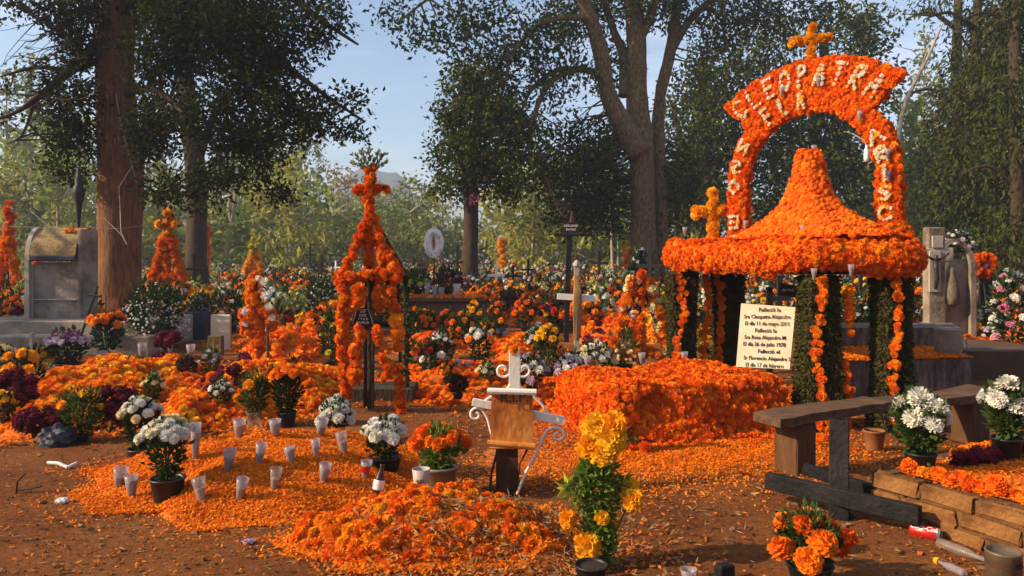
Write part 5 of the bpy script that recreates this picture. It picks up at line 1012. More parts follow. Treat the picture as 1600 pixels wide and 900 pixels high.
# smaller bouquets crowding the left graves
cc = np.random.default_rng(41); kinds_ = [('cream', 'mum', 'leaf'), ('orange', 'mari', 'leafdk'), ('gold', 'mari', 'leafdk'), ('wine', 'cel', 'leafdk'), ('white', 'mum', 'leafdk'), ('lilac', 'mum', 'leaf'), ('orange', 'mari', 'leaf')]
names_ = ['cream chrysanthemums', 'orange marigolds', 'golden marigolds', 'wine-red celosia', 'white chrysanthemums', 'lilac chrysanthemums', 'loose orange marigolds']
for k, (px, py, wpx, hpx) in enumerate(((70, 606, 34, 40), (148, 612, 34, 42), (210, 602, 36, 44), (60, 580, 36, 40), (330, 590, 36, 46), (200, 660, 40, 50), (345, 640, 38, 48), (240, 625, 34, 42), (290, 600, 34, 44), (420, 615, 34, 44), (8, 660, 36, 50), (180, 545, 30, 40), (455, 600, 32, 44), (690, 560, 34, 44), (760, 600, 30, 34), (716, 622, 30, 36), (650, 575, 34, 42), (760, 540, 32, 40), (840, 548, 30, 42), (700, 600, 32, 38))):
    m_, kd, lf_ = kinds_[(k * 3) % 7]; where = 'on the crowded left graves' if px < 500 else 'behind the white iron cross'
    pplant(px, py, wpx, hpx, 'small bunch of %s %s, %s' % (names_[(k * 3) % 7], where, ['leftmost', 'near the steps', 'beside the dark celosia', 'in the back row', 'by the cypress-like bush', 'behind the white chrysanthemums', 'near the glass jar', 'mid-bed', 'under the headstone', 'near the orange cross pole', 'at the photo edge', 'at the trunk foot', 'nearest the tower', 'nearest the red roses', 'left of the black can', 'front row', 'beside the tower leg', 'behind the black can', 'left of the yellow marigolds', 'lowest of them'][k]), 'flower bunch', z=.1, hrpx=5, heads_=12, kind=kd, mat=m_, leaf=lf_, leaf_n=260, leaf_spx=7, potwpx=16, pothpx=8, drop=.5)
# clumps of wine-red celosia
for px, py, rx, ry, n, z, lab in ((22, 618, 40, 40, 60, .12, 'wine-red celosia bank at the left edge'), (60, 655, 36, 18, 34, .15, 'wine-red celosia row behind the marigold border at the far left'), (185, 632, 34, 28, 46, .2, 'wine-red celosia clump behind the white chrysanthemums'), (175, 578, 26, 14, 18, .2, 'dark celosia bunch at the top of the left graves'), (252, 568, 20, 12, 12, .2, 'round dark celosia in the middle of the left graves'), (262, 530, 20, 10, 8, .3, 'dark celosia under the bush of tiny white flowers'), (355, 600, 40, 25, 16, .2, 'scattered dark celosia heads between the orange marigolds'), (380, 572, 16, 16, 8, .1, 'small dark celosia beside the orange figure-shaped cross'), (485, 520, 16, 22, 14, .1, 'dark red flowers left of the tower')):
    Yc = (CAMZ - z) * FPX / (py + ry * .6 - 400); s = Yc / FPX; c = at(px, py, Yc); r_ = thing('celosia_clump', lab, 'celosia', (c.x, c.y, .02), 'wine-red celosia on the left graves')
    P, Nn = ball(int(n * 1.5), c, (rx * s, rx * s * .6, ry * s), .6); heads(r_, P, Nn + [0, -.3, .5], .052 * Yc / 7.5, 'cel', 'wine', 40, rest='celosia_mass')
    g = G(); leafcloud(g, *ball(60, (c.x, c.y, c.z - ry * s * .5), (rx * s * .9, rx * s * .5, ry * s * .8), .2), .06); g.build('foliage', M['leafdk'], r_)
# ------------------------------------------------------------------ cups and candle glasses on the petal grave
CU = [(186, 764, 30, 22, 'whitish cup at the far left end of the petal grave'), (206, 780, 34, 20, 'white cup with a red round print at the left end of the petal grave'), (356, 738, 34, 20, 'cup with a slanted pale glass second from the left in the middle row'), (404, 728, 34, 17, 'slim pale cup in the middle of the petal grave'),
      (455, 726, 24, 18, 'short pale cup right of the slim one'), (494, 715, 26, 15, 'narrow cup near the right back of the petal grave'), (537, 712, 34, 19, 'cup with a dark candle under the white chrysanthemums'), (428, 768, 34, 19, 'brownish half-empty cup in the front middle row'), (315, 786, 36, 22, 'brown-tinted cup right of the flat-tiered chrysanthemums'),
      (374, 784, 34, 19, 'milky cup in the front row of the petal grave'), (505, 757, 30, 19, 'milky cup at the right front of the petal grave'), (570, 750, 26, 18, 'glass with a red and white emblem near the coke bottle'), (305, 720, 56, 17, 'tall pale candle glass right of the back chrysanthemum pot'),
      (373, 688, 30, 20, 'short cup at the back edge of the petal grave, under the yellow marigolds'), (430, 685, 26, 19, 'short pale cup at the back edge under the orange pot'), (500, 684, 28, 19, 'frosted cup at the right back edge of the petal grave'), (290, 700, 24, 14, 'small pale glass behind the tall candle glass')]
for k, (px, py, hp, wp, lab) in enumerate(CU):
    p = gp(px, py, .03)
    for Yq in np.arange(4.2, 7.6, .01):
        p = at(px, py - 2, Yq); uu, vv = (p.x + 1.78) / 1.18, (p.y - 5.62) / .98
        zz = max(float(gh(p.x, p.y)), float(f2(np.array(uu), np.array(vv))[2])) if max(abs(uu), abs(vv)) < 1.3 else float(gh(p.x, p.y))
        if p.z <= zz: break
    p.z = zz + .005
    s = p.y / FPX
    dk = 'brown' in lab or 'dark' in lab
    glass(p + Vector((0, 0, .0)), hp * s, wp * s / 2 / 1.3, (.45 + .5 * rng.random()) if not dk else .3, 'cup' if not dk else 'cupclear', lab, 'cups and candle glasses on the petal grave', band='canred' if 'emblem' in lab else None, tilt=(rng.random() - .5) * .5, cat='candle cup')
for px, py, hp, wp, lab in ((266, 550, 22, 13, 'clear candle glass left of the white marker among the left graves'), (298, 560, 22, 14, 'clear glass jar behind the crowded marigold grave'), (222, 560, 24, 14, 'greyish glass jar below the dark celosia'), (160, 576, 28, 15, 'pale glass jar among the dark celosia on the left grave'), (160, 606, 24, 14, 'small clear glass on the crowded left grave'), (242, 606, 26, 15, 'clear tumbler on the orange flowers of the left grave'), (100, 604, 30, 14, 'white slanted card holder glass on the left grave'), (24, 640, 56, 10, 'slim clear bottle-like glass at the left edge'),
      (716, 580, 18, 13, 'yellowish glass beside the black can'), (732, 580, 16, 12, 'second yellowish glass beside the black can'), (672, 580, 18, 14, 'skull-printed white glass under the red roses'), (890, 585, 18, 12, 'clear glass between the lilac and the white chrysanthemums')):
    p = gp(px, py, .12); s = p.y / FPX; glass(p, hp * s, wp * s / 2 / 1.2, .4, 'cup', lab, cat='candle glass', rr=1.2)
# white cup next to the bucket
p = at(658, 782, 4.93); s = p.y / FPX; r_ = glass(p, 50 * s, 11 * s, 0, 'wax', 'white paper cup with a grey emblem leaning against the galvanised bucket', cat='cup', name='paper_cup', rr=1.3, band=None)
g = G(); a0 = np.linspace(-2.2, -1.1, 8); V = [(p.x + 12.6 * s * math.cos(a), p.y + 12.6 * s * math.sin(a), p.z + z * s) for z in (24, 36) for a in a0]; g.add(V, [[i, i + 1, i + 9, i + 8] for i in range(7)]); g.build('emblem', M['cement'], r_)
# cola bottle on the heap
def bottle(name, label, p, axis, L, r, mat, band=None, cap=None, cat='bottle'):
    q = Vector(axis).to_track_quat('Z', 'Y').to_matrix(); r_ = thing(name, label, cat, p)
    g = G(); g.lathe(p, [(.001, 0), (r * .9, .002), (r, L * .06), (r * .9, L * .3), (r * .92, L * .4), (r, L * .5), (r * .82, L * .66), (r * .45, L * .82), (r * .4, L * .97), (r * .45, L), (.001, L)], 14, rot=q); g.build('glass_body', M[mat], r_, smooth=True)
    if band: g = G(); g.lathe(p, [(r * .955, L * .34), (r * 1.03, L * .50), (r * .93, L * .6)], 14, rot=q); g.build('label', M[band], r_, smooth=True)
    return r_
bottle('soda_bottle', 'small dark soda bottle with white label stuck in the top of the marigold heap', Vector(at(587, 784, 4.80)), (.16, .1, .95), .23, .036, 'bottle', 'whitepaint')
# litter
def lump(name, label, p, sz, mat, cat='litter', rot=0, seed=0, n=3):
    r = np.random.default_rng(seed); V, F = ico(n); ph_ = r.random(6) * 6.28; V = V * (1 + .16 * np.sin(V[:, 0] * 5 + ph_[0]) * np.sin(V[:, 1] * 6 + ph_[1]) + .12 * np.sin(V[:, 2] * 9 + V[:, 0] * 7 + ph_[2]) + .035 * r.normal(0, 1, len(V)))[:, None] * np.array(sz); m_ = np.array(Matrix.Rotation(rot, 3, 'Z')); g = G(); g.add(V @ m_.T + np.array(p) + [0, 0, sz[2] * .6], F); o = g.build(name, M[mat]); o.data.transform(Matrix.Translation(-Vector(p))); o.location = p; return tag(o, label, cat)
lump('plastic_bag', 'bunched dark grey cloth bag at the front of the left marigold grave', gp(88, 697), (.14, .10, .11), 'blueplaque', 'bag', seed=3)
lump('crumpled_wrapper', 'purple and white crumpled wrapper on the bare ground in front of the petal grave', gp(389, 846), (.035, .03, .012), 'violet', seed=4)
lump('crumpled_wrapper', 'crumpled white paper at the left front edge of the petal grave', gp(97, 788), (.04, .03, .02), 'paper', seed=5)
r_ = thing('stick', 'white peeled stick lying on the earth at the left', 'stick', gp(92, 732)); g = G(); a, b_ = gp(75, 729), gp(106, 738); g.tube([a + Vector((0, 0, .015)), (a + b_) / 2 + Vector((0, 0, .03)), b_ + Vector((0, 0, .015))], .012, 6, noise=.1); c = gp(120, 734); g.tube([b_ + Vector((0, 0, .015)), c + Vector((0, 0, .03))], .014, 6); g.build('peeled_wood', M['paper'], r_)
r_ = thing('twig', 'dark forked twig standing in the dirt at the far left', 'twig', gp(25, 770)); b0 = gp(25, 776); g = G(); g.tube([b0, b0 + Vector((.01, 0, .08)), b0 + Vector((.06, 0, .13))], .006, 5); g.tube([b0 + Vector((.01, 0, .02)), b0 + Vector((.1, 0, .03)), b0 + Vector((.17, 0, .05))], .006, 5); g.build('bark', M['bark_dark'], r_)
r_ = thing('gladiolus_bloom', 'single white and yellow gladiolus bloom lying on the marigold heap', 'flower', Vector(at(549, 862, 4.18))); c = np.array(r_.location); g = G(); leafcloud(g, np.array([c] * 7), np.array([[-.2, -.3, 1], [.3, -.4, 1], [0, -.5, .9], [.5, -.2, .6], [-.5, -.3, .6], [.1, 0, 1.2], [-.1, -.6, .5]]), .09); g.build('white_petals', M['white'], r_); g = G(); leafcloud(g, np.array([c] * 5) + [.03, -.02, -.02], np.array([[.6, -.3, .2], [.8, -.2, -.2], [.3, -.5, -.1], [1, 0, .1], [.2, -.6, .4]]), .06); g.build('yellow_petals', M['yellow'], r_)

# ------------------------------------------------------------------ niche tomb on the left
NX0, NX1, NY = at(40, 500, 13.6).x, at(150, 500, 13.6).x, 13.6
nt_ = thing('niche_tomb', 'grey plastered niche tomb with arched open side and mosaic roof beside the huge trunk', 'tomb', ((NX0 + NX1) / 2, NY, 0))
s = NY / FPX; zt = CAMZ + 45 * s; zl = CAMZ - 6 * s; xm = at(121, 0, NY).x; NX1 = at(127, 0, NY).x; xl = at(52, 0, NY).x
g = G(); g.box(((xl + xm) / 2, NY + .27, (zl - .1) / 2 + .05), (xm - xl, .5, zl - .1), bev=.01); g.build('body', M['cement'], nt_)
g = G(); g.box(((xm + NX1) / 2 + .003, NY + .27, (zt - .03) / 2), (NX1 - xm, .56, zt - .03), bev=.015); g.build('side_pillar', M['cement'], nt_)
# barrel roof facing the camera
n_ = 10; V = []
for i in range(n_ + 1):
    t = i / n_; y = NY - .06 + .6 * (1 - math.cos(t * math.pi / 2)) * .8; z = zl + .08 + (zt - zl - .08) * math.sin(t * math.pi / 2)
    V += [(xl - .04, y, z), (xm, y, z)]
for i in range(n_, -1, -1):
    t = i / n_; y = NY + .06 + .6 * (1 - math.cos(t * math.pi / 2)) * .8; z = zl + .02 + (zt - zl - .13) * math.sin(t * math.pi / 2)
    V += [(xl - .04, y, z), (xm, y, z)]
F = [[2 * i, 2 * i + 1, 2 * i + 3, 2 * i + 2] for i in range(2 * n_ + 1)]; g = G(); g.add(V, F); g.build('mosaic_roof', M['mosaic'], nt_)
g = G(); g.box(((xl + xm) / 2, NY - .03, zl + .03), (xm - xl + .02, .16, .10), bev=.02); g.build('dark_lip', M['blueplaque'], nt_)
# arched rib on the left
P = [(NX0 + .06, NY - .03, .2)] + [(NX0 + .06, NY + .27 - .3 * math.cos(a), zl - .05 + (zt - zl + .02) * math.sin(a)) for a in np.linspace(0, math.pi, 14)] + [(NX0 + .06, NY + .57, .2)]
g = G(); g.tube(P, .055, 4, sq=True); g.build('arched_rib', M['cement_lt'], nt_)
g = G(); g.box((NX0 + .10, NY + .27, .8), (.05, .5, 1.3)); g.build('side_wall', M['cement_lt'], nt_)
g = G(); g.box(((xl + xm) / 2, NY + .006, zl - 62 * s), (xm - xl - .01, .03, .02)); g.build('ledge_line', M['cement_lt'], nt_)
heads(nt_, *(lambda n: (np.stack([xm - .03 - rng.random(n) ** 2 * .35, NY + .1 + rng.random(n) * .5, zt - .02 - rng.random(n) * .12], 1), np.tile([0, -.5, 1.], (n, 1))))(60), .04, 'mari_l', 'orange', 0, rest='marigold_covering')
for (x0, x1, y0, y1, z1, lab) in ((-60, 232, 555, 12.35, .30, 'front'), (-60, 240, 0, 12.9, .5, 'rear')):
    r_ = thing('tomb_step', {'front': 'long low cement step in front of the niche tomb', 'rear': 'upper cement step carrying the niche tomb'}[lab], 'step'); a, b_ = at(x0, 0, y1).x, at(x1, 0, y1).x
    g = G(); g.box(((a + b_) / 2, y1 + (.28 if lab == 'front' else .85), z1 / 2 - .02), (b_ - a, .55 if lab == 'front' else 1.7, z1 + .04), bev=.012); g.build('slab', M['cement'], r_)
g = G(); g.box(tuple(at(50, 540, 12.2)), (.05, .06, .42), bev=.005); r_ = thing('white_post', 'short white post by the step of the niche tomb', 'post', (at(50, 540, 12.2).x, 12.2, 0)); g.build('post', M['cement_lt'], r_)
# black finial cross behind it
c = at(123, 355, 14.6); r_ = thing('crucifix_figure', 'thin black iron crucifix finial rising behind the niche tomb', 'crucifix', (c.x, c.y, 0)); s2 = 14.6 / FPX; g = G()
g.tube([(c.x, c.y, .5), (c.x, c.y, c.z + 20 * s2)], .03, 8); g.lathe((c.x, c.y, c.z), [(.03, 0), (.035, 10 * s2), (5 * s2, 35 * s2), (9 * s2, 52 * s2), (8 * s2, 62 * s2), (5 * s2, 66 * s2), (6 * s2, 74 * s2), (3 * s2, 80 * s2), (3 * s2, 90 * s2), (.002, 96 * s2)], 10); g.build('figure', M['iron_black'], r_, smooth=True)
g = G(); g.box((c.x, c.y + .03, c.z + 58 * s2), (.24, .03, .05)); g.build('crossbar', M['iron_black'], r_)
# leaning dark iron cross beside the trunk
a, b_ = at(127, 524, 12.6), at(150, 455, 12.6); r_ = thing('leaning_cross', 'thin dark iron cross leaning against the niche tomb by the trunk', 'cross', (a.x, a.y, 0)); g = G(); g.tube([(a.x - .06, a.y, .05), a, b_ + (b_ - a) * .12], .022, 6); g.build('upright', M['iron_black'], r_); g = G(); q = a.lerp(b_, .88); g.tube([q + Vector((-.09, 0, .03)), q + Vector((.11, 0, .0))], .024, 6); g.build('crossbar', M['iron_black'], r_)

# ------------------------------------------------------------------ A-frame and other flower towers farther back
def aframe(label, px, py, Yt, hpx, wpx, mat='orange', top='gold', r=.06, name='flower_tower', white=0, grp=None, legs=True, kind='mari', apex=.66):
    """triangular frame hung with marigolds; py is the ground, hpx the full height"""
    s = Yt / FPX; b = at(px, 400 + CAMZ / s, Yt); b.z = 0; zb = CAMZ - (py - 400) * s; r_ = thing(name, label, 'flower frame', b, grp); H = hpx * s; W = wpx * s
    def ln(a, c, n=None):
        a, c = np.array(a), np.array(c); n = n or max(2, int(np.linalg.norm(c - a) / (r * .95))); t = np.linspace(0, 1, n)[:, None]; P = np.repeat(a + (c - a) * t, 3, 0); d = rng.normal(0, 1, P.shape); d /= np.linalg.norm(d, axis=1)[:, None]; return P + d * r * .55, d + [0, -.3, 0]
    x, y = b.x, b.y; za = zb + H * apex
    segs = [ln((x - W / 2, y, zb), (x - W * .1, y, za)), ln((x + W / 2, y, zb), (x + W * .1, y, za)), ln((x, y, za), (x, y, za - H * .18)), ln((x - W * .38, y, zb + H * .22), (x + W * .38, y, zb + H * .22)), ln((x, y, zb + H * .2), (x, y, zb + H * .55))] if legs else [ln((x, y, zb), (x, y, za))]
    P = np.concatenate([q[0] for q in segs]); Nn = np.concatenate([q[1] for q in segs]); mm = [mat if q > white else 'cream' for q in rng.random(len(P))]
    heads(r_, P, Nn, r, kind, mm, 120, rest='flower_covering')
    segs = [ln((x, y, za), (x, y, zb + H))] + ([ln((x - W * .17, y, za + H * .18), (x + W * .17, y, za + H * .18))] if apex < .8 else []); P = np.concatenate([q[0] for q in segs]); Nn = np.concatenate([q[1] for q in segs]); heads(r_, P, Nn, r * .9, kind, top, 30, rest='cross_covering')
    g = G(); g.tube([(x, y, 0), (x, y, zb + H)], .02, 6)
    if legs: g.tube([(x - W / 2, y, 0), (x, y, za)], .02, 6); g.tube([(x + W / 2, y, 0), (x, y, za)], .02, 6)
    g.build('cane_frame', M['bark_dark'], r_); return r_
aframe('orange A-shaped marigold frame with a golden cross right of the huge trunk', 262, 462, 18.5, 132, 62, r=.10)
aframe('slim orange marigold tower at the left edge beside the niche tomb', 13, 440, 19, 120, 26, top='deep', r=.09, legs=True)
aframe('thin orange marigold pole behind the slimmer dark tree', 323, 430, 30, 76, 8, top='orange', r=.09, legs=False)
aframe('leaning triangle of orange and cream flowers left of the canopy', 1000, 588, 10.3, 160, 112, top='deep', r=.066, white=.16, apex=.93)
aframe('small golden marigold figure far back right of the dark evergreen oak trunk', 785, 418, 34, 44, 14, 'gold', 'gold', r=.14, legs=False)
aframe('tiny yellow flower frame in the far field left of the tower', 397, 432, 32, 58, 26, 'gold', 'lime', r=.13)
aframe('orange flower frame far back right of the forked oak', 980, 430, 30, 48, 14, 'orange', 'gold', r=.12, legs=False)
aframe('second orange frame far behind the left edge', 60, 440, 30, 50, 22, 'deep', 'orange', r=.12)
# orange cross of marigolds, bottle-shaped, on a pole
Yc = 11.2; s = Yc / FPX; b = at(400, 560, Yc); r_ = thing('marigold_cross', 'thick orange marigold cross edged with white on a pole behind the left graves', 'flower cross', (b.x, b.y, 0)); P, Nn = [], []
for (x0, y0, x1, y1, rp, n) in ((398, 436, 398, 505, 13, 80), (384, 492, 418, 492, 13, 60), (385, 500, 390, 520, 11, 30), (400, 500, 404, 558, 10, 50), (418, 480, 424, 508, 10, 24)):
    t = rng.random(n); d = rng.normal(0, 1, (n, 3)); d /= np.linalg.norm(d, axis=1)[:, None]; P.append(np.array([np.array(at(x0 + (x1 - x0) * q, y0 + (y1 - y0) * q, Yc)) for q in t]) + d * rp * s * .85); Nn.append(d)
P, Nn = np.concatenate(P), np.concatenate(Nn); heads(r_, P, Nn, .05, 'mari', ['orange', 'gold'][0], 150, rest='marigold_covering')
W_ = np.array([np.array(at(x, y, Yc - .1)) for x, y in ((404, 434), (412, 440), (415, 462), (420, 480), (423, 496), (384, 488), (382, 505))]); heads(r_, W_, np.tile([0, -1, .2], (len(W_), 1)), .06, 'mum', 'white', 10)
g = G(); g.tube([(b.x, b.y, 0), at(400, 440, Yc)], .02, 6); g.tube([at(419, 600, Yc - .5), at(418, 505, Yc - .3)], .02, 6); g.build('pole', M['bark_dark'], r_)
# small cream headstone, dark box
def slab(name, label, px, py, Yt, wpx, hpx, dep, mat, cat='headstone', rot=0, part='slab', bev=.012, top=None):
    s = Yt / FPX; zb = max(0, CAMZ - (py - 400) * s); c = at(px, py, Yt); H = hpx * s; r_ = thing(name, label, cat, (c.x, c.y, 0))
    g = G(); z0 = -.03 if zb < .25 else zb - .02; g.box((c.x, c.y + dep / 2, (z0 + zb + H) / 2), (wpx * s, dep, zb + H - z0), rot, bev=bev); g.build(part, M[mat], r_)
    return r_, zb + H
slab('headstone', 'small cream headstone with a rough dark inscription in front of the white-flowered bunch', 344, 548, 13, 30, 56, .08, 'board')
slab('dark_box', 'dark square vault opening left of the cream headstone', 303, 535, 14.5, 36, 45, .4, 'blueplaque', 'box')
slab('grave_slab', 'low cement slab behind the orange figure-shaped cross', 460, 512, 17, 70, 28, .9, 'cement_dk', 'grave')
slab('grave_slab', 'low brown grave kerb left of the tower foot', 468, 556, 13.4, 70, 16, .7, 'brownslab', 'grave')
slab('grave_slab', 'flat dark plinth under the marigold tower', 590, 662, 8.3, 110, 24, .5, 'bark_dark', 'plinth')
slab('small_stone', 'small wooden stump marker right of the dark box', 335, 560, 12.4, 22, 30, .12, 'bark', 'marker')
# dark slab tomb with orange strip
r_, zt_ = slab('slab_tomb', 'dark brown slab tomb topped with a strip of orange petals, white wreath above it', 690, 512, 17.2, 118, 40, 1.2, 'brownslab', 'tomb'); s = 17.2 / FPX; c = at(690, 0, 17.2)
g = G(); g.box((c.x, 17.75, zt_ + .05), (128 * s, 1.3, .10), bev=.02); g.build('top_slab', M['brownslab'], r_)
n = 260; P = np.stack([c.x + (rng.random(n) - .5) * 126 * s, 17.1 + rng.random(n) * .35, np.full(n, zt_ + .11)], 1); heads(r_, P, np.tile([0, -.3, 1.], (n, 1)), .05, 'mari_l', 'orange', 0, rest='marigold_strip')
for px, hp, wp, m_, lab in ((668, 22, 9, 'cup', 'first candle glass from the left on the slab tomb'), (679, 16, 9, 'cup', 'second candle glass from the left on the slab tomb'), (690, 15, 9, 'cup', 'third candle glass from the left on the slab tomb'), (714, 20, 11, 'wax', 'whitish candle glass at the right end of the slab tomb')):
    glass(Vector((at(px, 0, 17.2).x, 17.2, zt_ + .12)), hp * s, wp * s / 2, .6, m_, lab, cat='candle glass', rr=1.1)
for px, wp, hp, m_, lab in ((700, 52, 44, 'wine', 'dark red and pink flowers on the slab tomb under the white wreath'), (652, 48, 42, 'lime', 'pale green and yellow sprays at the left end of the slab tomb'), (628, 40, 40, 'cream', 'cream flower bunch left of the slab tomb')):
    plant(lab, 'flowers', (at(px, 0, 17.4).x, 17.5, zt_ + .1), wp * s, hp * s, 18, .07, 'mum', m_, mats=[m_, 'pink' if m_ == 'wine' else 'white', m_] * 6, potr=.1, poth=.14, leaf='leaf' if m_ != 'wine' else 'leafdk', leaf_n=420, leaf_s=.11, nmax=18, drop=.7)
# white oval wreath on a stand
c = at(678, 380, 17.6); s = 17.6 / FPX; r_ = thing('oval_wreath', 'white oval wreath with a small reddish figure inside, standing above the slab tomb', 'wreath', (c.x, c.y, zt_)); g = G()
a = np.linspace(0, 6.283, 33)[:-1]; P = np.stack([c.x + 8.5 * s * np.cos(a), np.full(32, c.y), c.z + 17.5 * s * np.sin(a)], 1); P = np.concatenate([P, P[:2]]); g.tube([tuple(q) for q in P], .10, 8, noise=.12, cap=False); g.build('ring', M['whitepaint'], r_)
Pw = np.repeat(P[:32], 8, 0); d = rng.normal(0, 1, Pw.shape); d /= np.linalg.norm(d, axis=1)[:, None]; heads(r_, Pw + d * .07, d, .045, 'mum', 'white', 0, rest='white_blossoms')
g = G(); g.lathe((c.x, c.y, c.z - 13 * s), [(.05, 0), (.05, .1), (.03, .2), (.035, .26), (.02, .36), (.001, .38)], 8); g.build('figure', M['rust'], r_); g = G(); g.tube([(c.x, c.y + .05, zt_), (c.x, c.y + .05, c.z - 15 * s)], .02, 5); g.build('stand', M['bark_dark'], r_)
# black cross with lettered plaque, white ribboned cross
Yk = 14.5; s = Yk / FPX; c = at(888, 500, Yk); r_ = thing('black_cross', 'tall black wooden cross with a white-lettered crown plaque, standing left of the white one', 'cross', (c.x, c.y, 0))
g = G(); g.box((at(887, 460, Yk).x, Yk, .95), (.10, .07, 2.05), Matrix.Rotation(.03, 3, 'Y'), bev=.006); g.build('upright', M['wood_dark'], r_); g = G(); g.box(tuple(at(895, 367, Yk)), (.72, .06, .055), bev=.005); g.build('crossbar', M['wood_dark'], r_)
p0 = at(892, 358, Yk - .05); g = G(); g.add([(p0.x - .17, p0.y, p0.z - .12), (p0.x + .17, p0.y, p0.z - .12), (p0.x + .13, p0.y, p0.z + .14), (p0.x - .13, p0.y, p0.z + .14), (p0.x - .17, p0.y + .03, p0.z - .12), (p0.x + .17, p0.y + .03, p0.z - .12), (p0.x + .13, p0.y + .03, p0.z + .14), (p0.x - .13, p0.y + .03, p0.z + .14)], [[0, 1, 2, 3], [7, 6, 5, 4], [4, 5, 1, 0], [5, 6, 2, 1], [6, 7, 3, 2], [7, 4, 0, 3]]); q_ = sub(g.build('plaque', M['iron_black'], r_))
text_mesh('DESCANSE', .055, p0 + Vector((0, -.004, .045)), (R(90), 0, 0), M['whitepaint'], q_, 'lettering', align='CENTER'); text_mesh('EN PAZ', .055, p0 + Vector((0, -.004, -.025)), (R(90), 0, 0), M['whitepaint'], q_, 'lettering', align='CENTER')
g = G(); g.tube([p0 + Vector((.02, .03, .12)), p0 + Vector((.03, .03, .34))], [.05, .02], 6); g.build('rusty_tip', M['rustdk'], r_)
Yk = 12.6; s = Yk / FPX; c = at(900, 540, Yk); r_ = thing('white_cross', 'slim white cross with a flaking brown-wrapped post right of the tall black one', 'cross', (c.x, c.y, 0))
g = G(); g.box((at(901, 480, Yk).x, Yk, .72), (.085, .04, 1.5), bev=.005); g.lathe((at(901, 480, Yk).x, Yk, 1.44), [(.06, 0), (.05, .05), (.03, .08), (.001, .1)], 8); g.build('upright', M['cement_lt'], r_)
g = G(); g.box(tuple(at(902, 465, Yk - .03)), (.66, .03, .10), Matrix.Rotation(.06, 3, 'Y'), bev=.004); g.build('crossbar', M['iron_white'], r_); g = G(); g.tube([at(901, 530, Yk - .04), at(901, 490, Yk - .05), at(902, 455, Yk - .05), at(900, 430, Yk - .03)], [.045, .07, .065, .03], 8, noise=.25); g.build('straw_wrapping', M['cork'], r_)

# ------------------------------------------------------------------ right side: concrete graves, stone cross, shrine, wreath
def pbox(name, label, pts, z0, z1, mat, cat='grave', part='slab', bev=None):
    c = sum((Vector((*p, 0)) for p in pts), Vector()) / len(pts); r_ = thing(name, label, cat, c); V = [(*p, z0) for p in pts] + [(*p, z1) for p in pts]; g = G(); g.add(V, [[3, 2, 1, 0], [4, 5, 6, 7], [0, 1, 5, 4], [1, 2, 6, 5], [2, 3, 7, 6], [3, 0, 4, 7]]); g.build(part, M[mat], r_); return r_
def strew(root, P, Nn, size=.02, mat='petal', name='petal_layer'):
    g = G(); Nn = Nn + rng.normal(0, .4, P.shape); Nn[:, 2] = np.abs(Nn[:, 2]) + .2; g.inst(PETAL, frames(Nn, S=size * (.6 + .8 * rng.random(len(P)))), P); o = g.build(name, M[mat], root); o['kind'] = 'stuff'
def gxy(px, py, z=0): p = gp(px, py, z) if z else gp(px, py); return np.array([p.x, p.y])
q0, q1 = gxy(1306, 566, .48), gxy(1518, 560, .48); dp = np.array([.35, 1.35])
r_ = pbox('concrete_grave', 'big stained concrete grave strewn with orange petals behind the bench', [q0, q1, q1 + dp, q0 + dp], -.02, .48, 'cement_dk'); n = 9000; a, b_ = rng.random(n), rng.random(n) ** 1.6; P = np.array([*zip(*(q0 + (q1 - q0) * a[:, None] + dp * b_[:, None]).T, np.full(n, .49))]); strew(r_, P[:], np.tile([0, 0, 1.], (n, 1)), .03)
g = G(); g.add([(*q0, .484), (*q1, .484), (*(q1 + dp), .484), (*(q0 + dp), .484)], [[0, 1, 2, 3]]); g.build('petal_sheet', M['petalbase'], r_)
n = 2500; P = np.array([*zip(*(q0 + (q1 - q0) * rng.random(n)[:, None] + np.array([0, -.02]) - np.abs(rng.normal(0, .07, n))[:, None] * [0, 1]).T, np.full(n, .03))]); strew(r_, P, np.tile([0, 0, 1.], (n, 1)), .03, 'petal', 'fallen_petals')
u0, u1 = gxy(1304, 512, .72), gxy(1500, 512, .72); dp = np.array([.3, .7]); pbox('concrete_grave', 'upper concrete slab at the head of the stained grave, under the stone cross', [u0, u1, u1 + dp, u0 + dp], .3, .72, 'cement_dk')
v0 = gxy(1480, 520, .72); r_ = thing('concrete_block', 'square concrete block at the right end of the upper slab', 'block', (v0[0], v0[1] - .03, .5)); g = G(); g.box((v0[0], v0[1] - .02, .62), (.22, .2, .30), bev=.01); g.build('block', M['cement'], r_)
Yk = 11.6; s = Yk / FPX; c = at(1459, 500, Yk); r_ = thing('stone_cross', 'pale stone cross with a dark Christ figure at the right', 'cross', (c.x, c.y, .5)); zt_ = CAMZ + 45 * s
g = G(); g.box((c.x, Yk, (zt_ + .4) / 2), (.25, .18, zt_ - .4), bev=.02); g.build('upright', M['cement'], r_); g = G(); g.box((at(1461, 0, Yk).x, Yk - .003, CAMZ + 2 * s), (.46, .186, .22), bev=.02); g.build('arms', M['cement_lt'], r_)
g = G(); g.box((c.x - .04, Yk - .1, CAMZ - 24 * s), (.17, .03, .62), bev=.005); g.box((c.x + .0, Yk - .1, CAMZ + 22 * s), (.16, .03, .18), bev=.005); g.build('face_panel', M['cement_lt'], r_)
cx, zc = c.x - .05, CAMZ - 20 * s; g = G()
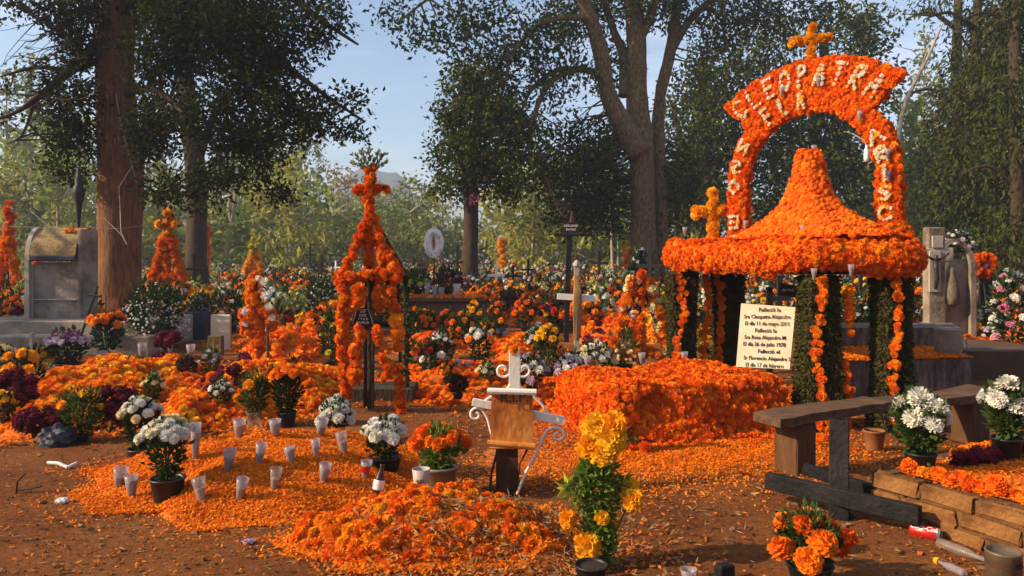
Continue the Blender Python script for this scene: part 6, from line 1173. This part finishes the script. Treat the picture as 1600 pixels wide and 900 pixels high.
g.tube([(cx, Yk - .14, zc - .30), (cx + .01, Yk - .16, zc - .15), (cx, Yk - .15, zc), (cx, Yk - .145, zc + .12)], [.018, .034, .036, .042], 8, noise=.05); g.tube([(cx, Yk - .14, zc + .12), (cx - .12, Yk - .13, zc + .19), (cx - .2, Yk - .12, zc + .25)], [.022, .015, .01], 6); g.tube([(cx, Yk - .14, zc + .12), (cx + .12, Yk - .13, zc + .17), (cx + .22, Yk - .12, zc + .24)], [.022, .015, .01], 6); g.tube([(cx, Yk - .15, zc + .1), (cx - .01, Yk - .17, zc + .20)], [.02, .034], 8); g.build('christ_figure', M['christ'], r_, smooth=True)
Yk = 12.4; s = Yk / FPX; c = at(1492, 480, Yk); r_ = thing('shrine', 'pale arched shrine with a painted praying figure behind the stone cross', 'shrine', (c.x, c.y, 0))
P = [(c.x - .32, Yk, .3)] + [(c.x - .02 - .3 * math.cos(a), Yk, CAMZ - 20 * s + .45 * math.sin(a)) for a in np.linspace(0, math.pi, 12)] + [(c.x + .28, Yk, .3)]
g = G(); g.tube(P, .055, 4, sq=True); g.build('arch_frame', M['cement'], r_); g = G(); g.box((c.x - .02, Yk + .12, .85), (.6, .05, 1.4)); g.build('back_wall', M['cement'], r_); g = G(); g.box((c.x + .32, Yk + .2, .85), (.10, .4, 1.35), bev=.04); g.build('rounded_side', M['cement'], r_)
g = G(); g.lathe((c.x - .03, Yk + .02, .8), [(.001, 0), (.10, .02), (.11, .15), (.09, .35), (.05, .48), (.045, .52), (.05, .56), (.03, .61), (.001, .62)], 12); g.build('praying_figure', M['cement_dk'], r_, smooth=True)
g = G(); g.box((c.x - .22, Yk, CAMZ + 14 * s), (.06, .05, .34)); g.box((c.x - .22, Yk - .002, CAMZ + 16 * s), (.2, .046, .05)); g.build('small_cross', M['cement_lt'], r_)
plant('pinkish white branch flowers on top of the arched shrine', 'flowers', (c.x + .12, Yk + .1, CAMZ + 4 * s), .5, .42, 22, .04, 'mum', 'white', mats=['white', 'lilac'] * 11, potr=0, poth=.05, leaf='leafdk', leaf_n=200, leaf_s=.08, nmax=0, drop=.8)
c = at(1537, 415, 13.5); r_ = thing('wreath', 'orange marigold wreath with a purple centre on a black stand at the right', 'wreath', (c.x, c.y, 0)); s = 13.5 / FPX
a = np.linspace(0, 6.283, 28)[:-1]; P = np.stack([c.x + 15 * s * np.cos(a), np.full(27, c.y), c.z + 13 * s * np.sin(a)], 1); P = np.repeat(P, 4, 0); d = rng.normal(0, 1, P.shape); d /= np.linalg.norm(d, axis=1)[:, None]; heads(r_, P + d * .05, d + [0, -.4, 0], .055, 'mari', 'deep', 110, rest='marigold_covering')
heads(r_, np.array([[c.x, c.y, c.z]] * 5) + rng.normal(0, .04, (5, 3)), np.tile([0, -1, .2], (5, 1)), .05, 'mum', 'purple', 5); g = G(); g.tube([(c.x - .1, c.y + .1, 0), (c.x, c.y + .08, c.z + .1)], .02, 5); g.tube([(c.x + .2, c.y + .1, 0), (c.x, c.y + .08, c.z + .1)], .02, 5); g.box((at(1548, 455, 13.5).x, c.y + .15, .85), (.22, .06, 1.0)); g.build('stand', M['iron_black'], r_)
r_, f_ = mound('marigold_grave', 'orange petal-covered grave at the right edge beside the concrete graves', 'grave', (6.95, 11.6), 1.15, 1.0, .3, petals=7000, psize=.03, heads_n=120, hr=.05, hmat=['deep', 'orange'], nmax=60, pw=5, noise=.1)
r_, _z = slab('grave_kerb', 'long dark earth-brown kerb at the right edge behind the bench', 1580, 600, 9.9, 150, 46, 1.3, 'brownslab', 'grave kerb')
for px, lab in ((1507, 'left of two white candles leaning by the concrete block'), (1514, 'right of two white candles leaning by the concrete block')):
    c = at(px, 545, 9.4); r_ = thing('candle', lab, 'candle', c, 'pair of leaning white candles'); g = G(); g.tube([c, c + Vector((-.05, 0, .13))], .012, 8); g.build('wax', M['wax'], r_)
mound('petal_patch', 'orange petal patch on the ground behind the right columns', 'petal patch', (3.2, 8.4), .8, 1.2, .02, petals=3500, core='dry', psize=.03, lumps=.004)

# ------------------------------------------------------------------ bench
bn = thing('bench', 'rough wooden plank bench on block legs at the right', 'bench', (2.9, 6.0, 0)); Lp, Rp = np.array([1.83, 5.52]), np.array([4.12, 6.72]); d = (Rp - Lp) / np.linalg.norm(Rp - Lp); pn = np.array([-d[1], d[0]]); g = G(); n_ = 24; V = []
for i in range(n_ + 1):
    t = i / n_; c = Lp + (Rp - Lp) * t; wf = .13 + .022 * math.sin(t * 9) + .008 * math.sin(t * 47); z = .452 + .018 * math.sin(t * 6.5) + (.012 if .42 < t < .5 else 0); wr = .12 + .012 * math.sin(t * 13 + 1); nk = .012 * math.sin(t * 31)
    for k, zz in ((-wf - nk, z), (wr, z + .004), (wr, z - .06), (-wf - nk, z - .065)): V.append((c[0] + pn[0] * k, c[1] + pn[1] * k, zz))
F = []
for i in range(n_):
    o_ = i * 4
    for k in range(4): F.append([o_ + k, o_ + 4 + k, o_ + 4 + (k + 1) % 4, o_ + (k + 1) % 4])
F += [[0, 1, 2, 3], [n_ * 4 + 3, n_ * 4 + 2, n_ * 4 + 1, n_ * 4]]; g.add(V, F); g.build('plank', M['wood'], bn)
for t, w_, dp_ in ((.11, .20, .22), (.93, .24, .20)):
    c = Lp + (Rp - Lp) * t; g = G(); g.box((c[0], c[1], .19), (w_, dp_, .40), math.atan2(d[1], d[0]), bev=.015); g.build('leg', M['woodblock'], bn)
# ------------------------------------------------------------------ fallen dark wooden cross
kc = thing('dark_wooden_cross', 'dark grey wooden double-barred cross propped against the brick grave in the right foreground', 'cross', at(1310, 820, 4.62))
a, b_ = at(1311, 818, 4.66), at(1311, 656, 4.74); o = beam('upright', a, b_, .075, .115, 'wood_dark', kc, .006)

a, b_ = at(1198, 750, 5.0), at(1438, 806, 4.32); beam('long_bar', a, b_, .105, .06, 'wood_dark', kc, .006)
a, b_ = at(1256, 732, 5.06), at(1370, 768, 4.78); beam('short_bar', a, b_, .07, .06, 'wood_dark', kc, .005)
a, b_ = at(1315, 800, 4.72), at(1350, 830, 4.60); beam('foot_peg', a, b_, .05, .05, 'wood_dark', kc, .004); a, b_ = at(1372, 820, 4.56), at(1372, 836, 4.56); beam('small_peg', a, b_, .02, .03, 'wood_dark', kc, .003)
# ------------------------------------------------------------------ brick grave
bg_ = thing('brick_grave', 'grave walled with rough adobe bricks and edged with marigolds at the right foreground', 'brick grave', (3.0, 4.9, 0)); K1 = np.array([2.22, 4.70]); du = np.array([.852, .523]); dv = np.array([.50, -.866]); U_, V_, H_ = 2.3, 1.75, .29
def kp(u, v, z): q = K1 + du * u + dv * v; return (q[0], q[1], z)
g = G(); g.add([kp(.0, .0, 0), kp(U_, .0, 0), kp(U_, V_, 0), kp(.0, V_, 0), kp(.0, .0, H_ - .02), kp(U_, .0, H_ - .02), kp(U_, V_, H_ - .02), kp(.0, V_, H_ - .02)], [[4, 7, 6, 5], [0, 3, 7, 4], [0, 4, 5, 1], [1, 5, 6, 2], [2, 6, 7, 3]]); g.build('mortar_core', M['mortar'], bg_)
courses = [(.002, .085), (.097, .085), (.192, .092)]; brm = None
for wall in (0, 1):
    for ci, (z, h) in enumerate(courses):
        u = -.02 if wall == 0 else (.09 if ci % 2 else .0); Lw = V_ if wall == 0 else U_; k = 0
        while u < Lw - .05:
            L = (.30 + .07 * rng.random()) * (1 if not (k == 0 and ci % 2) else .55); L = min(L, Lw - u)
            g = G(); hh_ = h * (.93 + .1 * rng.random()); g.box((0, 0, 0), (L - .014, .11, hh_), bev=.012)
            V0 = g.V[0]; V0 += rng.normal(0, .006, V0.shape)
            o = g.build('brick', M['brick'], bg_); base = Vector(bg_['_w'])
            if wall == 0: q = kp(.045 - .01 * rng.random(), u + L / 2, z + h / 2); o.rotation_euler = (0, 0, math.atan2(dv[1], dv[0]) + rng.normal(0, .012))
            else: q = kp(u + L / 2, .045, z + h / 2); o.rotation_euler = (0, 0, math.atan2(du[1], du[0]) + rng.normal(0, .012))
            o.location = Vector(q) - base; u += L + .002; k += 1
n = 14000; a, b_ = rng.random(n) * (U_ - .12) + .08, rng.random(n) * (V_ - .1) + .08; P = np.array([*zip(*(K1 + du * a[:, None] + dv * b_[:, None]).T, np.full(n, H_ - .004))]); P[:, 2] += .02 * np.sin(a * 7) * np.sin(b_ * 8) + .015; strew(bg_, P, np.tile([0, 0, 1.], (n, 1)), .018)
g = G(); g.add([kp(.1, .1, H_), kp(U_, .1, H_), kp(U_, V_, H_), kp(.1, V_, H_)], [[3, 2, 1, 0]]); g.build('petal_sheet', M['petalbase'], bg_)
EP = [kp(.14, v, H_ + .025) for v in np.arange(.12, V_, .052)] + [kp(u, .14, H_ + .025) for u in np.arange(.62, U_, .052)] ; EP = np.array(EP); EP = np.repeat(EP, 2, 0) + rng.normal(0, .014, (len(EP) * 2, 3)); heads(bg_, EP, np.tile([-.3, -.4, .9], (len(EP), 1)), .042, 'mari_h', ['orange' if q < .6 else 'deep' for q in rng.random(len(EP))], 150, rest='marigold_edging')
EP = np.array([kp(u, .26 + .03 * math.sin(u * 8), H_ + .03) for u in np.arange(.5, 1.9, .06)]); EP = np.repeat(EP, 3, 0) + rng.normal(0, .025, (len(EP) * 3, 3)); heads(bg_, EP, np.tile([0, -.4, .9], (len(EP), 1)), .036, 'cel', 'wine', 80, name='celosia_head', rest='celosia_row')
pplant(1438, 735, 84, 124, 'big white chrysanthemums in a black pot at the corner of the brick grave', z=.29, hrpx=17, heads_=10, kind='mum_h', mat='white', leaf='leaf', leaf_n=1100, leaf_spx=12, potwpx=48, pothpx=30, drop=.45, fill=.85)
pplant(1573, 716, 62, 122, 'white chrysanthemums in a dark bucket on the brick grave at the right edge', z=.29, hrpx=16, heads_=8, kind='mum_h', mat='white', leaf='leaf', leaf_n=900, leaf_spx=11, potwpx=46, pothpx=34, drop=.4, fill=.85)
# can, bottles, stub, post
p0 = gp(1422, 838); p1 = p0 + Vector((.72, -.69, 0)); p0.z = p1.z = .042; ax = (p1 - p0).normalized(); r_ = thing('soda_can', 'red soda can with white script lying by the brick wall', 'can', p0); q = ax.to_track_quat('Z', 'Y').to_matrix(); L = .16; g = G()
g.lathe(p0, [(.001, 0), (.03, .0), (.04, .012), (.04, L - .016), (.031, L - .002), (.0305, L), (.028, L - .004), (.001, L - .004)], 22, rot=q); o = g.build('can_body', [M['canred'], M['alu']], r_, smooth=True)
g = G(); g.lathe(p0, [(.0405, L - .0155), (.0315, L - .001), (.0308, L + .001), (.028, L - .003), (.001, L - .003)], 22, rot=q); g.build('lid', M['alu'], r_, smooth=True); g = G(); g.lathe(p0 + ax * (L - .001), [(.009, 0), (.009, .002), (.004, .002), (.004, 0)], 10, rot=q); g.build('pull_tab', M['alu'], r_)
cu = bpy.data.curves.new('t', 'FONT'); cu.body = 'Coca-Cola'; cu.size = .042; cu.shear = .35; cu.resolution_u = 2; cu.offset = .0008; ob = bpy.data.objects.new('t', cu); col.objects.link(ob); bpy.context.view_layer.update(); me = bpy.data.meshes.new_from_object(ob.evaluated_get(bpy.context.evaluated_depsgraph_get())); bpy.data.objects.remove(ob)
side = Vector((0, 0, 1)).cross(ax).normalized() * 1
if side.x > 0: side = -side
upv = side.cross(ax); upv = upv if upv.z > 0 else -upv
import bmesh
bm_ = bmesh.new(); bm_.from_mesh(me); bmesh.ops.triangulate(bm_, faces=bm_.faces); bmesh.ops.subdivide_edges(bm_, edges=bm_.edges, cuts=3, use_grid_fill=True); bm_.to_mesh(me); bm_.free()
for v in me.vertices:
    t, h_ = v.co.x / .19 * L * .95 + .006, v.co.y - .012; an = h_ / .040 + .9; v.co = p0 + ax * min(t, L - .01) + (side * math.cos(an) + upv * math.sin(an)) * .0411
me.materials.clear(); me.materials.append(M['canwhite']); o = link('script_lettering', me, r_)
b1 = gp(1466, 858); b1.z = .035; b2 = gp(1540, 884); b2.z = .03; bottle('glass_bottle', 'dusty clear glass bottle lying past the red can', b1, b2 - b1, (b2 - b1).length, .03, 'cupclear')
b1 = gp(1466, 884); b1.z = .022; b2 = gp(1508, 903); b2.z = .02; r_ = bottle('plastic_bottle', 'small crushed plastic bottle with a yellow cap in front of the dusty glass bottle', b2, b1 - b2, (b2 - b1).length, .022, 'cup'); g = G(); ax = (b1 - b2).normalized(); g.lathe(b1 - ax * .006, [(.001, 0), (.02, 0), (.017, .024), (.001, .026)], 10, rot=ax.to_track_quat('Z', 'Y').to_matrix()); g.build('yellow_cap', M['yellow'], r_)
p = gp(1568, 935); r_ = thing('tin_can', 'dusty round tin standing at the bottom right corner', 'tin', p); g = G(); g.lathe(p, [(.001, 0), (.075, 0), (.075, .21), (.078, .215), (.078, .225), (.07, .225), (.068, .21), (.001, .205)], 24); g.build('tin_body', M['tindk'], r_, smooth=True); g = G(); g.lathe(p, [(.0765, .16), (.0765, .185)], 24); g.build('dark_band', M['rustdk'], r_, smooth=True)
p = gp(1132, 906); r_ = thing('dark_stub', 'small dark wooden stub at the bottom edge', 'stub', p); g = G(); g.box((p.x, p.y, .035), (.085, .06, .09), .4, bev=.008); g.build('stub', M['wood_dark'], r_)
p = gp(1076, 912); glass(p, .07, .035, .3, 'cup', 'rim of a frosted cup at the bottom edge left of the dark stub', cat='cup', name='frosted_cup', rr=1.2)
p = gp(1366, 706); r_ = thing('clay_pot', 'empty brown clay pot behind the bench', 'flower pot', p); g = G(); pot(g, p, .085, .17); g.build('pot', [M['terracotta'], M['soil']], r_, smooth=True)
for px, py, n, lab in ((975, 640, 14, 'small group of orange marigold heads hanging on the front of the deep orange bed'), (1010, 690, 12, 'loose orange marigolds on stems leaning at the near corner of the deep orange bed')):
    c = at(px, py, 6.15); r_ = thing('marigold_bunch', lab, 'marigold bunch', (c.x, c.y, 0)); P, Nn = ball(n, c, (.13, .06, .16), .3); heads(r_, P, Nn + [0, -.5, .2], .045, 'mari_h', ['orange', 'deep'] * (n // 2), 20); g = G()
    for q in P: g.tube([(c.x, c.y + .03, 0), tuple(q)], .004, 4, cap=False)
    leafcloud(g, *ball(60, (c.x, c.y, c.z - .15), (.1, .05, .14), .2), .05); g.build('stems', M['leaf'], r_)

# ------------------------------------------------------------------ crowded flower field behind
fr_ = np.random.default_rng(5)
FB = []
def bouquet(mats, hr, n, w_, h_, leaf, potmat, kind='mari_l', leafn=70):
    r_ = plant('proto', 'bouquet', (0, 0, 0), w_, h_, n, hr, kind, mats[0], mats=[mats[q % len(mats)] for q in range(n)], potr=.11, poth=.2, potmat=potmat, leaf=leaf, leaf_n=leafn, leaf_s=.16, nmax=0, drop=.6, name={'mw': 'chrysanthemum_bouquet'}.get('x', NM_)); return r_
spec = [(['white'], .065, 26, .75, .8, 'leafdk', 'white chrysanthemum bouquet'), (['cream', 'white'], .06, 30, .8, .9, 'leaf', 'cream and white bouquet'), (['orange', 'orange', 'deep'], .085, 20, .8, .75, 'leafdk', 'orange marigold bouquet'), (['gold', 'yellow'], .075, 20, .7, .75, 'leaf', 'golden-yellow bouquet'),
        (['pink', 'white', 'lilac'], .065, 26, .75, .9, 'leafdk', 'pink and white bouquet'), (['wine', 'wine', 'red'], .075, 18, .7, .65, 'leafdk', 'wine-red bouquet'), (['orange', 'white', 'gold', 'wine'], .07, 26, .9, .8, 'leafdk', 'mixed orange, white and wine bouquet'), (['white', 'lime'], .035, 50, .95, 1.0, 'leaflt', 'light spray of tiny whitish flowers')]
for sp in spec:
    NM_ = {'white': 'chrysanthemum_bouquet', 'cream': 'cream_bouquet', 'orange': 'marigold_bouquet', 'gold': 'yellow_bouquet', 'pink': 'pink_bouquet', 'wine': 'celosia_bouquet'}[sp[0][0]]
    FB.append((bouquet(sp[0], sp[1], sp[2], sp[3], sp[4], sp[5], 'black'), sp[6], sp[0][0]))
GM = []
for mats in (['orange', 'deep'], ['deep', 'orange', 'wine'], ['orange', 'gold', 'white']):
    r_, _ = mound('marigold_grave', 'proto', 'grave', (0, 0), .75, 1.15, .34, petals=100, psize=.06, heads_n=95, hr=.10, res=18, hmat=mats, nmax=0, kind='mari_l', noise=.15, pw=4, lumps=.05); GM.append(r_)
BZ = [(-2.7, -.5, 12.8, 17.3), (-.8, .7, 14.5, 18), (-.8, .45, 12, 14.6), (-8.2, -5.4, 11.5, 15.5), (-2.0, 0.2, 16.2, 20), (2.2, 4.4, 8, 11.5), (-4.9, -3.6, 16.8, 18.4), (.6, 1.8, 12, 15), (4.5, 7.5, 8, 13)]
def free(x, y, m=0): return not any(a - m < x < b_ + m and c - m < y < d - m * 0 for a, b_, c, d in BZ)
FAR = []; FARG = []
def ranges(y): return (-.70 * y - .5, .70 * y + .5)
y = 12.0; nb_ = 0; nm_ = 0
while y < 64:
    x0, x1 = ranges(y); x = x0 + fr_.random() * 1.2
    while x < x1:
        dist_ok = (y > 14.5 or abs(x / y * FPX + 800 - 470) < 50) and free(x, y)
        if dist_ok:
            u = fr_.random(); pm = .18 if y < 40 else .08
            if u < pm:
                k = int(fr_.integers(0, 3))
                if y >= 27: FARG.append((k, (x, y, 0), fr_.normal(0, .2), 1.0))
                else: copy_thing(GM[k], (x, y, 0), fr_.normal(0, .2), 1.0, ['orange marigold grave mound in the crowded field behind', 'dark orange and wine grave mound in the crowded field behind', 'grave mound mixed with white flowers in the crowded field behind'][k], ['marigold grave mounds of the field', 'orange and wine grave mounds of the field', 'mixed grave mounds of the field'][k]); nm_ += 1
            elif u < .93:
                far = y > 34; wts = np.array([.05, .06, .32, .12, .04, .15, .21, .05] if not far else [.14, .18, .17, .20, .12, .07, .08, .04]); k = int(fr_.choice(8, p=wts / wts.sum())); s_ = (.75 + .5 * fr_.random()) * (1 + max(0, (y - 30)) / 60)
                loc_, rz_ = (x, y + fr_.normal(0, .3), -.02), fr_.random() * 6.28
                if y < 24: copy_thing(FB[k][0], loc_, rz_, s_, FB[k][1] + ' in the crowded field behind the graves', FB[k][1] + 's of the field'); nb_ += 1
                else: FAR.append((k, loc_, rz_, s_))
        x += (.5 + .42 * fr_.random()) * (1.0 + max(0, y - 22) / 20)
    y += .72 + (y - 12) * .035
def join_far(name, protos_, items):
    g = G(); ml = []
    for k, p_ in enumerate(protos_):
        it = [q for q in items if q[0] == k]
        if not it: continue
        for ch in p_.children:
            me = ch.data; nv = len(me.vertices); V = np.empty(nv * 3); me.vertices.foreach_get('co', V); V = V.reshape(-1, 3) + np.array(ch.location)
            tt = np.zeros(nv); me.attributes['tint'].data.foreach_get('value', tt); npg = len(me.polygons); ks = np.empty(npg, np.int32); me.polygons.foreach_get('loop_total', ks); ls_ = np.empty(npg, np.int32); me.polygons.foreach_get('loop_start', ls_); vi = np.empty(len(me.loops), np.int32); me.loops.foreach_get('vertex_index', vi); mi = np.empty(npg, np.int32); me.polygons.foreach_get('material_index', mi)
            mo = []
            for m_ in me.materials:
                if m_ not in ml: ml.append(m_)
                mo.append(ml.index(m_))
            mi = np.array(mo)[mi]
            fs = [(vi[ls_[ks == q][:, None] + np.arange(q)[None]], mi[ks == q]) for q in np.unique(ks)]
            for _, loc_, rz_, s_ in it:
                c_, n_s = math.cos(rz_) * s_, math.sin(rz_) * s_; W = np.stack([V[:, 0] * c_ - V[:, 1] * n_s + loc_[0], V[:, 0] * n_s + V[:, 1] * c_ + loc_[1], V[:, 2] * s_ + loc_[2]], 1)
                n0 = g.n; g.V.append(W); g.T.append(tt); g.n += nv
                for f_, m_ in fs: g.F.append(f_ + n0); g.M.append(m_)
    o = g.build(name, ml); o['kind'] = 'stuff'; return o
join_far('far_flower_field', [f[0] for f in FB], FAR); join_far('far_grave_mounds', GM, FARG)
print('FIELD', nb_, nm_, len(FAR), len(FARG), sum(len(o.data.polygons) for o in bpy.data.objects if o.type == 'MESH' and o.data.users == 1))
for r_, *_ in FB: drop_thing(r_)
for r_ in GM: drop_thing(r_)
# grave crosses in the field
def gcross(mat, h=1.3, w_=.6, label='', lean=0):
    r_ = thing('grave_cross', label, 'cross', (0, 0, 0)); g = G(); g.box((0, 0, h / 2), (.08, .05, h), bev=.006); g.build('upright', M[mat], r_); g = G(); g.box((0, -.003, h * .72), (w_, .046, .075), bev=.006); g.build('crossbar', M[mat], r_); return r_
pc_ = [gcross('wood_dark', 1.5), gcross('iron_white', 1.2, .5), gcross('bark', 1.3, .55), gcross('iron_black', 1.8, .5)]
cl = ['dark wooden cross in the flower field behind', 'white painted cross in the flower field behind', 'brown wooden cross in the flower field behind', 'tall thin black iron cross in the flower field behind']
for i in range(42):
    y = 15 + 42 * fr_.random() ** 1.2; x = (fr_.random() - .5) * 1.36 * y
    if not free(x, y, .3): continue
    k = int(fr_.choice(4, p=[.4, .12, .3, .18])); copy_thing(pc_[k], (x, y, 0), fr_.normal(0, .3), .8 + .5 * fr_.random(), cl[k], ['dark wooden', 'white painted', 'brown wooden', 'tall black iron'][k] + ' crosses of the field')
for p_ in pc_: drop_thing(p_)
for px, top, bot, Yt, lab in ((503, 398, 450, 22, 'tall thin black cross left of the marigold tower in the field'), (715, 382, 440, 24, 'black post-like cross left of the evergreen oak trunk'), (757, 478, 560, 13.6, 'black cross with a short crossbar below the evergreen oak'), (1218, 430, 500, 12, 'black cross post behind the cream board')):
    r_ = gcross('iron_black', CAMZ - (top - 400) * Yt / FPX, .34, lab); r_.location = at(px, 400, Yt); r_.location.z = 0
M['deadleaf'] = tinted('dead_leaves', [(.16, .08, .03), (.24, .13, .05), (.10, .05, .02), (.33, .22, .11)], trans=.1)
# loose debris over the near ground: crumbs of earth, dry leaves, petals
deb = G(); n = 9000; yy = 3.2 + 10 * fr_.random(n) ** 1.5; xx = (fr_.random(n) - .5) * 1.5 * yy + .0; P = np.stack([xx, yy, gh(xx, yy) + .004], 1)
deb.inst((ICO1[0] * [1, 1, .6], ICO1[1]), frames(np.tile([0, 0, 1.], (n, 1)) + fr_.normal(0, .3, (n, 3)), S=.003 + .008 * fr_.random(n) ** 3), P, tint=fr_.random(n)); o = deb.build('earth_crumbs', M['mortar']); o['kind'] = 'stuff'
for nm, mt, n, sz, pw_ in (('scattered_petals', 'petal', 5500, .015, 1.4), ('scattered_dry_petals', 'drypetal', 13000, .018, 1.3)):
    yy = 3.3 + 12 * fr_.random(n) ** pw_; xx = (fr_.random(n) - .5) * 1.5 * yy; k = fr_.random(n) < np.clip(.35 + .9 * np.sin(xx * 1.1 + 1.3) * np.cos(yy * .9), .06, 1); xx, yy = xx[k], yy[k]; P = np.stack([xx, yy, gh(xx, yy) + .008], 1); Nn = fr_.normal(0, .35, P.shape); Nn[:, 2] = 1; g = G(); g.inst(PETAL, frames(Nn, S=sz * (.5 + .9 * fr_.random(len(P)))), P); o = g.build(nm, M[mt]); o['kind'] = 'stuff'
for nm, mt, n, sz in (('dry_leaves', 'deadleaf', 1800, .045), ('straw_bits', 'cork', 2500, .07)):
    yy = 3.3 + 14 * fr_.random(n) ** 1.4; xx = (fr_.random(n) - .5) * 1.5 * yy; P = np.stack([xx, yy, gh(xx, yy) + .01], 1); g = G(); D_ = fr_.normal(0, 1, P.shape); D_[:, 2] *= .12; leafcloud(g, P, D_, sz, LEAF if nm == 'dry_leaves' else (NEEDLE[0] * [.35, 1, 1], NEEDLE[1])); o = g.build(nm, M[mt]); o['kind'] = 'stuff'
# plants and low graves between the dark slab tomb and the white iron cross
mound('marigold_grave', 'small orange grave right behind the top of the white iron cross', 'grave', (.05, 12.9), .75, 1.1, .25, petals=1500, psize=.035, heads_n=200, hr=.055, hmat=['orange', 'deep', 'gold'], nmax=60, res=30)
mound('marigold_grave', 'low orange grave in front of the dark slab tomb', 'grave', (-1.35, 13.4), .7, 1.0, .18, petals=1500, psize=.035, heads_n=160, hr=.055, hmat=['orange', 'deep'], nmax=50, res=30)
for px, py, wpx, hpx, m_, kd, lab in ((668, 530, 34, 46, 'orange', 'mari', 'orange marigold bunch before the left half of the dark slab tomb'), (700, 528, 36, 44, 'deep', 'mari', 'deep orange marigold bunch before the middle of the dark slab tomb'), (742, 520, 34, 50, 'gold', 'mari', 'golden bunch at the right corner of the dark slab tomb'),
        (775, 528, 38, 56, 'orange', 'mari', 'orange bunch standing right of the dark slab tomb'), (795, 505, 38, 52, 'wine', 'cel', 'wine-red celosia between the slab tomb and the black cross'), (822, 520, 40, 58, 'deep', 'mari', 'tall deep orange bunch left of the black cross'), (835, 555, 34, 44, 'white', 'mum', 'white bunch low between the yellow marigolds and the slab tomb'),
        (780, 548, 34, 40, 'lilac', 'mum', 'lilac bunch directly above the white iron cross'), (700, 560, 36, 48, 'orange', 'mari', 'orange bunch between the red roses and the black can'), (868, 520, 34, 56, 'gold', 'mari', 'golden bunch just left of the black cross foot')):
    pplant(px, py, wpx, hpx, lab, 'flower bunch', hrpx=5, heads_=14, kind=kd, mat=m_, leaf='leafdk', leaf_n=300, leaf_spx=7, potwpx=18, pothpx=10, drop=.55)
# ------------------------------------------------------------------ haze and tidy up
if HAZE:
    me = bpy.data.meshes.new('haze'); s = 2800
    V = [(x, y, z) for z in (-3, 76) for x, y in ((-s, -s), (s, -s), (s, s), (-s, s))]
    me.from_pydata(V, [], [(3, 2, 1, 0), (4, 5, 6, 7), (0, 1, 5, 4), (1, 2, 6, 5), (2, 3, 7, 6), (3, 0, 4, 7)])
    m = bpy.data.materials.new('haze'); m.use_nodes = True; nt = m.node_tree; nt.nodes.clear()
    pv = nt.nodes.new('ShaderNodeVolumePrincipled'); pv.inputs['Color'].default_value = (.62, .72, .9, 1); pv.inputs['Density'].default_value = HAZE; pv.inputs['Anisotropy'].default_value = .1
    ou = nt.nodes.new('ShaderNodeOutputMaterial'); nt.links.new(pv.outputs[0], ou.inputs['Volume']); me.materials.append(m)
    o = bpy.data.objects.new('haze', me); col.objects.link(o); o['kind'] = 'stuff'
for o in bpy.data.objects:
    if '_w' in o: del o['_w']
